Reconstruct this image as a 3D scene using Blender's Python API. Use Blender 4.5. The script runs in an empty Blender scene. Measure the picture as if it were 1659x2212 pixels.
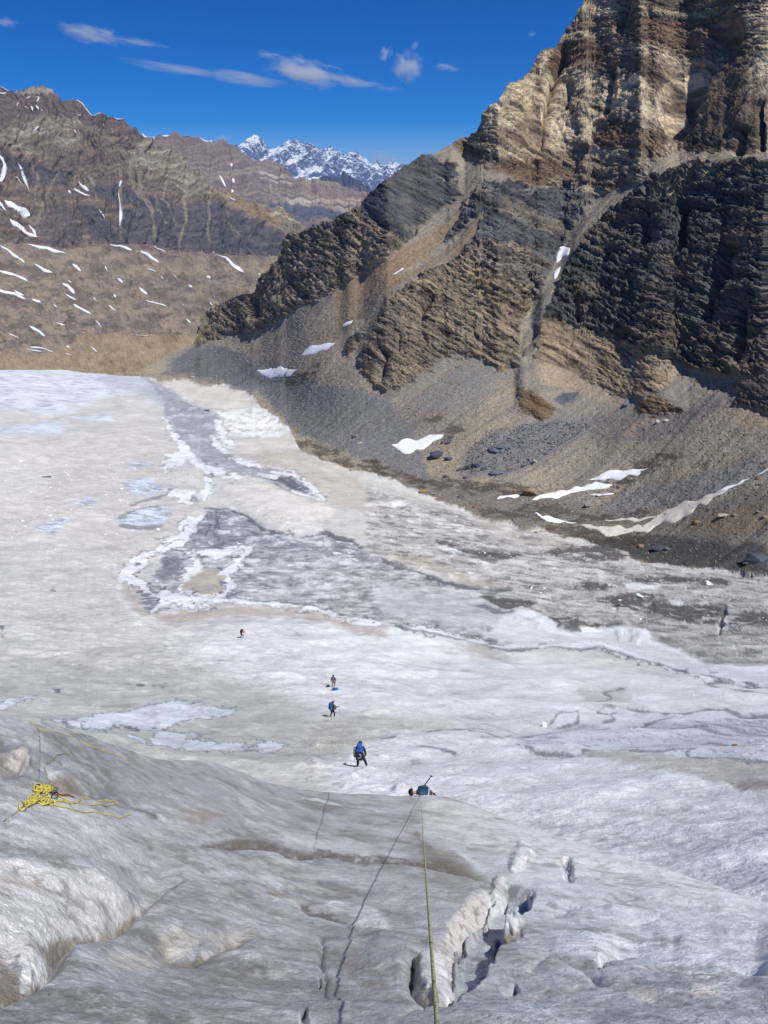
import bpy, bmesh, math, random, time
import numpy as np
from mathutils import Vector, Matrix, Euler
from concurrent.futures import ThreadPoolExecutor

T0 = time.time()
SC = bpy.context.scene
COL = SC.collection
random.seed(7)
RNG = np.random.default_rng(11)

# ------------------------------------------------------------------ camera, sky, sun, exposure
PITCH = math.radians(23.6)
IW, IH = 1659.0, 2212.0          # authoring units of a view ray
FOC = 0.755 * IH
cam_d = bpy.data.cameras.new('camera')
cam_d.sensor_fit = 'VERTICAL'
cam_d.sensor_height = 36.0
cam_d.lens = 36.0 * 0.755
cam_d.clip_start = 0.1
cam_d.clip_end = 120000.0
cam = bpy.data.objects.new('camera', cam_d)
cam.location = (0, 0, 0)
cam.rotation_euler = (math.radians(90) - PITCH, 0, 0)
COL.objects.link(cam)
SC.camera = cam

SUN_EL = math.radians(61)
SUN_AZ = math.radians(121)       # clockwise from the view direction (+Y)
sun_dir = Vector((math.sin(SUN_AZ) * math.cos(SUN_EL), math.cos(SUN_AZ) * math.cos(SUN_EL), math.sin(SUN_EL)))
world = bpy.data.worlds.new('World')
SC.world = world
world.use_nodes = True
wn, wl = world.node_tree.nodes, world.node_tree.links
wn.clear()
w_out = wn.new('ShaderNodeOutputWorld')
w_bg = wn.new('ShaderNodeBackground')
w_sky = wn.new('ShaderNodeTexSky')
w_sky.sky_type = 'NISHITA'
w_sky.sun_disc = False
w_sky.sun_elevation = SUN_EL
w_sky.sun_rotation = SUN_AZ
w_sky.altitude = 5200
w_sky.air_density = 1.0
w_sky.dust_density = 0.0
w_sky.ozone_density = 10.0
w_hsv = wn.new('ShaderNodeHueSaturation')
w_hsv.inputs['Saturation'].default_value = 1.38
w_hsv.inputs['Hue'].default_value = 0.51
w_bg.inputs['Strength'].default_value = 0.095
wl.new(w_sky.outputs[0], w_hsv.inputs['Color'])
wl.new(w_hsv.outputs[0], w_bg.inputs['Color'])
wl.new(w_bg.outputs[0], w_out.inputs['Surface'])

sun_l = bpy.data.lights.new('sun', 'SUN')
sun_l.energy = 5.0
sun_l.angle = math.radians(0.53)
sun_l.color = (1.0, 0.985, 0.955)
sun = bpy.data.objects.new('sun', sun_l)
sun.rotation_euler = sun_dir.to_track_quat('Z', 'Y').to_euler()
sun.location = (60, -40, 120)
COL.objects.link(sun)

SC.view_settings.view_transform = 'Standard'
SC.view_settings.look = 'None'
SC.view_settings.exposure = 0.0
SC.view_settings.gamma = 1.0
SC.view_settings.use_curve_mapping = False
SC.render.engine = 'CYCLES'
SC.cycles.max_bounces = 5
SC.cycles.diffuse_bounces = 3
SC.cycles.glossy_bounces = 2
SC.cycles.volume_bounces = 1
SC.cycles.transparent_max_bounces = 8
SC.cycles.use_denoising = True
SC.cycles.denoiser = "OPENIMAGEDENOISE"
SC.cycles.denoising_input_passes = "RGB_ALBEDO_NORMAL"
SC.cycles.denoising_prefilter = "ACCURATE"

# ------------------------------------------------------------------ numpy noise
_perm = RNG.permutation(256).astype(np.int32)
PERM = np.concatenate([_perm, _perm, _perm])
_g = RNG.normal(size=(256, 3)); _g /= np.linalg.norm(_g, axis=1)[:, None]
GX, GY, GZ = [np.ascontiguousarray(_g[:, k]).astype(np.float32) for k in range(3)]
POOL = ThreadPoolExecutor(4)
RNG_CELL = RNG.random((4, 256)).astype(np.float32)

def _perlin_chunk(x, y, z):
    fx, fy, fz = np.floor(x), np.floor(y), np.floor(z)
    xi = fx.astype(np.int32) & 255; yi = fy.astype(np.int32) & 255; zi = fz.astype(np.int32) & 255
    x = x - fx; y = y - fy; z = z - fz
    u = x * x * x * (x * (x * 6 - 15) + 10); v = y * y * y * (y * (y * 6 - 15) + 10); w = z * z * z * (z * (z * 6 - 15) + 10)
    A = PERM.take(xi); B = PERM.take(xi + 1)
    AA = PERM.take(A + yi); AB = PERM.take(A + yi + 1); BA = PERM.take(B + yi); BB = PERM.take(B + yi + 1)
    def g(h, a, b, c):
        return GX.take(h) * a + GY.take(h) * b + GZ.take(h) * c
    def lay(zo, zz):
        a = g(PERM.take(AA + zi + zo), x, y, zz); b = g(PERM.take(BA + zi + zo), x - 1, y, zz)
        c = g(PERM.take(AB + zi + zo), x, y - 1, zz); d = g(PERM.take(BB + zi + zo), x - 1, y - 1, zz)
        e = a + u * (b - a); f = c + u * (d - c)
        return e + v * (f - e)
    p, q = lay(0, z), lay(1, z - 1)
    return (p + w * (q - p)) * 1.6

def perlin(x, y, z=None):
    x = np.asarray(x, np.float32); y = np.asarray(y, np.float32)
    z = np.zeros_like(x) if z is None else np.asarray(z, np.float32)
    sh = x.shape
    x, y, z = x.ravel(), y.ravel(), z.ravel()
    n = x.size; out = np.empty(n, np.float32); ch = 16384
    def job(i):
        out[i:i + ch] = _perlin_chunk(x[i:i + ch], y[i:i + ch], z[i:i + ch])
    list(POOL.map(job, range(0, n, ch)))
    return out.reshape(sh)

def fbm(x, y, z=None, octs=4, gain=0.5, lac=2.03, off=0.0):
    s = 0; a = 1.0; t = 0
    for k in range(octs):
        f = lac ** k
        s = s + a * perlin(x * f + off + 17.3 * k, y * f - off + 9.1 * k, None if z is None else z * f + 3.7 * k)
        t += a; a *= gain
    return s / t * 1.25

def ridged(x, y, z=None, octs=4, gain=0.5, lac=2.1, off=0.0):
    s = 0; a = 1.0; t = 0
    for k in range(octs):
        f = lac ** k
        s = s + a * (1 - 2 * np.abs(perlin(x * f + off + 7.7 * k, y * f + 3.1 * k, None if z is None else z * f + 5.5 * k)))
        t += a; a *= gain
    return s / t

def sstep(a, b, x):
    t = np.clip((x - a) / (b - a), 0, 1)
    return t * t * (3 - 2 * t)

def fbm_att(x, y, z, lam, octs, spc, gain=.7, off=0.0):
    """noise whose octaves fade out where the mesh is too coarse to carry them"""
    s = 0; a = 1.0; t = 0
    for k in range(octs):
        l = lam / 2.03 ** k
        s = s + a * perlin(x / l + off + 17.3 * k, y / l - off + 9.1 * k, z / l + 3.7 * k) * sstep(1.6, 4.0, l / spc)
        t += a; a *= gain
    return s / t * 1.25

def cells(x, y, z):
    """random value and edge distance of jittered cells: fractured blocks"""
    x = np.asarray(x, np.float32).ravel(); y = np.asarray(y, np.float32).ravel(); z = np.asarray(z, np.float32).ravel()
    n = x.size; out = np.empty(n, np.float32); edge = np.empty(n, np.float32); ch = 16384
    R1 = RNG_CELL[0]; R2 = RNG_CELL[1]; R3 = RNG_CELL[2]; R4 = RNG_CELL[3]
    def job(i):
        sl = slice(i, i + ch); a, b, c = x[sl], y[sl], z[sl]
        ia, ib, ic_ = np.floor(a).astype(np.int32), np.floor(b).astype(np.int32), np.floor(c).astype(np.int32)
        best = np.full(a.size, 9., np.float32); sec = best.copy(); val = np.zeros(a.size, np.float32)
        for da in (-1, 0, 1):
            for db in (-1, 0, 1):
                for dc in (-1, 0, 1):
                    h = PERM.take((PERM.take((PERM.take((ia + da) & 255) + ib + db) & 255) + ic_ + dc) & 255)
                    d = (a - ia - da - R1.take(h)) ** 2 + (b - ib - db - R2.take(h)) ** 2 + (c - ic_ - dc - R3.take(h)) ** 2
                    k = d < best
                    sec = np.where(k, best, np.minimum(sec, d)); val = np.where(k, R4.take(h), val); best = np.where(k, d, best)
        out[sl] = val; edge[sl] = np.sqrt(sec) - np.sqrt(best)
    list(POOL.map(job, range(0, n, ch)))
    return out, edge

def turned(x, y, z):
    """the same place in axes that line up with nothing"""
    R = np.array(Euler((.61, .83, .47)).to_matrix(), np.float32)
    return tuple(R[i, 0] * x + R[i, 1] * y + R[i, 2] * z for i in range(3))

def lerp(a, b, t):
    return a + (b - a) * t

# ------------------------------------------------------------------ view rays (only used to survey where things stand)
def ray_dir(u, v):
    xc = (np.asarray(u, np.float64) - IW / 2) / FOC
    yc = -(np.asarray(v, np.float64) - IH / 2) / FOC
    cp, sp = math.cos(PITCH), math.sin(PITCH)
    return xc + 0 * yc, cp + yc * sp + 0 * xc, -sp + yc * cp + 0 * xc

def ray_t(u, v):
    dx, dy, dz = ray_dir(u, v)
    return -dz / np.hypot(dx, dy)

def point_h(u, v, h):
    """point at horizontal distance h"""
    dx, dy, dz = ray_dir(u, v)
    k = h / np.hypot(dx, dy)
    return np.stack([dx * k, dy * k, dz * k], -1)

def q(k, pts):
    """survey sheets -> common units"""
    o = {'1': (0, 0, .504), '2': (822.8, 0, .504), '3': (0, 724.7, .504), '4': (822.8, 724.7, .504),
         '5': (0, 1393.7, .504), '6': (822.8, 1393.7, .504), 'a': (1170.7, 0, .2943), 'b': (724.7, 334.5, .336),
         'c': (1115, 446, .328), 'd': (836.2, 1783.9, .2688), 'e': (0, 1728.2, .3024), 'f': (501.7, 250.9, .2688),
         '0': (0, 0, 1)}[k]
    return [(o[0] + o[2] * a, o[1] + o[2] * b) for a, b in pts]

def PL(k, flat):
    return q(k, [(flat[i], flat[i + 1]) for i in range(0, len(flat), 2)])

def interp_poly(pts, x):
    xs = [p[0] for p in pts]; ys = [p[1] for p in pts]
    return np.interp(x, xs, ys)

def lin(c):
    c = np.asarray(c, np.float64) / 255.0
    return np.where(c <= .04045, c / 12.92, ((c + .055) / 1.055) ** 2.4)

ILL = 1.15
def C(r, g, b, k=1.0):
    return (lin((r, g, b)) / ILL * k).astype(np.float32)

# ------------------------------------------------------------------ fields over survey units
class Field:
    """flat vertex arrays with helpers to lay regions and lines"""
    def __init__(s, U, V, seed=0.0):
        s.shape = U.shape
        s.U = U.ravel().astype(np.float32); s.V = V.ravel().astype(np.float32)
        s.n1 = fbm(s.U / 60 + seed, s.V / 36, octs=6, gain=.62)
        s.n2 = fbm(s.U / 60 + 50 + seed, s.V / 36 + 31, octs=6, gain=.62)
        s.n3 = fbm(s.U / 14 + 90 + seed, s.V / 7 + 11, octs=3, gain=.6)
        s.nr = fbm(s.U / 40 + 40 + seed, s.V / 11 + 71, octs=4, gain=.66)
        s.rag = 15.0
    def poly(s, pts, soft=3.0, warp=6.0, grow=0.0):
        """0..1 mask of a polygon with ragged edge"""
        p = np.asarray(pts, np.float32)
        m = soft + warp * 1.6 + 2 + s.rag + grow
        lo, hi = p.min(0) - m, p.max(0) + m
        idx = np.nonzero((s.U > lo[0]) & (s.U < hi[0]) & (s.V > lo[1]) & (s.V < hi[1]))[0]
        out = np.zeros(s.U.size, np.float32)
        if idx.size == 0: return out
        x = s.U[idx] + s.n1[idx] * warp; y = s.V[idx] + s.n2[idx] * warp * .7
        d2 = np.full(idx.size, 1e12, np.float32); ins = np.zeros(idx.size, bool)
        for i in range(len(p)):
            a, b = p[i], p[(i + 1) % len(p)]
            ex, ey = b - a
            wx, wy = x - a[0], y - a[1]
            t = np.clip((wx * ex + wy * ey) / (ex * ex + ey * ey + 1e-9), 0, 1)
            d2 = np.minimum(d2, (wx - t * ex) ** 2 + (wy - t * ey) ** 2)
            c = (a[1] > y) != (b[1] > y)
            if abs(ey) > 1e-6:
                ins ^= c & (x < ex * (y - a[1]) / ey + a[0])
        sd = np.sqrt(d2) * np.where(ins, 1, -1)
        out[idx] = sstep(-soft, soft, sd + grow + s.nr[idx] * (s.rag if warp > 0 else 0))
        return out
    def line(s, pts, width, soft=2.0, warp=4.0, taper=True, rag=None, grow=0.0):
        """0..1 mask of a line; width may be a list"""
        sd, al, side, idx = s.dist(pts, warp, (max(width) if isinstance(width, (list, tuple)) else width) + soft + 2 + s.rag)
        out = np.zeros(s.U.size, np.float32)
        if idx.size == 0: return out
        w = np.interp(al, np.linspace(0, 1, len(width)), width) if isinstance(width, (list, tuple)) else width
        if taper: w = w * np.clip(np.minimum(al, 1 - al) * 8 + .35, 0, 1)
        if rag is None: w = w * np.clip(1 + 1.7 * s.n1[idx], .12, 2.2)
        rg = np.minimum(s.rag if rag is None else rag, w * 1.8)
        out[idx] = 1 - sstep(w - soft, w + soft, sd - grow + s.nr[idx] * rg)
        return out
    def dist(s, pts, warp, reach):
        p = np.asarray(pts, np.float32)
        m = reach + warp * 1.6
        lo, hi = p.min(0) - m, p.max(0) + m
        idx = np.nonzero((s.U > lo[0]) & (s.U < hi[0]) & (s.V > lo[1]) & (s.V < hi[1]))[0]
        x = s.U[idx] + s.n1[idx] * warp; y = s.V[idx] + s.n2[idx] * warp * .7
        d2 = np.full(idx.size, 1e12, np.float32); al = np.zeros(idx.size, np.float32); side = np.zeros(idx.size, np.float32)
        ln = np.hypot(*(p[1:] - p[:-1]).T); cum = np.concatenate([[0], np.cumsum(ln)]); tot = cum[-1]
        for i in range(len(p) - 1):
            a, b = p[i], p[i + 1]
            ex, ey = b - a
            wx, wy = x - a[0], y - a[1]
            t = np.clip((wx * ex + wy * ey) / (ex * ex + ey * ey + 1e-9), 0, 1)
            dd = (wx - t * ex) ** 2 + (wy - t * ey) ** 2
            k = dd < d2
            d2 = np.where(k, dd, d2); al = np.where(k, (cum[i] + t * ln[i]) / tot, al)
            side = np.where(k, ey * wx - ex * wy, side)     # > 0: left-hand / above for a left-to-right line
        return np.sqrt(d2), al, side, idx
    def fold(s, pts, depth, up, down, warp=3.0, pw=1.0):
        """crease: falls away gently over `up` on the upper side, sharply over `down` on the lower side"""
        sd, al, side, idx = s.dist(pts, warp, max(up, down) * 2.6)
        out = np.zeros(s.U.size, np.float32)
        if idx.size == 0: return out
        tp = np.clip(np.minimum(al, 1 - al) * 6, 0, 1); tp = tp * tp * (3 - 2 * tp)
        e = np.where(side > 0, np.exp(-(sd / up) ** pw), np.exp(-(sd / down) ** pw))
        out[idx] = depth * e * tp
        return out

def put(col, mask, c, k=1.0):
    col += (np.asarray(c, np.float32) - col) * (mask * k)[:, None]

# ------------------------------------------------------------------ meshes
def grid_faces(R, Cn):
    i = np.arange(R * Cn, dtype=np.int32).reshape(R, Cn)
    return np.stack([i[:-1, :-1], i[1:, :-1], i[1:, 1:], i[:-1, 1:]], -1).reshape(-1, 4)

def np_mesh(name, verts, faces, col=None, smooth=True):
    me = bpy.data.meshes.new(name)
    nv, nf = len(verts), len(faces); k = faces.shape[1]
    me.vertices.add(nv); me.loops.add(nf * k); me.polygons.add(nf)
    me.vertices.foreach_set('co', np.ascontiguousarray(verts, np.float32).ravel())
    me.loops.foreach_set('vertex_index', np.ascontiguousarray(faces, np.int32).ravel())
    me.polygons.foreach_set('loop_start', np.arange(0, nf * k, k, dtype=np.int32))
    me.polygons.foreach_set('use_smooth', np.full(nf, smooth, bool))
    if col is not None:
        at = me.attributes.new('Col', 'FLOAT_COLOR', 'POINT')
        c4 = np.ones((nv, 4), np.float32); c4[:, :3] = np.clip(col, 0.004, 0.92)
        at.data.foreach_set('color', c4.ravel())
    me.update(calc_edges=True)
    return me

def sub_mesh(name, verts, faces, keep, col, smooth):
    f = faces[keep]
    used = np.zeros(len(verts), bool); used[f.ravel()] = True
    mp = np.cumsum(used) - 1
    return np_mesh(name, verts[used], mp[f].astype(np.int32), None if col is None else col[used], smooth)

def link(name, me, mat=None, parent=None):
    o = bpy.data.objects.new(name, me)
    COL.objects.link(o)
    if mat is not None and me is not None and not me.materials: me.materials.append(mat)
    if parent is not None: o.parent = parent
    return o

def thing(o, label, cat, group=None):
    o['label'] = label; o['category'] = cat
    if group: o['group'] = group
    return o

def structure(o):
    o['kind'] = 'structure'
    return o

def normals(P):
    du = np.gradient(P, axis=1); dv = np.gradient(P, axis=0)
    n = np.cross(dv, du)
    n /= np.linalg.norm(n, axis=-1, keepdims=True) + 1e-12
    # face the viewer side
    flip = np.sum(n * P, -1, keepdims=True) > 0
    return np.where(flip, -n, n)

def jitter(U, V, H, k=.36):
    """scatter the survey points so the mesh has no rows or columns"""
    du = np.gradient(U, axis=1); dv = np.gradient(V, axis=0)
    a = RNG.uniform(-k, k, U.shape); b = RNG.uniform(-k, k, U.shape)
    for m in (a, b):
        m[0] = 0; m[-1] = 0; m[:, 0] = 0; m[:, -1] = 0
    L_ = np.log(H)
    # neighbours at the same view height differ in row, so correct for the slant of the rows
    Lv = np.gradient(L_, axis=0); Lu = np.gradient(L_, axis=1); Vu = np.gradient(V, axis=1)
    a *= np.clip(1.2 / (np.abs(Vu) + 1e-6), 0, 1)
    return U + a * du, V + b * dv + a * Vu, np.exp(L_ + a * Lu + b * Lv)

def blur1(a, sig, axis):
    r = int(sig * 3); k = np.exp(-.5 * (np.arange(-r, r + 1) / sig) ** 2); k /= k.sum()
    pad = [(0, 0)] * a.ndim; pad[axis] = (r, r)
    b = np.pad(a, pad, mode='edge'); out = np.zeros_like(a)
    for j, w in enumerate(k):
        sl = [slice(None)] * a.ndim; sl[axis] = slice(j, j + a.shape[axis])
        out += w * b[tuple(sl)]
    return out

# ------------------------------------------------------------------ materials
def new_mat(name):
    m = bpy.data.materials.new(name); m.use_nodes = True
    nt = m.node_tree; nt.nodes.clear()
    out = nt.nodes.new('ShaderNodeOutputMaterial'); b = nt.nodes.new('ShaderNodeBsdfPrincipled')
    nt.links.new(b.outputs[0], out.inputs['Surface'])
    return m, nt, b

def ground_mat(name, rough, scales, speck, bumps, spec=0.3):
    """terrain colour attribute x grain, with fine relief"""
    m, nt, b = new_mat(name)
    N, L = nt.nodes, nt.links
    at = N.new('ShaderNodeAttribute'); at.attribute_name = 'Col'
    tc = N.new('ShaderNodeTexCoord')
    mp = N.new('ShaderNodeMapping'); mp.inputs['Rotation'].default_value = (.61, .83, .47); mp.inputs['Location'].default_value = (3.7, 1.9, 5.3)
    L.new(tc.outputs['Object'], mp.inputs['Vector'])
    cur = at.outputs['Color']
    for sc, am in zip(scales, speck):
        n = N.new('ShaderNodeTexNoise'); n.inputs['Scale'].default_value = sc; n.inputs['Detail'].default_value = 3; n.inputs['Roughness'].default_value = .65
        L.new(mp.outputs['Vector'], n.inputs['Vector'])
        mr = N.new('ShaderNodeMapRange'); mr.inputs[1].default_value = .3; mr.inputs[2].default_value = .7
        mr.inputs[3].default_value = 1 - am; mr.inputs[4].default_value = 1 + am
        L.new(n.outputs['Fac'], mr.inputs[0])
        mx = N.new('ShaderNodeMix'); mx.data_type = 'RGBA'; mx.blend_type = 'MULTIPLY'; mx.inputs[0].default_value = 1
        L.new(cur, mx.inputs[6]); L.new(mr.outputs[0], mx.inputs[7])
        cur = mx.outputs[2]
    L.new(cur, b.inputs['Base Color'])
    b.inputs['Roughness'].default_value = rough
    b.inputs['Specular IOR Level'].default_value = spec
    prev = None
    for sc, st, ds in bumps:
        n = N.new('ShaderNodeTexNoise'); n.inputs['Scale'].default_value = sc; n.inputs['Detail'].default_value = 3; n.inputs['Roughness'].default_value = .6
        L.new(mp.outputs['Vector'], n.inputs['Vector'])
        bp = N.new('ShaderNodeBump'); bp.inputs['Strength'].default_value = st; bp.inputs['Distance'].default_value = ds
        L.new(n.outputs['Fac'], bp.inputs['Height'])
        if prev is not None: L.new(prev, bp.inputs['Normal'])
        prev = bp.outputs[0]
    if prev is not None: L.new(prev, b.inputs['Normal'])
    return m

def plain_mat(name, col, rough=.7, spec=.3, grain=0.12, scale=30, metal=0.0, weave=None):
    m, nt, b = new_mat(name)
    N, L = nt.nodes, nt.links
    tc = N.new('ShaderNodeTexCoord')
    n = N.new('ShaderNodeTexNoise'); n.inputs['Scale'].default_value = scale; n.inputs['Detail'].default_value = 4
    L.new(tc.outputs['Object'], n.inputs['Vector'])
    mr = N.new('ShaderNodeMapRange'); mr.inputs[1].default_value = .3; mr.inputs[2].default_value = .7
    mr.inputs[3].default_value = 1 - grain; mr.inputs[4].default_value = 1 + grain
    L.new(n.outputs['Fac'], mr.inputs[0])
    mx = N.new('ShaderNodeMix'); mx.data_type = 'RGBA'; mx.blend_type = 'MULTIPLY'; mx.inputs[0].default_value = 1
    mx.inputs[6].default_value = (*[float(c) for c in col], 1)
    L.new(mr.outputs[0], mx.inputs[7]); L.new(mx.outputs[2], b.inputs['Base Color'])
    b.inputs['Roughness'].default_value = rough; b.inputs['Specular IOR Level'].default_value = spec
    b.inputs['Metallic'].default_value = metal
    bp = N.new('ShaderNodeBump'); bp.inputs['Strength'].default_value = .3; bp.inputs['Distance'].default_value = .01
    L.new(n.outputs['Fac'], bp.inputs['Height']); L.new(bp.outputs[0], b.inputs['Normal'])
    return m

M_ICE = ground_mat('glacier_ice', .5, (.25, .8, 3.0, 12.0), (.07, .10, .13, .14), ((.9, .35, .3), (3.0, .5, .14), (11.0, .5, .04)), .4)
M_NEAR = ground_mat('granular_ice', .42, (2.5, 9.0, 34.0, 100.0), (.08, .12, .17, .18), ((5.0, .4, .09), (16.0, .5, .04), (60.0, .55, .014)), .5)
M_ROCK = ground_mat('rock', .85, (.35, 1.6), (.12, .16), ((.5, .6, 1.2), (2.0, .6, .35)), .2)
M_SCREE = ground_mat('scree', .9, (.8, 2.6), (.10, .16), ((.9, .3, .4), (3.0, .4, .15)), .15)
M_FAR = ground_mat('far_rock', .9, (.02, .08), (.12, .14), ((.03, .5, 12.0), (.1, .5, 4.0)), .15)
M_SNOW = plain_mat('snow', (.80, .81, .84), .55, .3, .05, 2.0)
# ------------------------------------------------------------------ LAYER 1: glacier, scree bowl and the rock mountain on the right
NU, NV = 730, 1030
LIP = [(-90, 1530), (0, 1545), (80, 1560), (130, 1562), (200, 1594), (300, 1626), (340, 1640), (450, 1642), (500, 1656), (600, 1698),
       (640, 1706), (730, 1714), (800, 1717), (880, 1719), (950, 1720), (1010, 1735), (1150, 1790), (1300, 1835), (1450, 1880), (1659, 1950), (1760, 1980)]
SKY1 = [(-90, 803), (0, 800), (131, 799), (282, 812), (304, 811), (310, 797), (320, 789), (332, 787), (353, 771), (403, 751), (420, 742), (426, 721),
        (433, 690), (446, 672), (484, 660), (504, 645), (549, 632), (559, 605), (600, 570), (612, 540), (620, 509), (650, 506), (670, 496), (731, 476), (771, 456),
        (783, 440), (791, 428), (816, 403), (873, 360), (914, 334), (939, 332), (984, 307), (1034, 282), (1045, 242), (1080, 217), (1097, 178),
        (1125, 174), (1150, 146), (1171, 113), (1206, 98), (1241, 40), (1261, 0), (1290, -60), (1400, -110), (1760, -120)]
CONT = [(-90, 803), (0, 800), (131, 799), (282, 812), (323, 815), (363, 823), (428, 826), (484, 831), (529, 845), (559, 870), (595, 901), (627, 926),
        (645, 972), (706, 997), (756, 1019), (823, 1027), (924, 1067), (1024, 1113), (1125, 1138), (1226, 1163), (1327, 1183), (1377, 1209), (1478, 1224), (1659, 1241), (1760, 1246)]
uu = np.linspace(-75, 1735, NU)
vtop = interp_poly(SKY1, uu); vlip = interp_poly(LIP, uu); vcon = np.maximum(interp_poly(CONT, uu), vtop + 1)
vcs = np.maximum(blur1(interp_poly(CONT, uu), 32, 0), vtop + 1)     # smoothed, for the lie of the land
_jag = fbm(uu / 16, uu * 0, octs=4, gain=.7)
vtop = np.where(uu > 330, blur1(vtop, 1.4, 0), vtop)
vtop = vtop + np.where(uu > 310, _jag * 7 * sstep(310, 380, uu), 0)
vbot = vlip + np.interp(uu, [900, 1100, 1700], [70, 110, 130])
ww = np.linspace(0, 1, NV)[:, None]
# a little denser towards the far end
V1 = vtop[None] + (vbot - vtop)[None] * (ww ** 1.08)
U1 = np.broadcast_to(uu[None], V1.shape).copy()
t1 = ray_t(U1, V1)
f1 = Field(U1, V1)

ROCKS = {
 'pyramid': PL('0', [1261, -130, 1760, -140, 1760, 300, 1640, 330, 1480, 320, 1400, 350, 1380, 395, 1290, 420, 1200, 410, 1100, 380, 990, 330, 984, 300, 1034, 275, 1045, 235, 1080, 205, 1097, 165, 1125, 165, 1150, 135, 1171, 100, 1206, 85, 1241, 25]),
 'slab': PL('b', [150, 300, 300, 150, 480, 30, 560, -10, 640, 20, 760, 60, 800, 150, 780, 200, 800, 260, 700, 330, 560, 460, 500, 480, 440, 540, 330, 480, 200, 410, 150, 370]),
 'darkmid': PL('b', [870, 260, 960, 150, 1150, 170, 1300, 200, 1500, 190, 1659, 260, 1600, 420, 1500, 560, 1420, 700, 1300, 900, 1180, 1000, 1000, 900, 860, 640, 800, 650, 860, 480, 960, 380, 880, 400, 760, 540, 680, 570, 760, 430]),
 'darkcliff': PL('c', [480, 200, 620, 60, 760, -60, 900, -200, 1200, -300, 1700, -300, 1700, 1060, 1500, 1130, 1420, 1140, 1280, 1120, 1060, 1040, 1000, 1000, 900, 960, 760, 930, 640, 870, 420, 800, 170, 720, 200, 620, 300, 520, 400, 330]),
 'brownknob': PL('b', [170, 1390, 170, 1300, 260, 1080, 330, 930, 440, 850, 620, 740, 860, 620, 960, 560, 1150, 620, 1330, 720, 1300, 900, 1180, 1080, 1200, 1250, 1150, 1350, 1050, 1390, 900, 1290, 700, 1300, 600, 1380, 420, 1500, 330, 1530, 250, 1480]),
 'ledges': PL('c', [170, 730, 420, 810, 650, 880, 800, 950, 1000, 1010, 1040, 1060, 1010, 1170, 900, 1260, 780, 1270, 640, 1220, 520, 1170, 380, 1090, 240, 1030, 130, 1000, 140, 880]),
 'spur': PL('0', [425, 745, 434, 675, 490, 650, 549, 625, 559, 595, 605, 560, 615, 500, 670, 490, 775, 450, 790, 470, 850, 500, 880, 520, 800, 590, 700, 640, 600, 690, 555, 718, 490, 722]),
 'knoblet': PL('c', [30, 1370, 20, 1200, 120, 1230, 270, 1340, 200, 1400, 160, 1420, 90, 1370]),
 'knoblet2': PL('c', [800, 1370, 820, 1290, 900, 1260, 1000, 1280, 1095, 1340, 1000, 1360, 900, 1380]),
 'rightrock': PL('c', [1410, 1180, 1500, 1150, 1700, 1080, 1700, 1380, 1560, 1310, 1430, 1300, 1480, 1240]),
 'tiny': PL('b', [60, 1260, 130, 1130, 190, 1130, 130, 1250, 80, 1300]),
}
STEEP = {'pyramid': 56, 'slab': 48, 'darkmid': 45, 'darkcliff': 54, 'brownknob': 53, 'ledges': 45, 'spur': 52, 'knoblet': 50, 'knoblet2': 55, 'rightrock': 50, 'tiny': 52}
con = f1.V.reshape(f1.shape) - vcon[None]
cons = V1 - vcs[None]
OBL = .58                                        # the valley side runs oblique to the view
qg = np.clip(con / (1650 - vcon[None]), 0, 1)
cdeg = np.interp(uu, [-80, 300, 450, 700, 1000, 1400, 1735], [7, 6, 4, 1, -5, -8, -9])[None]
desc = lerp(cdeg, 33.5, qg ** .85)
desc = np.where(V1 > 1650, 36.5, desc)
up = np.degrees(np.arctan(OBL * np.tan(np.radians(lerp(2, 33, sstep(0, 140, -cons))))))
slope = np.where(cons < 0, -up, desc)
for k, p in ROCKS.items():
    m = f1.poly(p, 16, 0).reshape(f1.shape)
    slope = lerp(slope, -math.degrees(math.atan(OBL * math.tan(math.radians(STEEP[k])))), m)
PROF_V = [770, 800, 850, 920, 1000, 1100, 1200, 1290, 1370, 1480, 1540, 1650, 1720, 1800, 1900, 2000, 2110]
PROF_H = [860, 760, 640, 510, 395, 290, 218, 162, 121, 82, 63, 35, 26.5, 20, 14.5, 11, 8.3]
def prof(v):
    vv = np.linspace(760, 2120, 400)
    ll = np.interp(vv, PROF_V, np.log(PROF_H))
    ll = blur1(ll, 14, 0)
    return np.interp(v, vv, ll)
S1 = np.tan(np.radians(slope))
gap = np.maximum(t1 - S1, .08)
dt = np.diff(t1, axis=0)
ga = .5 * (gap[1:] + gap[:-1])
dl = -dt / ga                                   # going down one row
vm = .5 * (V1[1:] + V1[:-1])
dprof = prof(V1[1:]) - prof(V1[:-1])
kk = sstep(25, -25, vm - vcs[None])            # 1 above the contact
dl = lerp(dprof, dl, kk)
LN = np.concatenate([np.zeros((1, NU)), np.cumsum(dl, 0)], 0)
LNH = LN - LN[-1:] + prof(V1[-1:])
LNH = LNH + math.log(1.42) * sstep(620, 1500, U1) * sstep(1640, 1260, V1)   # ice falls away to the right
H1 = np.exp(LNH)
NS1 = normals(point_h(U1, V1, H1))
LONG1 = np.linalg.norm(np.gradient(point_h(U1, V1, H1), axis=0), axis=-1)      # mesh step along the view, before scattering
U1, V1, H1 = jitter(U1, V1, H1)
f1 = Field(U1, V1)
con = V1 - interp_poly(CONT, U1)
P1 = point_h(U1, V1, H1)
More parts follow.
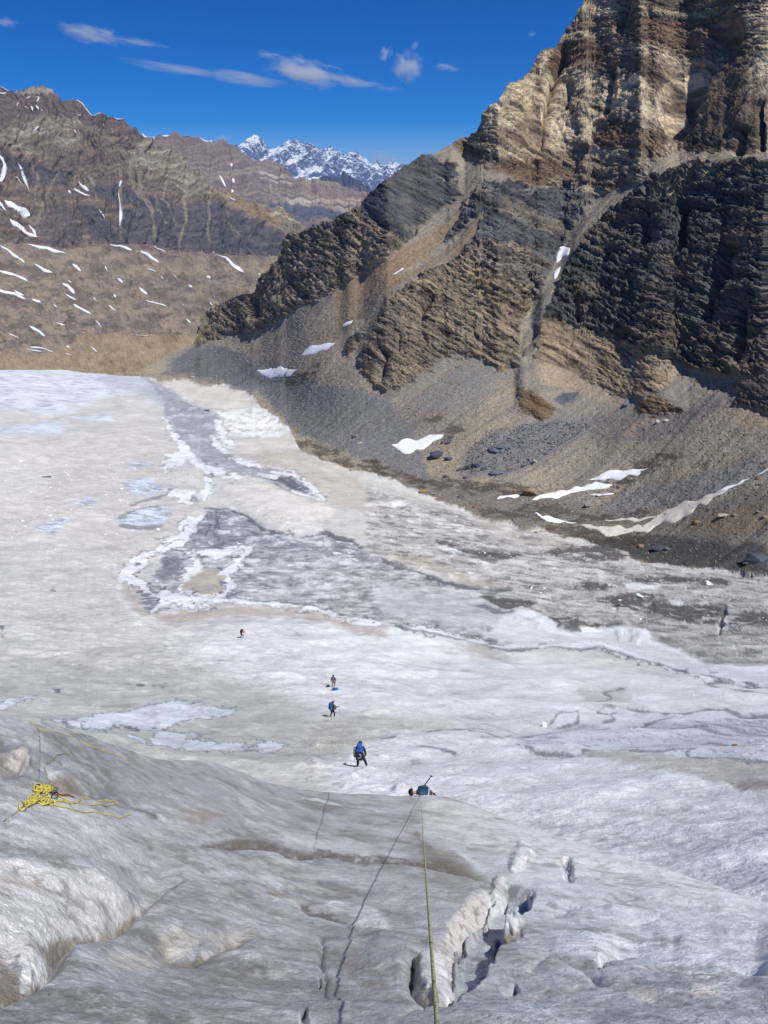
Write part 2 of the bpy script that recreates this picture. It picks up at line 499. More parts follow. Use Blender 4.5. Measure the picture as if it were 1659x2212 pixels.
for uq in (50, 300, 500, 700, 1000, 1300, 1640):
    j = int(np.argmin(abs(uu - uq)))
    hs = np.interp([0, vcon[j], vcon[j] - 150, 1000, 1370, 1480, 1540, 1700, 1900], V1[:, j], H1[:, j])
    print('col', uq, 'top', round(H1[0, j]), 'contact', round(hs[1]), 'c-150', round(hs[2]), 'v1000', round(hs[3]), '1370', round(hs[4]), '1480', round(hs[5]), '1540', round(hs[6]), '1700', round(hs[7], 1), '1900', round(hs[8], 1))

N1 = NS1
X, Y, Z = [P1[..., k].astype(np.float32) for k in range(3)]
Pf = P1.reshape(-1, 3)
h1 = H1.astype(np.float32)
spc = (h1 * 2.45 / FOC)                          # metres per mesh step across
zero = np.zeros_like(X)

rock = np.zeros(f1.U.size, np.float32)
RM = {}
for k, p in ROCKS.items():
    RM[k] = f1.poly(p, 5, 9)
    rock = np.maximum(rock, RM[k])
# scree tongues that lie on the rock
TONGUES = [PL('b', [880, 240, 850, 330, 700, 460, 520, 560, 300, 680, 0, 860, 0, 1000, 330, 870, 560, 740, 420, 760, 620, 620, 750, 470, 860, 330]),
           PL('b', [960, 390, 900, 520, 780, 640, 560, 760, 300, 900, 200, 1020, 0, 1180, 0, 1000, 300, 860, 560, 700, 780, 560, 900, 440]),
           PL('b', [1180, 1230, 1240, 1080, 1330, 900, 1420, 690, 1480, 560, 1590, 340, 1610, 380, 1530, 560, 1450, 760, 1360, 1000, 1280, 1120, 1200, 1240])]
tong = np.zeros_like(rock)
for p in TONGUES: tong = np.maximum(tong, f1.poly(p, 4, 5))
PATCH = [PL('2', [1180, 760, 1300, 720, 1400, 680, 1470, 700, 1400, 780, 1300, 850, 1200, 880, 1130, 860]), PL('2', [1540, 700, 1659, 680, 1659, 740, 1560, 730]),
         PL('2', [870, 870, 960, 840, 1090, 780, 1040, 830, 960, 870, 880, 900]), PL('2', [1010, 970, 1080, 930, 1090, 960, 1030, 990]), PL('2', [1230, 1090, 1280, 1065, 1310, 1080, 1260, 1100]),
         PL('2', [340, 740, 460, 680, 640, 740, 560, 790, 440, 780]), PL('2', [580, 830, 640, 790, 700, 800, 640, 850]), PL('2', [250, 760, 330, 750, 380, 820, 330, 820]),
         PL('c', [640, 1040, 700, 1010, 760, 1000, 830, 1080, 880, 1160, 820, 1140, 760, 1080]), PL('c', [830, 1030, 1000, 1020, 1060, 1090, 950, 1080])]
for p in PATCH: tong = np.maximum(tong, f1.poly(p, 4, 12) * sstep(-.3, .3, f1.n3 + .1))
rock = rock * (1 - tong)
rk = rock.reshape(f1.shape)
icem = sstep(-2, 2, con + (f1.n1 * 16 + f1.nr * 7).reshape(f1.shape) * np.where(vcon > 818, 1, 0)[None]).astype(np.float32)        # 1 on the ice

# ---- relief of the rock: dipping beds, joints, buttresses, gullies
lat = X * .5 - Y * .86                            # along the foot of the wall
dip = lerp(.46, .14, sstep(-10, 90, Z))
s_bed = Z + X * dip
wob = fbm(X / 60, Y / 60, Z / 60, octs=3) * 4
s_w = s_bed + wob
butt = ridged(X / 75, Y / 75, Z / 150, octs=4, gain=.5)
ledg = fbm(s_w / 6.0, (X - .4 * Z) / 60, Y / 60, octs=4, gain=.7)
ledg2 = np.abs(fbm(s_w / 3.2 + 40, (X - .4 * Z) / 26, Y / 30, octs=3, gain=.6))
joint = ridged(X / 13, Y / 13, Z / 60, octs=4, gain=.6, off=5)
blk = fbm(X / 9, Y / 9, Z / 9, octs=4, gain=.62)
steepk = (RM['pyramid'] * .75 + RM['darkcliff'] * 1.15 + RM['slab'] * .45 + RM['darkmid'] * .7 + RM['brownknob'] * .9 + RM['ledges'] * .6 + RM['spur'] * .9 + RM['knoblet'] * .4 + RM['knoblet2'] * .4 + RM['rightrock'] * .6 + RM['tiny'] * .4).clip(0, 1.3).reshape(f1.shape)
sc_d = np.clip(h1 / 450, .45, 1.6)
crag = ridged(X / 26 + 3, Y / 26, Z / 34, octs=5, gain=.6)
chip = ridged((X - .4 * Z) / 5, Y / 5, s_w / 1.4, octs=3, gain=.6)
slabm_ = RM['slab'].reshape(f1.shape)
terr = s_w / 3.1 + fbm(X / 16, Y / 16, Z / 16, octs=2) * 1.2
terr = (np.floor(terr) + sstep(.55, 1.0, terr - np.floor(terr)) - terr) * 1.0       # stepped ledges
rel = (butt * 2.4 + crag * 1.9 + ledg * 2.0 + ledg2 * -1.2 + terr * .9 * sstep(-.2, .2, fbm(X / 40 + 7, Y / 40, Z / 40, octs=2)) + np.minimum(joint, .45) * 2.2 + blk * 1.0 + chip * .8) * sc_d
bedonly = (ledg * 2.3 - ledg2 * 1.7 + terr * .8 + butt * 1.2 + blk * .6 + chip * .7) * sc_d
slabm = np.maximum.reduce([RM['slab'], RM['ledges'] * .8, RM['brownknob'] * .55, RM['spur'] * .5, RM['darkmid'] * .5]).reshape(f1.shape)
rel = lerp(rel, bedonly, slabm * .75)
ri = np.nonzero(rock > .05)[0]
lf, sf, xf = (X - .4 * Z).ravel()[ri], s_w.ravel()[ri], Y.ravel()[ri]
wx = fbm(lf / 14, sf / 9, xf / 14, octs=3) * 1.1
cb1 = np.zeros_like(rock); ce1 = np.ones_like(rock); cb2 = np.zeros_like(rock); ce2 = np.ones_like(rock)
cb1[ri], ce1[ri] = cells(lf / 17 + wx, xf / 12, sf / 3.6 + wx * .4)
cb2[ri], ce2[ri] = cells(lf / 6.5 - wx, xf / 5, sf / 1.5 + wx * .6)
pyr = RM['pyramid'].reshape(f1.shape)
rel = rel - pyr * (np.minimum(joint, .45) * 2.0 + butt * 2.2 + crag * 1.3) * sc_d
rel = rel + ((cb1 - .5) * 1.6 + (cb2 - .5) * .9 - sstep(.12, 0, ce1) * .7 - sstep(.1, 0, ce2) * .3).reshape(f1.shape) * sc_d * np.where(slabm_ > .5, .5, 1) * (1 - .6 * pyr) * (1 - .5 * slabm)
D = rel * steepk * rk
# deep clefts and shaded walls
CLEFT = [(PL('a', [620, -10, 590, 120, 540, 250]), 13, 8, 4), (PL('a', [520, 440, 500, 560, 480, 720, 450, 880]), 12, 6, 4), (PL('a', [200, 300, 120, 480, 60, 700, 20, 900, -40, 1140]), 16, 8, 5),
         (PL('a', [1490, 120, 1350, 390, 1190, 560, 1080, 800, 990, 1060]), 40, 6, 30), (PL('a', [330, 1050, 250, 1180, 200, 1290]), 14, 6, 5), (PL('a', [1480, 900, 1430, 1150]), 18, 8, 6), (PL('a', [1620, 720, 1600, 1130]), 16, 8, 5),
         (PL('a', [240, 870, 260, 1000]), 9, 4, 4), (PL('a', [160, 820, 190, 700, 220, 560]), 9, 4, 4), (PL('a', [1060, 1480, 1050, 1800, 1020, 1880]), 16, 8, 6), (PL('a', [800, 1500, 780, 1800]), 12, 8, 5),
         (PL('c', [1450, 200, 1390, 420, 1290, 620, 1250, 780]), 24, 10, 9), (PL('c', [1500, 600, 1500, 900, 1460, 1080]), 20, 9, 6), (PL('c', [840, 40, 850, 200, 840, 330]), 16, 8, 5), (PL('c', [720, 820, 740, 900]), 16, 10, 6),
         (PL('c', [620, 250, 600, 400]), 9, 5, 4), (PL('c', [420, 600, 410, 790]), 10, 6, 5), (PL('c', [1110, 20, 1090, 280]), 14, 6, 4), (PL('c', [1030, 960, 1080, 880, 1150, 830]), 14, 8, 6),
         (PL('b', [280, 1480, 290, 1380, 330, 1250]), 14, 7, 6), (PL('b', [550, 1080, 560, 1000, 640, 900]), 14, 8, 6), (PL('b', [400, 1280, 420, 1150]), 8, 5, 4), (PL('b', [560, 1150, 600, 1230]), 8, 5, 4),
         (PL('b', [200, 380, 330, 480, 440, 540, 540, 460]), 9, 6, 4), (PL('b', [570, 70, 640, 40, 720, 60]), 8, 5, 4), (PL('b', [1180, 1300, 1240, 1180, 1300, 1100]), 12, 6, 5),
         (PL('1', [1110, 1380, 1090, 1280, 1130, 1240]), 16, 9, 6), (PL('1', [880, 1400, 900, 1340]), 10, 6, 5), (PL('1', [1240, 1160, 1260, 1230, 1340, 1280]), 8, 6, 5)]
for pts, dep, upw, dnw in CLEFT:
    D -= f1.fold(pts, dep * .42, upw, dnw * 1.5, 5).reshape(f1.shape) * np.clip(h1 / 450, .5, 1.7)
# scree: soft hummocks, rills
hum = fbm(X / 30, Y / 30, Z / 30, octs=4, gain=.55)
rub = fbm(X / 3.0, Y / 3.0, Z / 3.0, octs=3, gain=.7)
scr = (1 - rk) * (1 - icem)
D += scr * (hum * 1.2 + fbm(lat / 9.0, (X * .86 + Y * .5) / 170, Z / 170, octs=4, gain=.6) * 1.3 + rub * .28 * np.clip(h1 / 350, .6, 1.5))

# ---- relief of the glacier
spl = np.maximum(spc, .95 * LONG1).astype(np.float32)
def att(lam): return sstep(1.6, 4.0, lam / spl)
Xt, Yt, Zt = turned(X, Y, Z)
spl = np.maximum(h1 * 2.45 / FOC, .95 * LONG1).astype(np.float32)
cup = ridged(Xt / 1.7, Yt / 1.7, Zt / 1.7, octs=2)
rip = fbm_att(Xt, Yt, Zt, 4.6, 3, spl, .6)
swl = fbm(X / 34, Y / 26, octs=4, gain=.5)
cup2 = fbm(Xt / .62, Yt / .5, Zt / .5, octs=2, gain=.6)
big = fbm(X / 120 + 3, Y / 120, octs=3)
mot = 0; motd = 0
for i_, lam in enumerate((26., 13., 6.5, 3.2, 1.6, .8, .4)):
    pn = perlin(Xt / lam + 3.37 * i_ + .43, Yt / (lam * .85) + 5.29 * i_ + .21, Zt / lam + .37) * att(lam)
    mot = mot + pn * (.75 if lam > 10 else 1.0); motd = motd + pn * min(lam, 7) * .035
mot_e = np.clip(mot * .62, -1, 1)
Dg = motd + swl * .8 * sstep(30, 110, h1) + rip * .22 * np.clip(h1 / 60, .4, 1.6) + cup * .10 * att(1.7) * np.clip(h1 / 80, .35, 1.8) + cup2 * .05 * att(.62) + big * 2.2 * sstep(150, 400, h1)
D += icem * Dg

# ---- colours
col = np.empty((f1.U.size, 3), np.float32)
SCREE = C(155, 143, 125); SCREE2 = C(138, 131, 121); GREYSC = C(128, 126, 122); BLUESC = C(100, 108, 122); WET = C(76, 66, 56)
col[:] = SCREE
Vc = f1.V; Uc = f1.U
fl = lambda a: np.asarray(a, np.float32).ravel()
big_n = fl(fbm(X / 45, Y / 45, Z / 45, octs=4)); med_n = fl(fbm(X / 9 + 9, Y / 9, Z / 9, octs=3, gain=.6))
put(col, sstep(-.35, .45, big_n), SCREE2, .8)
# rills that follow the fall line
rill = fbm(lat / 9.0, (X * .86 + Y * .5) / 170, Z / 170, octs=5, gain=.66)
put(col, sstep(.04, .4, fl(rill)) * sstep(560, 760, Uc), C(116, 110, 104), .7)
put(col, sstep(.06, .4, -fl(rill)), C(166, 152, 130), .5)
put(col, f1.poly(PL('0', [360, 780, 430, 745, 560, 770, 700, 830, 840, 860, 900, 950, 940, 1060, 780, 1000, 640, 930, 560, 850, 430, 822]), 9, 18), C(112, 114, 120), .8)
put(col, f1.poly(PL('1', [690, 1600, 840, 1470, 980, 1490, 1090, 1580, 1180, 1659, 1000, 1640]), 8, 10), C(98, 100, 104), .8)
put(col, f1.poly(PL('1', [1100, 1430, 1340, 1300, 1659, 1110, 1659, 1180, 1400, 1320, 1200, 1440]), 6, 6), C(130, 124, 116), .7)
put(col, f1.poly(PL('4', [370, 490, 460, 410, 640, 370, 820, 350, 960, 320, 900, 420, 760, 490, 650, 570, 480, 610, 330, 590]), 10, 16), BLUESC, .5)
put(col, f1.poly(PL('b', [430, 1659, 800, 1350, 1000, 1330, 1180, 1380, 1000, 1500, 900, 1659]), 14, 14), GREYSC, .8)
put(col, f1.poly(PL('4', [900, 740, 1100, 650, 1400, 590, 1659, 510, 1659, 570, 1400, 690, 1200, 740, 1000, 780]), 9, 14), C(118, 120, 126), .6)
put(col, f1.poly(PL('c', [540, 1390, 700, 1330, 900, 1400, 1300, 1260, 1470, 1210, 1500, 1240, 1200, 1420, 900, 1560, 500, 1560]), 10, 14), C(108, 106, 108), .6)
put(col, f1.poly(PL('c', [700, 1500, 800, 1390, 860, 1400, 760, 1500, 690, 1560]), 8, 10), C(168, 144, 116), .6)
put(col, f1.poly(PL('c', [1420, 1330, 1500, 1300, 1659, 1330, 1659, 1400, 1500, 1500]), 8, 10), C(166, 144, 116), .5)
put(col, f1.poly(PL('c', [140, 1030, 300, 1060, 500, 1170, 700, 1270, 640, 1300, 300, 1210, 130, 1130]), 8, 8), C(164, 146, 122), .6)
# dark moraine belt along the ice
put(col, f1.poly(PL('4', [-40, 520, 150, 610, 330, 620, 500, 645, 700, 690, 900, 730, 1100, 770, 1400, 720, 1659, 640, 1659, 1040, 1300, 1000, 1000, 930, 700, 880, 380, 780, 180, 690, -40, 610]), 12, 14), C(112, 108, 102), .75)
put(col, f1.poly(PL('4', [700, 900, 900, 850, 1150, 850, 1400, 870, 1659, 900, 1659, 1035, 1300, 1000, 1060, 960]), 9, 12), C(66, 66, 66), .85)
put(col, f1.poly(PL('4', [1300, 820, 1659, 700, 1659, 830, 1400, 860]), 9, 12), C(128, 112, 92), .7)
for p in (PL('4', [-30, 545, 160, 615, 330, 615, 560, 640, 700, 655, 640, 690, 420, 670, 200, 660, 0, 590]), PL('4', [380, 745, 560, 745, 640, 720, 760, 740, 900, 770, 1150, 755, 1100, 790, 850, 800, 640, 790, 500, 790]),
          PL('4', [650, 820, 830, 810, 960, 850, 1180, 850, 1100, 890, 850, 880]), PL('4', [255, 445, 300, 380, 340, 358, 352, 400, 290, 455]), PL('4', [1060, 560, 1200, 500, 1290, 510, 1160, 580, 1000, 650]),
          PL('1', [1180, 1640, 1290, 1590, 1360, 1560, 1350, 1600, 1290, 1650]), PL('1', [1440, 1430, 1500, 1370, 1560, 1350, 1500, 1400, 1440, 1450]), PL('4', [180, 370, 270, 345, 260, 360, 190, 378]), PL('3', [1240, 440, 1400, 480, 1659, 570, 1659, 620, 1450, 545, 1280, 500])):
    put(col, f1.poly(p, 4, 12) * sstep(-.25, .1, f1.nr + f1.n1 * .7 + .06), WET, .75)
put(col, f1.poly(TONGUES[0], 5, 5), C(152, 128, 100), .8); put(col, f1.poly(TONGUES[1], 5, 5), C(140, 122, 98), .8); put(col, f1.poly(TONGUES[2], 5, 5), C(118, 112, 106), .8)
put(col, f1.poly(PL('b', [700, 740, 740, 690, 850, 640, 840, 690, 740, 740]), 4, 8), C(74, 84, 96), .8)
put(col, f1.poly(PL('b', [1240, 1130, 1290, 1010, 1340, 980, 1310, 1060, 1260, 1140]), 4, 6), C(74, 84, 96), .8)
put(col, f1.poly(PL('c', [230, 1280, 300, 1230, 400, 1220, 390, 1270, 300, 1300]), 4, 10), C(74, 82, 98), .8)
# rock colours
sbf = fl(s_w); fl2 = X - .4 * Z
def bands(lam, off=0): return fl(fbm(s_w / lam + off, fl2 / (lam * 14), Y / (lam * 14), octs=4, gain=.65))
b1, b2 = bands(22), bands(7, 33)
def rockcol(key, base, alt1, alt2, k1=.75, k2=.7):
    m = RM[key] * (1 - tong)
    put(col, m, base)
    put(col, m * sstep(.05, .3, b1 + med_n * .15), alt1, k1)
    put(col, m * sstep(.12, .4, -b2 + med_n * .2), alt2, k2)
rockcol('pyramid', C(150, 132, 110), C(178, 160, 134), C(112, 96, 80))
rockcol('slab', C(92, 94, 95), C(116, 110, 98), C(68, 70, 74), .6)
rockcol('darkmid', C(100, 101, 104), C(134, 124, 108), C(74, 76, 82), .7)
rockcol('darkcliff', C(92, 90, 88), C(124, 116, 102), C(66, 66, 70), .7)
bn = fl(fbm(X / 38 + 21, Y / 38, Z / 30, octs=4, gain=.6))
put(col, (RM['darkcliff'] + RM['darkmid']).clip(0, 1) * (1 - tong) * sstep(.02, .3, bn), C(122, 106, 86), .65)
put(col, (RM['darkcliff'] + RM['darkmid'] + RM['slab']).clip(0, 1) * (1 - tong) * sstep(.05, .35, -bn), C(64, 66, 70), .6)
rockcol('brownknob', C(140, 125, 106), C(166, 148, 122), C(100, 91, 80))
rockcol('ledges', C(150, 132, 108), C(178, 158, 128), C(104, 93, 80))
rockcol('spur', C(130, 119, 104), C(158, 142, 120), C(94, 89, 83))
for k in ('knoblet', 'knoblet2'): rockcol(k, C(126, 104, 78), C(150, 122, 86), C(90, 74, 58))
rockcol('rightrock', C(90, 82, 74), C(150, 124, 90), C(70, 66, 64)); rockcol('tiny', C(92, 84, 76), C(110, 100, 86), C(70, 66, 62))
cream = C(206, 188, 156)
CREAM = [PL('2', [860, 15, 950, 20, 1030, 30, 1010, 75, 930, 60, 870, 65]), PL('2', [1000, 175, 1100, 180, 1240, 205, 1230, 225, 1100, 205, 1000, 200]), PL('2', [700, 300, 900, 290, 960, 330, 970, 480, 900, 600, 800, 650, 730, 640, 690, 560, 690, 420]),
         PL('2', [990, 290, 1110, 310, 1160, 360, 1060, 440, 980, 460]), PL('2', [1250, 320, 1400, 200, 1540, 120, 1500, 190, 1320, 340, 1240, 400, 1060, 480, 1180, 370]), PL('2', [880, 640, 980, 620, 1060, 650, 1110, 690, 1040, 685, 960, 650, 890, 665]),
         PL('2', [1080, 440, 1300, 440, 1310, 480, 1100, 490]), PL('2', [440, 480, 500, 440, 560, 350, 640, 340, 690, 240, 740, 220, 720, 290, 660, 340, 640, 460, 560, 560, 440, 560]), PL('2', [1560, 60, 1659, 30, 1659, 120, 1580, 200, 1530, 180]),
         PL('2', [1340, 400, 1420, 360, 1390, 500, 1330, 520]), PL('2', [1560, 200, 1659, 180, 1659, 330, 1590, 330])]
bb = fl(fbm(s_bed / 13 + wob.astype(np.float32) / 40 + 5, fl2 / 400, Y / 400, octs=3, gain=.75))
put(col, RM['pyramid'] * (1 - tong) * sstep(.1, .22, bb), C(190, 172, 144), .55)
put(col, RM['pyramid'] * (1 - tong) * sstep(.1, .25, -bb), C(108, 88, 70), .6)
put(col, np.maximum(RM['ledges'], RM['brownknob']) * (1 - tong) * sstep(.08, .2, bb), C(172, 154, 124), .5)
for p in CREAM: put(col, f1.poly(p, 4, 11) * sstep(-.55, .1, b2 + .15 * f1.n3 + .12), cream, .85)
for p in (PL('2', [380, 615, 520, 665, 690, 720]), PL('2', [360, 600, 480, 630, 600, 680]), PL('2', [890, 690, 1000, 740, 1110, 700]), PL('2', [470, 610, 620, 650, 700, 690]), PL('2', [1040, 15, 1200, 40, 1390, 65])):
    put(col, f1.line(p, 3.2, 1.5, 2), cream, .8)
for p in (PL('2', [1040, 60, 1400, 90, 1500, 130, 1240, 190, 1000, 160]), PL('2', [760, 190, 980, 170, 980, 280, 720, 290, 680, 330]), PL('2', [940, 500, 1100, 520, 1250, 600, 1180, 660, 1060, 640, 900, 620]), PL('2', [560, 690, 780, 700, 800, 760, 640, 800, 460, 720])):
    put(col, f1.poly(p, 6, 12), C(112, 86, 66), .75)
put(col, f1.poly(PL('2', [1270, 600, 1350, 380, 1450, 200, 1560, 80, 1600, 200, 1560, 400, 1659, 420, 1659, 640, 1300, 640]), 8, 12), C(96, 82, 66), .8)
put(col, f1.poly(PL('b', [860, 650, 960, 570, 1330, 720, 1300, 900, 1000, 750]), 6, 8), C(120, 114, 112), .7)
put(col, f1.poly(PL('b', [180, 1300, 260, 1080, 330, 950, 420, 1000, 400, 1300, 330, 1520]), 6, 8), C(112, 104, 96), .7)
for p in (PL('b', [700, 760, 950, 850, 1050, 960, 1200, 1000]), PL('b', [760, 720, 900, 800, 1020, 870])): put(col, f1.line(p, [8, 12, 8], 5, 8), C(164, 144, 108), .4)
# speckle of single stones on scree
spk = fl(perlin(X * 1.35, Y * 1.35, Z * 1.35)); spk2 = RNG.random(f1.U.size).astype(np.float32)
stone = (1 - fl(icem)) * (1 - rock)
col *= (1 + stone * (np.clip(spk * .5, -.25, .3) + (spk2 - .5) * .16 + fl(rill) * .22))[:, None]
put(col, stone * (spk2 > .992), C(180, 170, 152), .7); put(col, stone * (spk2 < .01), C(66, 66, 68), .7)
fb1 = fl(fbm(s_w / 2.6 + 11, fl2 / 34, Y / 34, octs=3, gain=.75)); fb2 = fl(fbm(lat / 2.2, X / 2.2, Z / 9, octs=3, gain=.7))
vs_ = np.maximum(RM['pyramid'], RM['darkcliff'])
col *= (1 + rock * ((cb1 - .5) * .22 + (cb2 - .5) * .2))[:, None]
put(col, rock * np.maximum(sstep(.10, .02, ce1) * .6, sstep(.08, .01, ce2) * .4), C(46, 41, 38), .75)  # block cracks painted dark, their shade put in the colour
col *= (1 + rock * np.clip(fb1 * .7 + fb2 * .35 * vs_ + med_n * .15 + (spk2 - .5) * .12, -.62, .6))[:, None]  # bed contrast in the colour, for fine shadows the relief is too coarse for
put(col, rock * sstep(.26, .42, -fb1 + fb2 * .3), C(52, 46, 42), .7)  # thin dark lines along the beds: painted crack shadows

# ---- ice colours
ICE = fl(icem)
Gd = C(207, 206, 203); Gw = C(234, 236, 240); Gw2 = C(204, 203, 200); Gg = C(168, 170, 176); Gv = C(146, 148, 158); Gdk = C(104, 106, 114); Gln = C(84, 90, 106); White = C(240, 243, 248); Blu = C(212, 224, 242); Bei = C(186, 178, 164)
ic = np.empty_like(col); ic[:] = Gd
swf, ripf, cupf = fl(swl), fl(rip), fl(cup)
put(ic, sstep(-.3, .5, swf), Gw2, .6)
put(ic, f1.poly(PL('3', [-80, 430, 300, 440, 560, 300, 700, 400, 760, 520, 700, 640, 900, 730, 740, 860, 500, 1000, 300, 900, -80, 900]), 30, 30), C(208, 204, 199), .7)
put(ic, f1.poly(PL('3', [-80, 480, 150, 450, 260, 620, 100, 720, -80, 700]), 30, 20), C(218, 215, 214), .8)
put(ic, f1.poly(PL('0', [360, 1385, 600, 1330, 800, 1340, 1100, 1400, 1659, 1470, 1735, 1480, 1735, 2100, 900, 2100, 700, 1720, 760, 1560, 560, 1490, 420, 1430]), 30, 25), Gw, .85)
put(ic, f1.poly(PL('0', [-80, 1450, 300, 1440, 560, 1500, 700, 1560, 760, 1600, 600, 1660, 300, 1640, -80, 1560]), 26, 22), C(190, 190, 184), .8)
put(ic, f1.poly(PL('0', [700, 1545, 830, 1540, 980, 1560, 960, 1590, 800, 1600, 700, 1640, 640, 1600]), 14, 20), C(192, 190, 182), .7)
strk = fl(fbm((U1 * .96 + V1 * .25) / 150, (V1 * .96 - U1 * .25) / 5.5, octs=4, gain=.6))
put(ic, sstep(.12, .55, strk) * sstep(1330, 1450, Vc), C(176, 178, 182), .45); put(ic, sstep(.2, .6, -strk) * sstep(1330, 1450, Vc), White, .35)
lef = fl(fbm((U1 + V1 * .12) / 7, (V1 - U1 * .1) / 130, octs=3)) * f1.poly(PL('0', [-80, 1150, 260, 1180, 420, 1380, 440, 1500, 200, 1560, -80, 1560]), 30, 10)
put(ic, sstep(.15, .6, lef), C(172, 172, 170), .3); put(ic, sstep(.15, .6, -lef), C(212, 214, 214), .25)
# crest: whiter ice with blue grey streaks
cr = f1.poly(PL('3', [-150, 120, 260, 140, 560, 165, 640, 190, 600, 240, 480, 255, 300, 320, 150, 345, 60, 300, -150, 300]), 10, 14)
put(ic, cr, C(222, 226, 234), .9)
cs = fl(fbm((U1 + V1 * .6) / 46, (V1 - U1 * .08) / 3.2, octs=4, gain=.65))
put(ic, cr * sstep(.02, .4, cs), C(158, 166, 182), .75)
put(ic, f1.poly(PL('3', [400, 160, 640, 180, 800, 280, 760, 330, 600, 250, 480, 240]), 8, 10), C(186, 192, 202), .75)
for p in (PL('3', [-60, 400, 120, 385, 200, 372, 310, 392, 240, 432, 100, 420, -60, 440]), PL('3', [300, 335, 470, 330, 480, 362, 330, 360])): put(ic, f1.poly(p, 4, 12) * sstep(-.3, .2, cs + .15), Blu, .85)
# grey band down the middle
band = f1.poly(PL('3', [620, 178, 720, 218, 800, 280, 900, 318, 960, 366, 905, 440, 940, 482, 1000, 520, 1100, 560, 1200, 600, 1300, 640, 1410, 705, 1300, 695, 1180, 650, 1050, 605, 950, 592, 850, 545, 790, 475, 740, 405, 715, 345, 690, 270]), 5, 10)
put(ic, band, C(160, 163, 172), .9); put(ic, band * sstep(-.1, .5, f1.n3 + f1.n1 * .4), C(136, 140, 150), .6)
for p in (PL('3', [715, 198, 850, 203, 960, 213, 1050, 238, 1112, 288, 1040, 300, 900, 300, 820, 262, 760, 222]), PL('3', [1020, 462, 1240, 438, 1265, 490, 1180, 500, 1000, 520])): put(ic, f1.poly(p, 4, 6), C(214, 208, 202), .95)
put(ic, f1.poly(PL('3', [915, 312, 1108, 305, 1180, 345, 1245, 400, 1200, 425, 1060, 442, 980, 422, 955, 352]), 4, 9) * sstep(-.2, .2, f1.n3 + f1.nr + .15), White, .95)
put(ic, f1.poly(PL('3', [1000, 520, 1280, 490, 1400, 545, 1500, 590, 1560, 650, 1659, 700, 1659, 800, 1420, 720, 1300, 640, 1190, 590]), 8, 10), C(196, 190, 180), .9)
put(ic, f1.poly(PL('3', [970, 660, 1100, 648, 1300, 715, 1440, 750, 1420, 800, 1200, 812, 1040, 742]), 8, 8), C(224, 220, 216), .95)
put(ic, f1.poly(PL('3', [1130, 602, 1185, 590, 1285, 632, 1410, 705, 1290, 685, 1180, 650]), 4, 6), Gdk, .9)
WL = [(PL('3', [905, 430, 950, 490, 1010, 530, 1080, 560, 1190, 590, 1255, 602, 1310, 640, 1395, 712]), 7), (PL('3', [700, 350, 760, 440, 800, 500, 850, 550, 880, 580, 960, 602, 1045, 618]), 8), (PL('3', [930, 370, 960, 440, 1000, 480]), 9),
      (PL('3', [880, 580, 900, 640, 870, 700, 780, 690, 690, 660]), 10), (PL('3', [1180, 640, 1260, 680, 1400, 716]), 3), (PL('3', [690, 560, 740, 540, 790, 530]), 12), (PL('3', [1090, 600, 1200, 612]), 5)]
for p, w in WL:
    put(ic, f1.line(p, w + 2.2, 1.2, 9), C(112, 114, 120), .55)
    put(ic, f1.line(p, w, 2.5, 9) * sstep(-.3, -.05, f1.nr + f1.n1 * .6 + .12), White, .92)
# the big dark lobe
lobe = f1.poly(PL('3', [880, 742, 970, 738, 1060, 770, 1130, 822, 1280, 862, 1400, 842, 1500, 872, 1600, 922, 1659, 972]) + PL('4', [150, 1002, 330, 1062, 540, 1082, 660, 1150, 560, 1180, 640, 1195, 560, 1215, 620, 1260, 560, 1330, 400, 1306, 200, 1266, 0, 1236]) + PL('3', [1560, 1226, 1480, 1196, 1340, 1168, 1190, 1152, 1000, 1138, 900, 1150, 760, 1165, 650, 1185, 600, 1080, 690, 1000, 700, 930, 740, 900, 780, 850]), 4, 8)
put(ic, lobe, C(178, 179, 183), .92)
lst = fl(fbm((U1 - V1 * .3) / 60, (V1 + U1 * .06) / 3.6, octs=4, gain=.65))
put(ic, lobe * sstep(.0, .35, lst + f1.n3 * .3), C(142, 144, 150), .65); put(ic, lobe * sstep(.04, .35, -lst + f1.nr * .4), C(214, 216, 222), .7)
put(ic, lobe * f1.poly(PL('3', [880, 742, 970, 738, 1060, 770, 1130, 822, 1280, 862, 1400, 842, 1560, 900, 1659, 990, 1500, 960, 1300, 930, 1100, 890, 1000, 900, 800, 940, 760, 1000, 690, 1000, 760, 880]), 10, 12), C(134, 137, 146), .6)
put(ic, lobe * sstep(.12, .3, f1.nr + f1.n3 * .5 + fl(mot_e) * .25), C(226, 228, 232), .65); put(ic, lobe * sstep(.14, .32, -f1.nr + f1.n3 * .5 - fl(mot_e) * .25), C(112, 114, 122), .6)
put(ic, lobe * f1.poly(PL('3', [650, 940, 760, 950, 790, 1000, 700, 1060, 640, 1010]), 8, 12), C(120, 120, 130), .8)
put(ic, lobe * f1.poly(PL('4', [0, 1060, 300, 1090, 560, 1160, 600, 1290, 300, 1250, 0, 1190]), 16, 14), C(206, 208, 214), .65)
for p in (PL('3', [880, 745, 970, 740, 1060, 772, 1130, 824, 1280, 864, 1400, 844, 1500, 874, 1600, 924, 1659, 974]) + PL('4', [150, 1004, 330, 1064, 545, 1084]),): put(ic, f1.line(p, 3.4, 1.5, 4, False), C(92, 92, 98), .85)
put(ic, f1.line(PL('3', [1200, 850, 1300, 866, 1400, 848]), 2.5, 1.2, 3), White, .6)
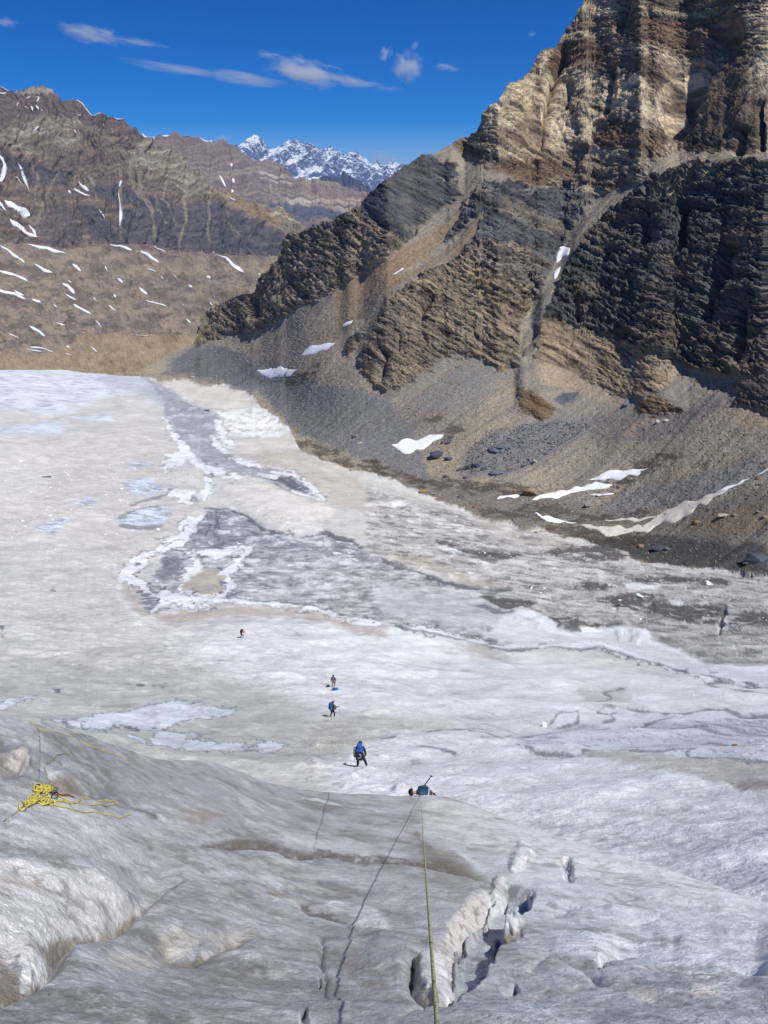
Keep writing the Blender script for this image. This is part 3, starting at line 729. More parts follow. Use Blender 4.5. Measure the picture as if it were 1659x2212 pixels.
for p in (PL('3', [925, 750, 930, 800, 915, 850]), PL('3', [950, 760, 930, 790, 940, 830]), PL('3', [1100, 800, 1120, 830, 1200, 860]), PL('3', [880, 760, 900, 820, 880, 860])): put(ic, f1.line(p, 1.6, .8, 5), Gln, .75)
put(ic, f1.poly(PL('3', [590, 1065, 660, 1100, 760, 1130, 745, 1168, 640, 1195, 600, 1150]), 4, 10), C(112, 114, 122), .8)
put(ic, f1.poly(PL('3', [590, 1065, 660, 1100, 760, 1130, 745, 1168, 640, 1195, 600, 1150]), 4, 10) * sstep(.0, .3, lst), White, .8)
WR = [(PL('3', [880, 760, 790, 850, 760, 880, 700, 902, 630, 950, 565, 1000, 525, 1038, 600, 1062, 650, 1108, 710, 1132]), [5, 12, 14, 12, 15, 13, 10, 9, 9, 8]), (PL('3', [770, 1078, 850, 1002, 830, 948, 900, 940, 985, 922, 1065, 902]), [6, 13, 10, 14, 12, 6]),
      (PL('3', [760, 1082, 850, 1112, 950, 1112, 992, 1070, 962, 1022, 1050, 935, 1095, 892]), [5, 9, 9, 9, 8, 9, 5]), (PL('3', [650, 1180, 720, 1140, 800, 1148, 960, 1130]), [6, 12, 12, 8]), (PL('3', [640, 1100, 760, 1130, 860, 1125, 950, 1128]), [6, 10, 12, 8]),
      (PL('3', [960, 1130, 1100, 1150, 1200, 1160, 1350, 1176, 1450, 1202, 1560, 1232, 1659, 1243]), [5, 4, 4, 4, 5, 6, 6]), (PL('4', [0, 1238, 200, 1270, 400, 1306, 550, 1332, 760, 1322, 950, 1326, 1050, 1356, 1200, 1396, 1330, 1436, 1500, 1466, 1700, 1500]), [6, 7, 5, 4, 5, 6, 8, 10, 10, 8]),
      (PL('3', [690, 930, 730, 900, 790, 880]), 6), (PL('3', [1430, 935, 1480, 945, 1525, 962]), 4), (PL('3', [800, 800, 760, 840]), 7)]
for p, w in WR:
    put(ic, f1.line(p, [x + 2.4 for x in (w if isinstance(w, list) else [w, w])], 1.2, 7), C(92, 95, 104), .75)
    put(ic, f1.line(p, w, 1.4, 7) * sstep(-.34, -.1, f1.nr + f1.n1 * .6 + .12), White, .95)
put(ic, f1.poly(PL('3', [780, 1080, 862, 1010, 922, 1004, 962, 1042, 940, 1100, 862, 1108]), 3, 4), Bei, .95)
put(ic, f1.poly(PL('3', [512, 1050, 560, 1090, 600, 1150, 640, 1200, 800, 1172, 1000, 1160, 1300, 1182, 1560, 1245, 1659, 1255, 1659, 1300, 1300, 1215, 1000, 1200, 700, 1228, 590, 1190]), 8, 8), C(188, 178, 166), .75)  # beige shadow strip below the white rim, painted in
for p in (PL('3', [510, 640, 560, 615, 645, 615, 692, 640, 660, 690, 560, 688, 525, 660]), PL('3', [485, 792, 560, 758, 700, 738, 745, 760, 690, 820, 590, 826, 520, 818]), PL('3', [300, 722, 370, 700, 432, 708, 405, 746]), PL('3', [145, 835, 200, 798, 295, 775, 260, 830, 230, 862, 175, 848]), PL('3', [520, 545, 600, 540, 650, 560, 560, 575])):
    m = f1.poly(p, 3, 13)
    put(ic, m, C(156, 158, 164), .7)
    put(ic, m * sstep(-.12, .2, cs + f1.n3 * .3 + .1), Blu, .95)
for p in (PL('3', [740, 660, 700, 690, 560, 735]), PL('3', [500, 790, 560, 760, 690, 735]), PL('3', [510, 815, 600, 828, 700, 818])): put(ic, f1.line(p, 3, 1.5, 8), Gdk, .6)
put(ic, f1.line(PL('3', [500, 930, 492, 980, 520, 1140, 580, 1200, 700, 1252, 860, 1312, 1000, 1400, 1200, 1520, 1380, 1600]), 4, 2, 6), C(226, 224, 222), .55)
# lower left melt strips
for p in (PL('5', [290, 335, 480, 300, 640, 262, 800, 252, 865, 262, 1003, 275, 975, 300, 900, 316, 800, 322, 690, 362, 600, 362, 500, 352, 360, 366, 220, 332]), PL('5', [-60, 285, 50, 243, 150, 222, 148, 240, 60, 264, -60, 300]), PL('5', [640, 400, 700, 368, 830, 368, 862, 382, 800, 396, 1000, 420, 1225, 424, 1180, 442, 960, 452, 800, 452, 690, 432]), PL('5', [180, 320, 300, 335, 420, 380, 600, 400, 700, 480, 640, 430, 560, 400])):
    put(ic, f1.poly(p, 1.3, 5, 2.2), C(96, 101, 114), .85)
    m = f1.poly(p, 1.3, 5)
    put(ic, m, C(222, 228, 238), .95)
    put(ic, m * sstep(.1, .6, f1.n1 + f1.n3 * .5), C(190, 192, 196), .8)
for p in (PL('5', [520, 355, 560, 350, 600, 366, 550, 368]), PL('5', [530, 175, 560, 172, 550, 180]), PL('5', [590, 172, 612, 168, 610, 180]), PL('5', [660, 172, 690, 166, 720, 160, 700, 178]), PL('5', [240, 196, 256, 194, 250, 206]), PL('3', [180, 1100, 230, 1080, 240, 1095]), PL('3', [0, 1250, 20, 1240, 12, 1300])): put(ic, f1.poly(p, 2, 3), Gln, .8)
put(ic, band * sstep(.14, .32, f1.nr + f1.n3 * .5), C(214, 216, 222), .6)
# right-hand ice under the moraine
rice = f1.poly(PL('4', [-60, 640, 120, 690, 300, 745, 420, 790, 650, 845, 900, 910, 1060, 965, 1300, 1000, 1720, 1030, 1720, 1430, 1400, 1390, 1200, 1300, 1000, 1250, 700, 1200, 640, 1150, 540, 1080, 330, 1060, 150, 1000, -60, 950]), 8, 12)
put(ic, rice, C(188, 187, 186), .85)
rst = fl(fbm((U1 - V1 * .8) / 60, (V1 - U1 * .12) / 4.5, octs=5, gain=.68))
put(ic, rice * sstep(-.05, .3, rst + f1.n3 * .2), C(122, 119, 118), .75); put(ic, rice * sstep(.15, .5, -rst + f1.n3 * .2), C(222, 222, 226), .65)
put(ic, f1.poly(PL('4', [380, 790, 520, 790, 700, 850, 900, 905, 1060, 930, 1060, 960, 850, 960, 600, 900]), 5, 8), C(186, 182, 178), .7)
DK = [PL('4', [680, 932, 850, 902, 1000, 912, 1072, 952, 1000, 972, 850, 962]), PL('4', [1050, 1036, 1200, 1034, 1500, 1050, 1480, 1064, 1250, 1062, 1100, 1052]), PL('4', [830, 1082, 900, 1060, 1002, 1080, 900, 1104]), PL('4', [975, 1132, 1080, 1108, 1200, 1110, 1090, 1160, 1010, 1180]),
      PL('4', [1090, 1178, 1180, 1138, 1300, 1138, 1480, 1160, 1470, 1200, 1450, 1232, 1300, 1228]), PL('4', [1505, 1190, 1720, 1188, 1720, 1250, 1560, 1240, 1500, 1260]), PL('4', [430, 1112, 640, 1138, 668, 1166, 560, 1172, 480, 1160]), PL('4', [700, 1212, 850, 1252, 960, 1248, 1040, 1236, 900, 1238, 800, 1205]), PL('4', [240, 880, 340, 900, 320, 915, 250, 900]), PL('4', [330, 920, 470, 930, 600, 950, 470, 960])]
for p in DK: put(ic, f1.poly(p, 3, 11, 2) * sstep(-.45, .0, rst + f1.n3 * .3 + .2), C(74, 72, 72), .9)
put(ic, f1.poly(PL('4', [240, 860, 700, 930, 1100, 970, 1500, 1020, 1720, 1040, 1720, 1330, 1450, 1300, 1000, 1190, 640, 1130, 400, 1040]), 10, 14) * sstep(.16, .4, rst + f1.nr * .5), C(96, 92, 90), .7)
for p in (PL('4', [980, 1072, 1080, 1064, 1200, 1078, 1100, 1088]), PL('4', [240, 910, 340, 930, 300, 950]), PL('4', [420, 960, 540, 990, 440, 990]), PL('4', [20, 700, 120, 730, 60, 740]), PL('4', [1200, 1140, 1400, 1145, 1380, 1152])): put(ic, f1.poly(p, 3, 8), White, .8)
put(ic, f1.poly(PL('4', [0, 955, 150, 990, 330, 1050, 540, 1075, 380, 1030, 200, 960, 60, 920]), 5, 8), C(190, 185, 168), .6)
for p in (PL('4', [160, 1010, 330, 1072, 560, 1090]), PL('4', [400, 1150, 520, 1190, 640, 1215]), PL('4', [640, 1180, 700, 1212, 860, 1262])): put(ic, f1.line(p, 4, 2, 6), Gdk, .8)  # first one: shadow edge of the ice scarp, painted dark
put(ic, rice * sstep(.1, .32, f1.nr * .7 + fl(mot_e) * .4), C(232, 231, 230), .6); put(ic, rice * sstep(.1, .32, -f1.nr * .7 - fl(mot_e) * .4), C(108, 105, 103), .6)
ridge_w = PL('4', [530, 1206, 580, 1196, 655, 1194, 700, 1214, 760, 1248, 850, 1268, 960, 1252, 1060, 1238, 1120, 1258, 1200, 1302, 1300, 1350, 1400, 1390, 1530, 1412, 1720, 1430])
put(ic, f1.poly(ridge_w + PL('4', [1720, 1500, 1500, 1462, 1330, 1430, 1200, 1390, 1050, 1350, 950, 1322, 760, 1318, 560, 1326, 430, 1280]), 4, 5), C(226, 228, 234), .85)
put(ic, f1.line([(a, b + 5) for a, b in ridge_w], 6, 3, 5), White, .9)
put(ic, f1.poly(PL('4', [290, 1320, 420, 1316, 560, 1350, 470, 1372, 380, 1356]), 8, 9), C(182, 180, 172), .8)
LN_D = [(PL('4', [0, 1246, 200, 1276, 400, 1314, 550, 1340, 760, 1330, 950, 1334, 1050, 1364, 1200, 1404, 1330, 1446, 1500, 1476]), 1.6), (PL('4', [1400, 1490, 1450, 1480, 1560, 1500, 1659, 1506]), 1.8), (PL('4', [1390, 1495, 1480, 1520, 1659, 1540]), 1.5),
        (PL('6', [1000, 290, 940, 298, 925, 288, 960, 268, 1080, 278, 1200, 290, 1300, 290, 1400, 270, 1480, 272, 1550, 298, 1720, 288]), 2.3), (PL('6', [925, 290, 985, 302, 1000, 312, 960, 318]), 2.0), (PL('6', [590, 430, 660, 458, 780, 464, 850, 470, 872, 450, 1000, 450, 1110, 466, 1210, 462, 1350, 442, 1310, 462, 1325, 488, 1450, 494, 1720, 502]), 2.3),
        (PL('6', [845, 243, 940, 245, 990, 226, 955, 206, 1040, 184]), 2.0), (PL('6', [1060, 360, 1100, 345, 1250, 350, 1400, 345]), 1.8), (PL('6', [1060, 345, 1080, 365, 1140, 330, 1260, 300]), 1.7), (PL('6', [380, 355, 440, 370, 520, 395, 640, 388, 760, 376, 860, 360, 960, 370, 1000, 350]), 1.7), (PL('6', [430, 390, 520, 400, 560, 380]), 1.6),
        (PL('6', [720, 330, 760, 300, 845, 288, 845, 325, 760, 340]), 1.6), (PL('6', [1240, 360, 1330, 350, 1420, 365, 1500, 380]), 1.5), (PL('6', [200, 380, 330, 350, 420, 345, 480, 360]), 1.3), (PL('6', [110, 440, 180, 440, 320, 465]), 1.5), (PL('6', [0, 404, 60, 402]), 2.0), (PL('6', [1320, 430, 1400, 410, 1560, 440]), 1.6)]
slush = f1.poly(PL('6', [560, 400, 700, 370, 860, 330, 1000, 340, 1080, 285, 1300, 295, 1480, 280, 1720, 300, 1720, 500, 1450, 490, 1320, 480, 1200, 460, 1100, 465, 1000, 448, 870, 450, 780, 462, 640, 450]), 5, 10)
put(ic, slush, C(214, 220, 230), .75)
put(ic, slush * sstep(.02, .4, rst + f1.n3 * .25), C(148, 150, 158), .7)
put(ic, f1.poly(PL('6', [1300, 310, 1500, 300, 1720, 310, 1720, 400, 1500, 380, 1350, 340]), 6, 10) * sstep(-.3, .2, rst), C(140, 146, 160), .7)
for p in (PL('6', [930, 285, 960, 274, 1080, 284, 1200, 296, 1300, 296, 1400, 278, 1480, 280, 1550, 306, 1720, 296, 1720, 316, 1500, 312, 1300, 318, 1120, 330, 1000, 338, 970, 320, 1000, 308]), PL('6', [720, 325, 770, 300, 842, 292, 842, 322, 760, 336]), PL('6', [640, 440, 780, 456, 855, 462, 872, 440, 960, 420, 1100, 440, 1100, 460, 1000, 446, 870, 446])): put(ic, f1.poly(p, 2.5, 5), C(232, 236, 242), .9)
put(ic, f1.poly(PL('6', [870, 455, 1000, 455, 1110, 472, 1210, 468, 1310, 486, 1450, 498, 1720, 506, 1720, 640, 1600, 620, 1450, 600, 1300, 562, 1060, 518, 900, 490]), 8, 8), C(180, 176, 172), .75)
put(ic, f1.poly(PL('6', [1480, 600, 1720, 560, 1720, 640, 1560, 630]), 6, 9), C(140, 132, 122), .7)
put(ic, f1.poly(PL('6', [840, 190, 1040, 180, 1100, 260, 900, 270]), 10, 10), C(196, 194, 192), .6)
lines = np.zeros_like(Uc)
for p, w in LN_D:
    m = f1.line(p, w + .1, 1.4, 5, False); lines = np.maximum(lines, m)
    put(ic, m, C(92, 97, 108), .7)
# grain
motf = fl(mot_e)
ic *= (1 + motf * .20)[:, None]
put(ic, sstep(.45, .85, motf) * sstep(.0, .4, f1.nr), White, .5); put(ic, sstep(.45, .85, -motf) * sstep(.0, .4, f1.nr), C(140, 140, 142), .5)
ic *= np.array([1.02, 1.0, .962], np.float32)
put(ic, (RNG.random(f1.U.size) > .9965) * sstep(900, 1000, Vc) * sstep(1400, 1250, Vc), White, .9)
col = lerp(col, ic, ICE[:, None])

# ---- glacier relief that belongs to the drawn features
Df = np.zeros(f1.U.size, np.float32)
hh = fl(h1)
pxm = hh / FOC
Df += f1.fold(ridge_w, -6, 9, 34, 3) * pxm * 1.0                      # snow ridge stands up, drops off on the far side
Df += f1.line(PL('4', [560, 1200, 655, 1194, 700, 1210]), 16, 14, 4) * pxm * 5 + f1.line(PL('4', [1000, 1248, 1060, 1240, 1130, 1268]), 18, 15, 4) * pxm * 6
Df -= lines * pxm * .8
Df -= f1.fold(PL('4', [0, 960, 150, 1000, 330, 1062, 560, 1085]), 6, 9, 14, 3) * pxm
Df -= f1.fold(PL('3', [880, 745, 970, 740, 1060, 772, 1130, 824, 1280, 864, 1400, 844, 1500, 874, 1659, 974]), 6, 9, 20, 3) * pxm
Df -= f1.line(PL('4', [1475, 1165, 1455, 1215, 1450, 1275]), [4, 6, 3], 3, 5) * pxm * 9
Df -= f1.line(PL('4', [1300, 1236, 1380, 1225, 1440, 1240]), [2, 4, 2], 2, 5) * pxm * 5
Df -= f1.fold(PL('4', [1060, 1180, 1090, 1160, 1180, 1140]), 8, 8, 12, 4) * pxm
Df += f1.poly(PL('3', [970, 660, 1100, 648, 1300, 715, 1440, 750, 1420, 800, 1200, 812, 1040, 742]), 22, 8) * pxm * 9
Df -= f1.fold(PL('3', [760, 268, 900, 300, 1040, 302, 1112, 290]), 4, 6, 10, 3) * pxm
lump = np.maximum(fl(fbm_att(Xt, Yt, Zt, 6.0, 3, spl, .5)) - .12, 0)
Df += rice * lump * .9 * np.clip(hh / 180, .6, 2)
lum2 = np.maximum(fl(fbm_att(Xt, Yt, Zt, 1.3, 2, spl, .6)) - .12, 0)
Df += f1.poly(PL('0', [700, 1545, 830, 1500, 980, 1560, 960, 1590, 800, 1600, 900, 1720, 640, 1720, 640, 1600]), 24, 12) * lum2 * .5
D = D.ravel() + Df * ICE
Q1 = Pf + N1.reshape(-1, 3) * D[:, None]
FACES1 = grid_faces(NV, NU)
icef = ICE[FACES1].mean(1) > .5
rkf = rock[FACES1].mean(1) > .45
glacier = structure(link('glacier', sub_mesh('glacier', Q1, FACES1, icef, col, True), M_ICE))
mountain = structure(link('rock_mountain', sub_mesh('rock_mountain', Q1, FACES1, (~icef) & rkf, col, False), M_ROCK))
scree = structure(link('scree_slope', sub_mesh('scree_slope', Q1, FACES1, (~icef) & (~rkf), col, False), M_SCREE))
# far side of the mountain and of the glacier crest
nb = 9
top = Q1.reshape(NV, NU, 3)[0]
hr = np.hypot(top[:, 0], top[:, 1])
rows = [top]
for i in range(1, nb):
    f = i * .05
    r = hr * (1 + f)
    p = np.stack([top[:, 0] * r / hr, top[:, 1] * r / hr, top[:, 2] - hr * f * np.interp(uu, [300, 420], [.55, .95]) + fbm(uu / 30, uu * 0 + i * .6, octs=3) * hr * .012 * min(i, 3)], -1)
    rows.append(p)
BK = np.stack(rows[::-1], 0)
bf = grid_faces(nb, NU)
bcol = np.tile(C(126, 106, 84), (nb * NU, 1)); 
gl = (uu < 305)
isg = np.tile(gl, nb)[bf].all(1)
bcol[np.tile(gl, nb)] = Gd
structure(link('mountain_far_side', sub_mesh('mountain_far_side', BK.reshape(-1, 3), bf, ~isg, bcol, False), M_ROCK))
structure(link('glacier_far_side', sub_mesh('glacier_far_side', BK.reshape(-1, 3), bf, isg, bcol, True), M_ICE))
print('layer1', round(time.time() - T0, 1))
G1 = Q1.reshape(NV, NU, 3)
def ground1(u, v):
    """point on the glacier / scree surveyed along a view ray"""
    j = np.clip((u - uu[0]) / (uu[1] - uu[0]), 0, NU - 1.001); j0 = int(j)
    w = np.clip((v - vtop[j0]) / (vbot[j0] - vtop[j0]), 0, 1) ** (1 / 1.08) * (NV - 1)
    i0 = min(int(w), NV - 2); a, b = w - i0, j - j0
    p = (G1[i0, j0] * (1 - a) + G1[i0 + 1, j0] * a) * (1 - b) + (G1[i0, j0 + 1] * (1 - a) + G1[i0 + 1, j0 + 1] * a) * b
    return Vector(p)
# ------------------------------------------------------------------ LAYER 0: the steep ice slope underfoot
NU0, NV0 = 880, 330
u0 = np.linspace(-75, 1735, NU0)
lip = blur1(interp_poly(LIP, u0), 12, 0)
VB = 2290.0
w0 = np.linspace(0, 1, NV0)[:, None]
V0 = lip[None] + (VB - lip)[None] * (w0 ** 1.15)
U0 = np.broadcast_to(u0[None], V0.shape).copy()
t0 = ray_t(U0, V0)
lip_s = blur1(interp_poly(LIP, u0), 26, 0)
hb = np.interp(u0, [-80, 830, 1735], [1.95, 1.85, 1.95])
hl_left = np.interp(u0, [-80, 80, 200, 340, 600, 760, 950], [12.5, 12.8, 14, 16, 21, 23.5, 24.5])
hl_right = np.exp(prof(lip))
hl = lerp(hl_left, hl_right * .985, sstep(930, 1080, u0))
kq = hl / hb
tb, tl = t0[-1], ray_t(u0, np.minimum(lip_s, lip + 30) - 3)
S0 = (tl * kq - tb) / (kq - 1)                    # one even slope per column
H0 = hb[None] * (tb - S0)[None] / np.maximum(t0 - S0[None], (tl - S0)[None] * .75)
LE = np.log(hb)[None] + (tb[None] - t0) / (tb - tl)[None] * np.log(kq)[None]
H0 = np.exp(blur1(.3 * np.log(H0) + .7 * LE, 14, 1))
_pg = point_h(U0, V0, H0)
sp0 = np.maximum(np.linalg.norm(np.gradient(_pg, axis=1), axis=-1), .55 * np.linalg.norm(np.gradient(_pg, axis=0), axis=-1)).ravel().astype(np.float32)
U0, V0, H0 = jitter(U0, V0, H0)
P0 = point_h(U0, V0, H0)
N0 = normals(_pg)
f0 = Field(U0, V0, 5.0)
f0.rag = 10.0
sl0 = np.linalg.norm(P0, axis=-1)
px0 = (sl0 / FOC).ravel().astype(np.float32)      # metres per survey unit
x0, y0, z0 = [P0[..., k].astype(np.float32).ravel() for k in range(3)]
xr, yr, zr = turned(x0, y0, z0)
ls = np.log(sl0.ravel()).astype(np.float32)
B = np.zeros(f0.U.size, np.float32)               # relief in survey units

# swells; wavelength grows with distance so that the near ice keeps its small forms
swA = fbm(xr / 2.2 + .4, yr / 2.6, zr / 2.6, octs=3, gain=.5)
swB = fbm(xr / .8 + .37, yr / .9, zr / .9, octs=3, gain=.55)
flow = fbm(f0.U / 260 + f0.V / 900, f0.V / 26 - f0.U / 190, octs=4, gain=.6)
fine = fbm_att(xr, yr, zr, .17, 4, sp0, .7)
gr = fbm_att(xr, yr, zr, .04, 3, sp0, .7, 3.0)
m0 = 0; m0d = 0
for i_, lam in enumerate((2.4, 1.2, .6, .3, .15, .075, .038)):
    pn = perlin(xr / lam + 3.37 * i_ + .43, yr / (lam * .9) + 5.29 * i_ + .21, zr / lam + .37) * sstep(1.6, 4.0, lam / sp0)
    m0 = m0 + pn; m0d = m0d + pn * lam * .05
m0 = np.clip(m0 * .6, -1, 1)
near = sstep(14, 4, sl0.ravel())
B += swA * 15 * (.4 + .6 * near) + swB * 8 * (.3 + .7 * near) + flow * 11 + fine * 2.2 + gr * .8 * near + m0d / px0 * .42
# crease and fold set
LH = PL('e', [-80, 1390, 0, 1360, 150, 1300, 300, 1240, 400, 1180, 440, 1060, 520, 985, 600, 940, 800, 910, 900, 850, 1000, 770, 1120, 670, 1200, 610, 1330, 560])
B -= f0.fold(LH, 58, 62, 7, 3, 1.2)
B -= f0.poly(PL('e', [-80, 900, 140, 900, 190, 1050, 300, 1150, 480, 1080, 430, 1170, 250, 1260, 0, 1350, -80, 1390]), 24, 8) * 16
B += f0.line(PL('e', [-80, 440, 200, 450, 420, 520, 700, 540, 860, 610, 1000, 620]), 10, 16, 6) * 9
HW = f0.poly(PL('e', [-80, 450, 200, 460, 500, 560, 720, 590, 860, 680, 830, 780, 700, 880, 480, 920, 300, 1080, -80, 960]), 30, 10)
B += HW * ridged((f0.U + f0.V * .3) / 15 + f0.n1 * 1.5, f0.V / 90, octs=4, gain=.6) * 2.6
B -= f0.fold(PL('5', [640, 1290, 720, 1320, 800, 1330, 900, 1300, 1000, 1270, 1090, 1262]), 20, 26, 12, 4)
B -= f0.fold(PL('e', [1180, 1000, 1320, 1060, 1450, 1080]), 13, 24, 10, 4)
CR1 = PL('5', [640, 740, 700, 800, 760, 862, 880, 856, 960, 846, 1050, 852, 1130, 850, 1200, 874, 1270, 902, 1400, 900, 1500, 916, 1660, 932]) + PL('6', [100, 932, 200, 945, 300, 962, 400, 992, 480, 1024])
B -= f0.fold(CR1, 17, 8, 4.5, 3.5)
CR2 = PL('5', [1230, 1120, 1275, 1112, 1330, 1142, 1450, 1172, 1550, 1192, 1660, 1216]) + PL('6', [40, 1220, 100, 1240, 170, 1240])
B -= f0.fold(CR2, 17, 18, 4, 3)
B -= f0.fold(PL('5', [380, 870, 500, 900, 620, 930, 760, 960]), 5, 8, 4, 5)
B -= f0.fold(PL('5', [480, 720, 560, 760, 660, 830, 740, 870]), 8, 6, 4, 4)
B -= f0.fold(PL('5', [190, 520, 250, 560, 300, 600, 380, 615, 470, 640]), 16, 9, 10, 4)
B -= f0.fold(PL('5', [-60, 570, 20, 560, 120, 520, 240, 510, 300, 500, 420, 540]), 10, 9, 6, 5)
B += f0.line(PL('5', [-40, 500, 20, 478, 80, 466, 120, 490]), 14, 10, 6) * 13 - f0.line(PL('5', [100, 505, 130, 512, 150, 520]), 5, 4, 4) * 10
B -= f0.line(PL('5', [-60, 430, 10, 440, 30, 470]), 9, 8, 6) * 7
B -= f0.fold(PL('5', [0, 800, 60, 740, 80, 750, 110, 790]), 8, 5, 5, 4)
for k in range(14):   # flow lines across the slope left of the rope
    a = 560 + k * 26
    B -= f0.fold(PL('5', [300 + k * 30, a, 700 + k * 34, a + 60, 1080 + k * 30, a + 90]), 2.2, 4, 3, 10)
# right hand crevasse: bright left wall, tilted slab, dark slot on the right
WALL = PL('d', [960, 470, 925, 560, 830, 610, 800, 700, 700, 800, 620, 850, 560, 950, 550, 1050, 555, 1130, 540, 1250, 545, 1340, 500, 1420, 420, 1480])
SLOT = PL('d', [1180, 540, 1150, 640, 1060, 700, 950, 740, 930, 820, 900, 960, 860, 1050, 800, 1160, 700, 1270, 620, 1340, 540, 1420, 420, 1485])
slab = f0.poly(WALL + SLOT[::-1], 5, 0)
WTOP = PL('d', [900, 440, 800, 480, 750, 515, 690, 560, 600, 660, 540, 720, 480, 800, 400, 880, 340, 960, 300, 1050, 250, 1150, 230, 1250, 300, 1380, 400, 1480])
wallz = f0.poly(WTOP + WALL[::-1], 5, 0)
dA, _, _, iA = f0.dist(WTOP, 0, 120); dB, _, _, iB = f0.dist(WALL, 0, 120)
da_ = np.full(B.size, 200., np.float32); db_ = da_.copy(); da_[iA] = dA; db_[iB] = dB
ramp = np.clip(da_ / (da_ + db_ + .01), 0, 1) ** 1.4
B -= np.maximum(wallz * ramp, slab) * 30
B += wallz * (fbm(f0.U / 46, f0.V / 40, octs=5, gain=.45) * 5)
sdS, alS, sideS, idS = f0.dist(SLOT, 3, 70)
sl_ = np.zeros_like(B); sl_[idS] = np.exp(-sdS / 22) * np.clip(np.minimum(alS, 1 - alS) * 8, 0, 1)
B -= slab * sl_ * 12
B -= f0.line(PL('d', [890, 760, 880, 900, 860, 1000, 830, 1080, 760, 1180, 690, 1270]), [6, 10, 9, 7, 6, 4], 4, 3) * 34
B -= f0.line(PL('d', [1170, 545, 1120, 600, 1110, 660]), [6, 12, 6], 5, 3) * 17
B -= f0.line(PL('d', [960, 500, 945, 560, 920, 590]), [3, 5, 3], 3, 2) * 14
B -= f0.line(PL('d', [620, 840, 590, 920, 560, 1000]), [4, 6, 3], 4, 3) * 20
B -= f0.line(PL('d', [560, 1340, 530, 1400, 470, 1470]), [7, 12, 6], 4, 3) * 32
B -= f0.line(PL('d', [1400, 290, 1450, 310, 1460, 370, 1480, 425]), [11, 9, 6, 6], 4, 3) * 22
B -= f0.fold(PL('d', [910, 1325, 960, 1300, 1050, 1262]), 14, 4, 9, 2); B -= f0.fold(PL('d', [960, 1355, 1010, 1320, 1050, 1265]), 10, 3, 6, 2)
B += f0.line(PL('d', [1010, 340, 1060, 250, 1100, 215, 1150, 260]), 13, 10, 5) * 13
B += f0.line(PL('d', [870, 560, 890, 470, 920, 430]), 11, 8, 4) * 12
B += f0.line(PL('d', [960, 800, 1010, 740, 1060, 770]), 11, 9, 4) * 14
B -= f0.line(PL('d', [960, 860, 1020, 850, 1080, 820]), 8, 8, 5) * 6
# block under the rope
blkm = f0.poly(PL('d', [250, 1100, 330, 1050, 470, 1070, 500, 1180, 540, 1300, 500, 1420, 420, 1460, 350, 1330, 250, 1240]), 9, 5)
B += blkm * 16
B -= f0.fold(PL('d', [220, 1060, 200, 1180, 190, 1300, 260, 1380, 390, 1480]), 22, 9, 9, 3)
B += f0.poly(PL('d', [-100, 860, 120, 870, 200, 960, 170, 1150, 150, 1290, 0, 1240, -200, 1180]), 30, 8) * 12
for k in range(10):
    B -= f0.fold(PL('d', [560 + k * 8, 1240 - k * 42, 680 + k * 10, 1150 - k * 38, 820 + k * 8, 1060 - k * 26]), 3.5, 4, 2.5, 3)
# right hand waves
RL = PL('6', [930, 1372, 945, 1340, 1000, 1312, 1090, 1300, 1200, 1330, 1300, 1346, 1450, 1356, 1720, 1362])
B -= f0.fold(RL, 30, 34, 7, 3, 1.2)
B -= f0.line(PL('6', [930, 1380, 945, 1345, 1000, 1326]), [6, 10, 6], 4, 2) * 12
B -= f0.fold(PL('6', [1080, 1410, 1250, 1385, 1400, 1420, 1720, 1400]), 14, 18, 12, 5)
for (p, d, a, b) in ((PL('6', [900, 1090, 1100, 1060, 1300, 1090, 1500, 1110, 1720, 1150]), 12, 18, 14), (PL('6', [1000, 1180, 1200, 1150, 1400, 1200, 1720, 1260]), 13, 20, 14), (PL('6', [700, 1000, 900, 970, 1200, 980, 1500, 1010]), 9, 14, 12),
                     (PL('6', [640, 900, 760, 880, 900, 870, 1000, 900]), 7, 9, 7), (PL('6', [960, 1250, 1150, 1235, 1300, 1250]), 8, 16, 12), (PL('6', [700, 1150, 860, 1110, 1000, 1120]), 8, 12, 9), (PL('6', [1300, 1030, 1500, 1030, 1720, 1060]), 7, 12, 9), (PL('6', [620, 1400, 720, 1330, 860, 1380, 960, 1480]), 12, 16, 10)):
    B -= f0.fold(p, d, a, b, 8)
B -= f0.fold(PL('5', [1370, 1235, 1385, 1300, 1380, 1360, 1400, 1420, 1390, 1480, 1410, 1540]), 12, 5, 5, 4)
B -= f0.line(PL('5', [1365, 1410, 1375, 1440, 1370, 1460]), 4, 2.5, 2) * 14; B -= f0.line(PL('5', [1310, 1570, 1300, 1600, 1305, 1640]), 5, 3, 2) * 16
B -= f0.line(PL('6', [80, 1610, 150, 1575, 190, 1560]), 4, 3, 3) * 12
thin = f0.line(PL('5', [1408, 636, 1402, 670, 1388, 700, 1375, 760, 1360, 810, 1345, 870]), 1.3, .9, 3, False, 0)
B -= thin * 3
# fade into the glacier on the right
mg = sstep(1000, 1080, f0.U) * sstep(70, 0, f0.V - np.broadcast_to(lip[None], f0.shape).ravel())
B *= (1 - .8 * mg)
B *= lerp(1, .55, sstep(9, 22, sl0.ravel()))

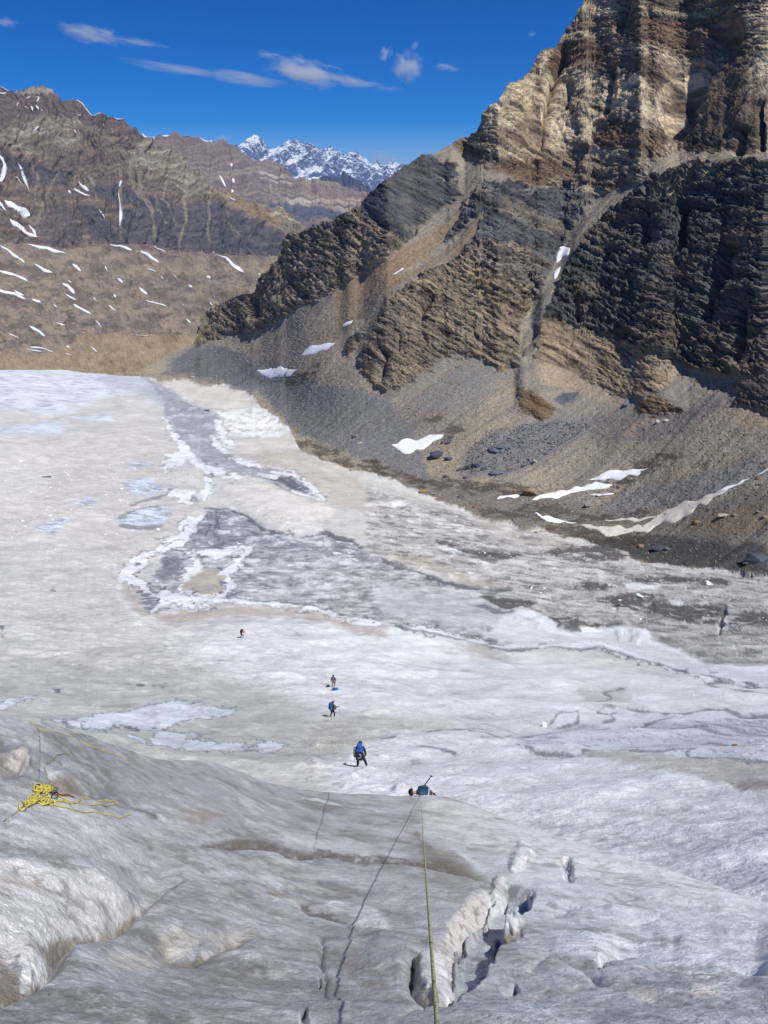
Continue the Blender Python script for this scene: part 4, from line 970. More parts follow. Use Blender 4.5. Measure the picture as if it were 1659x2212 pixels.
# ---- colour
base = C(184, 186, 190); dirt = C(136, 132, 126); brown = C(118, 108, 92); brn2 = C(150, 136, 112); wht = C(238, 240, 244); cream0 = C(226, 220, 206); dark = C(58, 62, 74)
c0 = np.empty((f0.U.size, 3), np.float32); c0[:] = base
put(c0, sstep(0, .5, swB + .4 * flow), C(190, 195, 204), .6); put(c0, sstep(.05, .5, -swB + .5 * f0.n3), C(150, 152, 158), .6)
put(c0, sstep(.05, .4, flow + .3 * f0.nr), C(140, 139, 138), .65); put(c0, sstep(.08, .4, -flow + .3 * fine), C(204, 206, 210), .55)
put(c0, f0.poly(PL('5', [-60, 340, 300, 400, 600, 520, 900, 480, 1100, 560, 1400, 640, 1500, 720, 1200, 800, 700, 700, 300, 640, -60, 560]), 24, 20), C(150, 152, 158), .6)
put(c0, f0.poly(PL('6', [90, 730, 150, 690, 190, 830, 380, 960, 480, 1020, 300, 1080, 180, 1010, 90, 880]), 24, 16), C(156, 154, 150), .6)
put(c0, f0.poly(PL('6', [170, 640, 500, 700, 800, 800, 1200, 850, 1720, 960, 1720, 1040, 1200, 1000, 800, 900, 560, 880, 440, 960, 280, 900, 200, 820]), 16, 18), C(206, 208, 212), .7)
put(c0, f0.poly(PL('d', [320, 140, 420, 180, 560, 180, 700, 250, 780, 350, 740, 340, 640, 300, 520, 260, 400, 210]), 7, 8), wht, .8)
rb0 = f0.poly(PL('0', [905, 1722, 960, 1722, 1050, 1750, 1160, 1800, 1300, 1842, 1480, 1895, 1735, 1975, 1735, 2010, 1500, 1940, 1300, 1890, 1180, 1870, 1090, 1860, 1020, 1840, 960, 1800, 920, 1770]), 16, 16)
put(c0, rb0, C(214, 216, 218), .8)
put(c0, rb0 * sstep(.05, .35, f0.nr + m0 * .3), C(236, 236, 234), .7); put(c0, rb0 * sstep(.1, .4, -f0.nr + m0 * .3), C(168, 166, 162), .6)
# left hollow wall
put(c0, f0.poly(PL('e', [-80, 430, 150, 430, 300, 490, 500, 520, 760, 545, 900, 600, 1080, 600, 1150, 640, 1000, 760, 880, 850, 760, 900, 560, 930, 430, 1010, 300, 1150, 150, 1100, 60, 1000, -80, 960]), 10, 14), C(224, 224, 222), .95)  # face turned to the sun, its extra brightness painted in
put(c0, f0.poly(PL('e', [-80, 540, 200, 560, 330, 540, 300, 620, 120, 640, -80, 600]), 10, 14), C(206, 196, 184), .7)
put(c0, f0.poly(PL('e', [-80, 960, 60, 1010, 170, 1060, 300, 1150, 420, 1090, 520, 1000, 500, 1110, 400, 1190, 260, 1260, 100, 1320, -80, 1380]), 8, 12), C(150, 136, 120), .85)
put(c0, f0.poly(PL('e', [330, 940, 480, 860, 640, 820, 800, 800, 900, 760, 1000, 700, 1100, 640, 1200, 600, 1330, 555, 1200, 625, 1050, 740, 900, 850, 800, 905, 600, 938, 440, 990]), 6, 12), C(140, 130, 112), .85)
put(c0, f0.line(LH[3:], 3, 2, 4), C(92, 86, 76), .8)
put(c0, f0.poly(PL('e', [200, 1080, 330, 1030, 400, 1020, 380, 1070, 300, 1150, 240, 1140]), 4, 8), wht, .8)
for p in (PL('e', [160, 1000, 170, 1060, 210, 1090]), PL('e', [290, 1060, 300, 1110])): put(c0, f0.line(p, 4, 2.5, 5), C(124, 128, 138), .7)
# brown hollows
for p, k in ((PL('5', [690, 1260, 800, 1290, 900, 1290, 1000, 1255, 1090, 1245, 1070, 1275, 960, 1310, 860, 1340, 760, 1320]), .8), (PL('5', [230, 545, 320, 555, 380, 605, 330, 620, 250, 600]), .7), (PL('5', [760, 700, 900, 700, 960, 730, 860, 760, 770, 740]), .5), (PL('5', [1140, 1060, 1240, 1060, 1210, 1085, 1150, 1088]), .8), (PL('5', [1480, 1300, 1560, 1330, 1520, 1420, 1470, 1380]), .5), (PL('5', [1560, 1440, 1659, 1430, 1659, 1500, 1580, 1490]), .5)): put(c0, f0.poly(p, 8, 10), brn2, k)
for p in (PL('5', [460, 1320, 640, 1290, 720, 1300, 660, 1370, 500, 1390]), PL('5', [700, 1210, 820, 1230, 900, 1250, 760, 1290, 680, 1260]), PL('5', [880, 1230, 1060, 1225, 1090, 1245, 960, 1270])): put(c0, f0.poly(p, 9, 12), cream0, .6)
put(c0, f0.poly(PL('5', [700, 1360, 900, 1340, 1000, 1380, 900, 1460, 700, 1480, 600, 1420]), 16, 16), C(146, 146, 150), .6)
# cracks
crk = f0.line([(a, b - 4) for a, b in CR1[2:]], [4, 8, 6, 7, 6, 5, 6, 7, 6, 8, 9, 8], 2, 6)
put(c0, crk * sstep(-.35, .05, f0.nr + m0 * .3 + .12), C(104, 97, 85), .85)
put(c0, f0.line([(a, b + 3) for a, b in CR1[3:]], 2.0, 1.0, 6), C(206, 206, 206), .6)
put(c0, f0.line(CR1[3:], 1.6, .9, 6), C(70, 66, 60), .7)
put(c0, f0.poly(PL('5', [860, 845, 960, 826, 1120, 830, 1250, 868, 1290, 900, 1180, 880, 1000, 862, 900, 868]), 5, 8), C(112, 106, 94), .7)
put(c0, f0.poly(PL('6', [150, 800, 200, 850, 300, 880, 420, 960, 480, 1010, 380, 995, 250, 950, 170, 900]), 5, 8), C(124, 118, 104), .7)
put(c0, f0.poly(PL('5', [1280, 1100, 1340, 1115, 1440, 1150, 1550, 1180, 1659, 1200, 1659, 1214, 1540, 1192, 1430, 1172, 1300, 1132]), 3, 5), C(104, 96, 82), .8)
put(c0, f0.poly(PL('5', [1360, 1090, 1440, 1085, 1520, 1110, 1600, 1120, 1659, 1160, 1659, 1190, 1560, 1172, 1460, 1140, 1390, 1120]), 5, 10), wht, .85)
put(c0, f0.poly(PL('5', [1150, 1145, 1210, 1150, 1200, 1172, 1160, 1170]), 4, 8), wht, .6)
put(c0, f0.poly(PL('5', [1200, 980, 1320, 1010, 1500, 1030, 1600, 1070, 1500, 1080, 1340, 1070, 1230, 1040]), 8, 12), C(134, 132, 126), .7)
# crevasse colours
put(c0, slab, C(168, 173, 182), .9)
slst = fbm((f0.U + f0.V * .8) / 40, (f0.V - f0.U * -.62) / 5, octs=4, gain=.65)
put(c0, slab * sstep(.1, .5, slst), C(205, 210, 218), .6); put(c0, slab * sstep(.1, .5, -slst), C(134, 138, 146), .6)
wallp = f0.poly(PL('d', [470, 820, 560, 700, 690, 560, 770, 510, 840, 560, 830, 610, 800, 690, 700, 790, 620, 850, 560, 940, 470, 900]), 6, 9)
put(c0, wallp, C(226, 222, 214), .9); put(c0, wallp * sstep(.12, .3, f0.n3 + fine * .4), C(132, 118, 102), .65)  # left wall's white and brown, with its sunlit brightness put in the colour
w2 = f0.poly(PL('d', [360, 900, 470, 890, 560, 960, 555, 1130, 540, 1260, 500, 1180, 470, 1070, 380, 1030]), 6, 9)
put(c0, w2, C(216, 212, 206), .8); put(c0, w2 * sstep(.12, .3, f0.n3 + fine * .4), C(132, 120, 106), .5)  # lower part of the wall, sunlit brightness painted likewise
put(c0, blkm, C(236, 236, 236), .95); put(c0, blkm * sstep(.3, .5, f0.n3 + f0.n1 * .3), C(190, 176, 160), .6)
put(c0, f0.poly(PL('d', [220, 1050, 280, 1060, 250, 1180, 300, 1290, 390, 1400, 400, 1480, 330, 1440, 200, 1320, 190, 1200]), 6, 8), C(146, 130, 108), .8)
put(c0, f0.poly(PL('d', [540, 1150, 500, 1180, 545, 1300, 560, 1290]), 4, 4), C(140, 122, 104), .7)
put(c0, f0.poly(PL('d', [1000, 330, 1050, 240, 1110, 205, 1160, 280, 1140, 370, 1060, 440, 1000, 490, 970, 440]), 6, 8), C(232, 230, 226), .9)
put(c0, f0.poly(PL('d', [930, 350, 985, 340, 990, 420, 960, 480, 930, 440]), 5, 7), C(170, 160, 138), .8)
put(c0, f0.poly(PL('d', [780, 490, 860, 440, 930, 420, 950, 490, 930, 580, 860, 600, 830, 560]), 5, 6), C(214, 206, 190), .85)
put(c0, f0.poly(PL('d', [520, 340, 680, 370, 830, 390, 880, 430, 800, 440, 640, 400, 530, 380]), 5, 8), C(128, 118, 100), .75)
put(c0, f0.poly(PL('d', [930, 840, 1080, 800, 1100, 840, 1040, 900, 990, 960, 920, 930]), 5, 7), C(132, 118, 94), .8)
put(c0, f0.poly(PL('d', [945, 760, 1000, 712, 1060, 750, 1060, 820, 960, 840]), 4, 5), C(212, 214, 218), .8)
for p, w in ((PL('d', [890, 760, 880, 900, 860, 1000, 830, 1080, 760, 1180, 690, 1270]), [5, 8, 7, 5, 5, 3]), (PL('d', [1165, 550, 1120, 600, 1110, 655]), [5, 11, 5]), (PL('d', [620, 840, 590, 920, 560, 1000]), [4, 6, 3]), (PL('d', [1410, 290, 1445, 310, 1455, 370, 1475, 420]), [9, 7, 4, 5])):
    put(c0, f0.line(p, w, 2, 3, True, 1.5), C(92, 96, 108), .8)  # slots and holes painted dark, their shadow put in the colour
# right hand swells
put(c0, f0.poly(PL('6', [760, 1300, 900, 1240, 1050, 1215, 1250, 1210, 1420, 1270, 1659, 1290, 1720, 1300, 1720, 1352, 1450, 1350, 1250, 1330, 1100, 1296, 940, 1330, 840, 1330]), 12, 12), C(232, 236, 242), .85)
put(c0, f0.poly(PL('6', [1000, 1140, 1250, 1120, 1450, 1160, 1720, 1230, 1720, 1270, 1450, 1210, 1200, 1180]), 10, 14), C(216, 220, 226), .7)
put(c0, f0.poly(PL('6', [1180, 1350, 1350, 1360, 1500, 1372, 1720, 1370, 1720, 1400, 1500, 1410, 1340, 1400, 1230, 1380]), 5, 7), C(150, 138, 118), .6)
put(c0, f0.poly(PL('6', [1220, 1376, 1400, 1404, 1720, 1388, 1720, 1425, 1400, 1432, 1260, 1410]), 6, 8), C(224, 216, 202), .6)
for p in (PL('6', [680, 1440, 760, 1480, 840, 1430, 850, 1470, 770, 1510]), PL('6', [1300, 1470, 1400, 1460, 1450, 1500, 1350, 1520]), PL('6', [1050, 1500, 1200, 1480, 1180, 1530]), PL('6', [1150, 1370, 1240, 1390, 1230, 1420])): put(c0, f0.poly(p, 7, 12), C(220, 210, 192), .6)
for p in (PL('6', [1000, 1420, 1250, 1420, 1400, 1450, 1300, 1500, 1100, 1470]), PL('6', [1500, 1420, 1720, 1400, 1720, 1560, 1560, 1520]), PL('6', [860, 1560, 1200, 1540, 1300, 1620, 900, 1640])): put(c0, f0.poly(p, 14, 16), C(142, 146, 152), .6)
put(c0, f0.poly(PL('6', [1040, 830, 1180, 810, 1200, 850, 1100, 860]), 8, 10), C(168, 160, 148), .6)
# left upper mounds
put(c0, f0.poly(PL('5', [-60, 490, 40, 462, 90, 452, 130, 490, 100, 520, 0, 545, -60, 540]), 5, 9), C(212, 206, 194), .85)
put(c0, f0.poly(PL('5', [165, 500, 240, 505, 300, 540, 220, 540]), 4, 7), wht, .7)
put(c0, f0.poly(PL('5', [240, 490, 360, 490, 420, 550, 330, 540]), 8, 10), C(196, 198, 204), .7)
put(c0, f0.poly(PL('5', [-60, 400, 20, 410, 40, 460, -60, 470]), 6, 9), C(120, 120, 118), .7)
put(c0, f0.poly(PL('5', [80, 320, 140, 318, 170, 332, 100, 336]), 3, 3), C(214, 212, 208), .7)
put(c0, f0.line(PL('5', [560, 420, 620, 400, 680, 450, 720, 500]), [5, 10, 6], 4, 5), C(214, 216, 222), .7)
put(c0, f0.line(PL('5', [1290, 660, 1420, 680, 1560, 690, 1659, 718]), 3, 2, 4), wht, .7); put(c0, f0.line(PL('5', [1290, 668, 1420, 690, 1560, 698]), 2.2, 1.2, 4), C(96, 96, 100), .6)
put(c0, f0.line(PL('5', [510, 680, 600, 700, 680, 730]), 2, 1.2, 4), C(96, 94, 92), .6)
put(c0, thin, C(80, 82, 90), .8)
# meet the glacier's colour at the right-hand edge
put(c0, sstep(940, 1080, f0.U) * sstep(110, 10, f0.V - np.broadcast_to(lip[None], f0.shape).ravel()), Gw, .85)

mrk = (sstep(900, 1100, f0.U) * sstep(200, 40, f0.V - np.broadcast_to(lip[None], f0.shape).ravel()))
put(c0, mrk * sstep(.05, .4, f0.nr + m0 * .4), White, .5); put(c0, mrk * sstep(.05, .4, -f0.nr + m0 * .4), C(176, 176, 178), .6)
rgt = f0.poly(PL('0', [1010, 1850, 1200, 1880, 1450, 1960, 1760, 2050, 1760, 2080, 1400, 2075, 1250, 2060, 1150, 2010, 1060, 1960]), 30, 26)
put(c0, rgt, C(218, 224, 230), .6)
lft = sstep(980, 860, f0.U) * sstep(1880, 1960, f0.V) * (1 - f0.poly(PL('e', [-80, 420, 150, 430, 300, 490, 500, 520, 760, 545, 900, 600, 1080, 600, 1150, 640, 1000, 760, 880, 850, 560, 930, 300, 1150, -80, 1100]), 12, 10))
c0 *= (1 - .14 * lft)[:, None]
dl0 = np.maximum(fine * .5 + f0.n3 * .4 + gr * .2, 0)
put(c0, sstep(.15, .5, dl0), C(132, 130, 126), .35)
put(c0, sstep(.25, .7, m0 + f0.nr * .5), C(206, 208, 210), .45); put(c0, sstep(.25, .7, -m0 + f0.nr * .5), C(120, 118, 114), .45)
c0 *= (1 + .20 * sstep(1000, 1150, f0.U) * sstep(1760, 1900, f0.V))[:, None]  # right-hand ice lightened in colour to offset weak sunlight there
sk1 = fbm_att(xr, yr, zr, .055, 2, sp0, .8, 9.0); sk2 = fbm_att(xr, yr, zr, .05, 2, sp0, .8, 21.0); gz = sstep(-.3, .3, swB + f0.n1)
put(c0, sstep(.34, .5, sk1) * gz, C(92, 88, 82), .5); put(c0, sstep(.36, .5, sk2), C(232, 234, 238), .5)
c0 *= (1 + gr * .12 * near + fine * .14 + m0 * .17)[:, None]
c0 *= np.array([1.03, 1.0, .945], np.float32)
D0 = B * px0
Q0 = P0.reshape(-1, 3) + N0.reshape(-1, 3) * D0[:, None]
A0 = Q0.reshape(NV0, NU0, 3)
top0 = A0[0]; hr0 = np.hypot(top0[:, 0], top0[:, 1])
rows = []
for i in range(1, 13):
    dh = .12 * i * (1 + .22 * i)
    k = np.interp(u0, [900, 1060], [1.0, .5])
    drop = dh * np.interp(u0, [900, 1060], [1.1 + .07 * i, 1.0]) + dh * tl * 0
    r = hr0 + dh * k
    p = np.stack([top0[:, 0] * r / hr0, top0[:, 1] * r / hr0, top0[:, 2] - drop - fbm(u0 / 20, u0 * 0 + i, octs=2) * .05 * i], -1)
    rows.append(p)
ALL0 = np.concatenate([np.stack(rows[::-1], 0), A0], 0)
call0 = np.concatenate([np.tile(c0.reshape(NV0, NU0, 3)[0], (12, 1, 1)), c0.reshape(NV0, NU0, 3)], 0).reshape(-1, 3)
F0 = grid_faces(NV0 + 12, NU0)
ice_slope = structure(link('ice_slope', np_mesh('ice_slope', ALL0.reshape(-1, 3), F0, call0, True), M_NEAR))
def ground0(u, v, lift=0.0):
    j = np.clip((u - u0[0]) / (u0[1] - u0[0]), 0, NU0 - 1.001); j0 = int(j)
    w = np.clip((v - lip[j0]) / (VB - lip[j0]), 0, 1) ** (1 / 1.15) * (NV0 - 1)
    i0 = min(int(w), NV0 - 2); a, b = w - i0, j - j0
    f = lambda G: (G[i0, j0] * (1 - a) + G[i0 + 1, j0] * a) * (1 - b) + (G[i0, j0 + 1] * (1 - a) + G[i0 + 1, j0 + 1] * a) * b
    return Vector(f(A0)) + Vector(f(N0)).normalized() * lift
print('layer0', round(time.time() - T0, 1))
# ------------------------------------------------------------------ the far country: hillside, left mountain, middle range, snow peaks
class Relief:
    def __init__(s, top, ulo, uhi, nu, nv, vb, hbase, slope, jag=0.0, seed=0.0, jw=18.0):
        s.u = np.linspace(ulo, uhi, nu); s.nu, s.nv = nu, nv
        s.vt = interp_poly(top, s.u) + fbm(s.u / jw + seed, s.u * 0, octs=5, gain=.65) * jag
        vb = np.interp(s.u, *vb) if isinstance(vb, tuple) else np.full(nu, vb)
        s.vb = vb
        w = np.linspace(0, 1, nv)[:, None]
        s.V = s.vt[None] + (vb - s.vt)[None] * w
        s.U = np.broadcast_to(s.u[None], s.V.shape).copy()
        t = ray_t(s.U, s.V)
        S = -np.tan(np.radians(slope(s.U, s.V)))
        gap = np.maximum(t - S, .1); g = .5 * (gap[1:] + gap[:-1])
        dl = np.diff(t, axis=0) / g
        LNu = np.concatenate([np.cumsum(dl[::-1], 0)[::-1], np.zeros((1, nu))], 0)
        hb = np.interp(s.u, *hbase) if isinstance(hbase, tuple) else hbase
        s.H = hb * np.exp(LNu)
        s.N = normals(point_h(s.U, s.V, s.H))
        s.U, s.V, s.H = jitter(s.U, s.V, s.H)
        s.P = point_h(s.U, s.V, s.H)
        s.f = Field(s.U, s.V, seed)
        s.x, s.y, s.z = [s.P[..., k].astype(np.float32).ravel() for k in range(3)]
        s.n = s.f.U.size
        s.px = (s.H / FOC).astype(np.float32).ravel()
        s.D = np.zeros(s.n, np.float32); s.col = np.zeros((s.n, 3), np.float32)
    def build(s, name, mat, back=6, smooth=False, drop=.5):
        Q = (s.P.reshape(-1, 3) + s.N.reshape(-1, 3) * s.D[:, None]).reshape(s.nv, s.nu, 3)
        s.Q = Q
        t = Q[0]; hr = np.hypot(t[:, 0], t[:, 1]); rows = []
        for i in range(1, back):
            k = .035 * i
            r = hr * (1 + k)
            rows.append(np.stack([t[:, 0] * r / hr, t[:, 1] * r / hr, t[:, 2] - hr * k * drop + fbm(s.u / 25 + i, s.u * 0, octs=3) * hr * .004 * i], -1))
        A = np.concatenate([np.stack(rows[::-1], 0), Q], 0)
        c = s.col.reshape(s.nv, s.nu, 3); c = np.concatenate([np.tile(c[0], (back - 1, 1, 1)), c], 0)
        return structure(link(name, np_mesh(name, A.reshape(-1, 3), grid_faces(s.nv + back - 1, s.nu), c.reshape(-1, 3), smooth), mat))
    def at(s, u, v):
        j = np.clip((u - s.u[0]) / (s.u[1] - s.u[0]), 0, s.nu - 1.001); j0 = int(j)
        w = np.clip((v - s.vt[j0]) / (s.vb[j0] - s.vt[j0]), 0, 1) * (s.nv - 1)
        i0 = min(int(w), s.nv - 2); a, b = w - i0, j - j0
        G = s.Q
        return Vector((G[i0, j0] * (1 - a) + G[i0 + 1, j0] * a) * (1 - b) + (G[i0, j0 + 1] * (1 - a) + G[i0 + 1, j0 + 1] * a) * b)

# ---- hillside beyond the crest
HTOP = PL('1', [-180, 1040, 0, 1040, 120, 1042, 200, 1052, 280, 1064, 380, 1058, 470, 1048, 580, 1043, 660, 1046, 700, 1058, 780, 1080, 900, 1092, 1000, 1100, 1110, 1105, 1200, 1102, 1300, 1090, 1400, 1085])
hs = Relief(HTOP, -75, 690, 400, 185, 850.0, 1350.0, lambda U, V: np.where(V < 742, 30, 24) + 0 * U, 2.5, 2.0)
f = hs.f; L = 130.0
gul = ridged((f.U - f.V * .5) / 40, (f.V + f.U * .3) / 110, octs=4, gain=.55)
bm = fbm(hs.x / 260, hs.y / 260, hs.z / 200, octs=5, gain=.6)
hs.D += gul * 4.5 + bm * 9 + fbm(hs.x / 22, hs.y / 22, hs.z / 22, octs=3, gain=.7) * 1.6
hs.D -= f.fold(PL('1', [-100, 1500, 100, 1470, 340, 1446, 560, 1440, 780, 1450, 900, 1460]), -9, 4, 14, 5) * hs.px
hs.col[:] = C(142, 129, 118)
nz = fbm(f.U / 50, f.V / 30, octs=5, gain=.65)
put(hs.col, sstep(-.15, .35, nz), C(118, 104, 94), .8)
put(hs.col, sstep(.05, .4, -nz + gul * .25), C(160, 142, 120), .7)
put(hs.col, sstep(.2, .5, fbm(f.U / 24 + 5, f.V / 16, octs=4)), C(108, 96, 94), .7)
put(hs.col, sstep(.18, .42, fbm((f.U - f.V * .6) / 40 + 15, (f.V + f.U * .2) / 15, octs=4, gain=.6)) * sstep(560, 640, f.V), C(92, 92, 76), .75)
lowm = f.poly(PL('1', [-180, 1530, 60, 1510, 200, 1520, 300, 1480, 345, 1448, 560, 1438, 780, 1450, 900, 1465, 1400, 1500, 1400, 1760, -180, 1760]), 4, 6)
put(hs.col, lowm, C(164, 144, 118), .9); put(hs.col, lowm * sstep(.1, .4, nz), C(144, 126, 106), .6)
put(hs.col, f.poly(PL('1', [560, 1042, 700, 1045, 790, 1080, 700, 1072, 600, 1052]), 3, 5), C(92, 78, 68), .7)
sp = RNG.random(hs.n).astype(np.float32)
hs.col *= .80 * (1 + (sp - .5) * .2 + fbm(f.U / 3, f.V / 2, octs=2) * .25)[:, None]
put(hs.col, (sp > .988) * 1.0, C(176, 164, 150), .7)
hillside = hs.build('hillside', M_FAR, drop=.12)

# ---- left mountain
LTOP = PL('1', [-180, 400, -60, 370, 0, 384, 60, 418, 80, 410, 110, 402, 160, 394, 222, 391, 240, 424, 300, 436, 340, 448, 400, 500, 430, 515, 480, 522, 530, 537, 560, 562, 620, 604, 690, 660, 760, 682, 790, 720, 880, 800, 960, 846, 1050, 878, 1120, 915, 1200, 908, 1250, 952, 1320, 998, 1345, 1040, 1420, 1130])
lm = Relief(LTOP, -75, 715, 430, 230, 575.0, (np.array([-75, 300, 715]), np.array([2500., 2700., 3300.])), lambda U, V: 40 + 6 * np.sin(V / 40) + 0 * U, 3.0, 9.0)
f = lm.f
lgx = f.U + (f.V - 400) * .12
gl1 = ridged(lgx / 50 + fbm(f.U / 90, f.V / 60, octs=3) * .5, f.V / 300, octs=5, gain=.55)
bm = fbm(lm.x / 420, lm.y / 420, lm.z / 330, octs=5, gain=.58)
bed = fbm(lgx / 120, (f.V - f.U * .05 + bm * 22) / 9, octs=4, gain=.6)
lm.D += gl1 * 36 + bm * 26 + bed * 4.5 + fbm(lm.x / 45, lm.y / 45, lm.z / 45, octs=4, gain=.65) * 5
lm.col[:] = C(122, 106, 94)
bw = f.V + bm * 26 - (f.U - 150) * .02
put(lm.col, sstep(-.1, .35, bed), C(150, 132, 108), .6); put(lm.col, sstep(.05, .4, -bed), C(96, 84, 80), .6)
put(lm.col, sstep(300, 255, bw + f.n3 * 12), C(112, 96, 92), .75)
for p in (PL('1', [-60, 600, 60, 560, 200, 520, 330, 530, 345, 615, 240, 650, 120, 670, -60, 650]), PL('1', [550, 650, 610, 610, 690, 645, 760, 670, 800, 720, 880, 800, 900, 850, 800, 850, 700, 790, 620, 790, 560, 720])):
    m = f.poly(p, 6, 10); put(lm.col, m, C(158, 146, 124), .6); put(lm.col, m * sstep(0, .3, bed), C(186, 174, 150), .6); put(lm.col, m * sstep(.05, .3, -bed), C(126, 110, 92), .7)
for p in (PL('1', [-60, 640, 60, 690, 200, 730, 310, 760, 300, 830, 200, 800, 100, 780, -60, 720]), PL('1', [400, 810, 560, 825, 600, 880, 520, 905, 440, 880, 380, 860]), PL('1', [600, 870, 700, 878, 870, 880, 1000, 918, 1100, 968, 1230, 1040, 1260, 1110, 1000, 1140, 800, 1130, 600, 1110, 480, 1040, 520, 930]),
          PL('1', [340, 900, 430, 920, 500, 1040, 400, 1040, 350, 980]), PL('1', [560, 840, 700, 880, 700, 910, 580, 880])):
    m = f.poly(p, 6, 12); put(lm.col, m, C(86, 86, 92), .75); put(lm.col, m * sstep(.1, .4, bed), C(110, 100, 96), .5)
put(lm.col, f.poly(PL('1', [70, 418, 110, 402, 225, 390, 240, 420, 160, 424]), 3, 3), C(176, 164, 144), .8)
put(lm.col, f.poly(PL('1', [900, 800, 1050, 878, 1130, 912, 1200, 905, 1330, 1000, 1230, 1030, 1100, 960, 980, 900]), 6, 8), C(164, 148, 120), .7)
put(lm.col, f.poly(PL('1', [1120, 918, 1200, 908, 1320, 995, 1240, 1030, 1160, 970]), 4, 6) * sstep(0, .3, bed), C(204, 190, 160), .7)
put(lm.col, f.poly(PL('1', [860, 812, 1000, 850, 1060, 880, 1180, 985, 1100, 960, 980, 890]), 8, 8), C(160, 132, 96), .7)
for p, w in ((PL('1', [580, 740, 600, 860, 640, 920, 655, 1050]), [9, 6, 5, 6]), (PL('1', [785, 800, 795, 900, 790, 960, 755, 1070]), [10, 7, 6, 5]), (PL('1', [890, 850, 882, 950, 878, 1080]), [4, 4, 3]), (PL('1', [340, 720, 385, 800, 410, 880]), [5, 6, 4]), (PL('1', [700, 760, 690, 870, 770, 980]), [5, 4, 3]), (PL('1', [560, 700, 545, 780, 590, 860]), [7, 7, 5]), (PL('1', [130, 700, 160, 780, 150, 840]), [4, 4, 4]),
             (PL('1', [240, 760, 190, 860, 160, 960]), [4, 5, 6]), (PL('1', [510, 760, 515, 900, 520, 1040]), [6, 6, 7]), (PL('1', [650, 850, 660, 920, 720, 970]), [4, 3, 3]), (PL('1', [740, 640, 770, 760, 790, 830]), [4, 8, 8]), (PL('1', [960, 900, 970, 960, 1010, 1040]), [3, 3, 2]), (PL('1', [870, 800, 960, 870, 1000, 880]), [6, 10, 6])):
    put(lm.col, f.line(p, [x * .55 for x in w], 1.4, 7, True, 2.0), C(156, 142, 118), .75)
put(lm.col, sstep(.15, .5, -gl1 + .2) * sstep(330, 420, f.V), C(136, 118, 98), .4)
put(lm.col, f.poly(PL('1', [150, 950, 260, 880, 340, 960, 360, 1060, 200, 1060]), 10, 12), C(104, 100, 100), .6)
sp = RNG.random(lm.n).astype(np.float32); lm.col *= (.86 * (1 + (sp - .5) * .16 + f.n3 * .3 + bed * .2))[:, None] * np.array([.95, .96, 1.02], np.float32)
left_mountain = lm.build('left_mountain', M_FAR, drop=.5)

# ---- middle range
MTOP = PL('1', [480, 575, 560, 590, 600, 600, 640, 612, 700, 592, 725, 586, 745, 577, 765, 590, 790, 603, 840, 606, 890, 622, 940, 614, 985, 640, 1010, 645, 1050, 680, 1110, 708, 1150, 695, 1180, 702, 1210, 722, 1260, 768, 1320, 776, 1350, 782, 1400, 786, 1450, 798, 1560, 838, 1640, 850, 1760, 860])
mr_ = Relief(MTOP, 240, 880, 350, 160, 520.0, (np.array([240, 600, 880]), np.array([5000., 5600., 6000.])), lambda U, V: 34 + 0 * U, 2.2, 14.0, 12.0)
f = mr_.f
bm = fbm(mr_.x / 800, mr_.y / 800, mr_.z / 500, octs=5, gain=.58)
gl2 = ridged(f.U / 36 + bm * .5, f.V / 200, octs=5, gain=.55)
bed = fbm(f.U / 150, (f.V - np.abs(f.U - 560) * .10 + bm * 12) / 6.5, octs=4, gain=.6)
mr_.D += gl2 * 38 + bm * 40 + bed * 9 + fbm(mr_.x / 90, mr_.y / 90, mr_.z / 90, octs=3, gain=.65) * 8
mr_.col[:] = C(128, 112, 104)
put(mr_.col, sstep(-.05, .3, bed), C(158, 142, 124), .65); put(mr_.col, sstep(.05, .35, -bed), C(98, 88, 90), .65)
put(mr_.col, sstep(.1, .5, gl2) * sstep(380, 330, f.V), C(110, 96, 92), .5)
for p in (PL('f', [200, 470, 260, 460, 400, 500, 480, 560, 400, 560, 220, 520]), PL('f', [420, 690, 640, 650, 700, 690, 620, 740, 460, 720])): put(mr_.col, f.poly(p, 3, 6) * sstep(-.3, .2, bed), C(186, 176, 156), .75)
for p in (PL('f', [300, 740, 420, 725, 560, 745, 720, 745, 900, 790, 930, 860, 760, 830, 560, 830, 380, 800]), PL('f', [380, 840, 600, 850, 700, 900, 600, 930])): put(mr_.col, f.poly(p, 4, 7), C(76, 82, 98), .85)
put(mr_.col, f.poly(PL('f', [480, 540, 640, 590, 900, 620, 1060, 650, 1060, 700, 800, 690, 640, 640]), 4, 6), C(136, 110, 100), .6)
put(mr_.col, f.poly(PL('f', [700, 690, 1000, 680, 1060, 700, 900, 790, 740, 750]), 4, 6) * sstep(-.4, .1, bed), C(170, 154, 136), .7)
for p in (PL('f', [130, 580, 90, 640, 0, 660]), PL('f', [300, 560, 310, 650]), PL('f', [360, 560, 370, 680])): put(mr_.col, f.line(p, 2.2, 1, 3), C(166, 152, 132), .7)
sp = RNG.random(mr_.n).astype(np.float32); mr_.col *= (1 + (sp - .5) * .2)[:, None]
middle_range = mr_.build('middle_range', M_FAR, drop=.5)

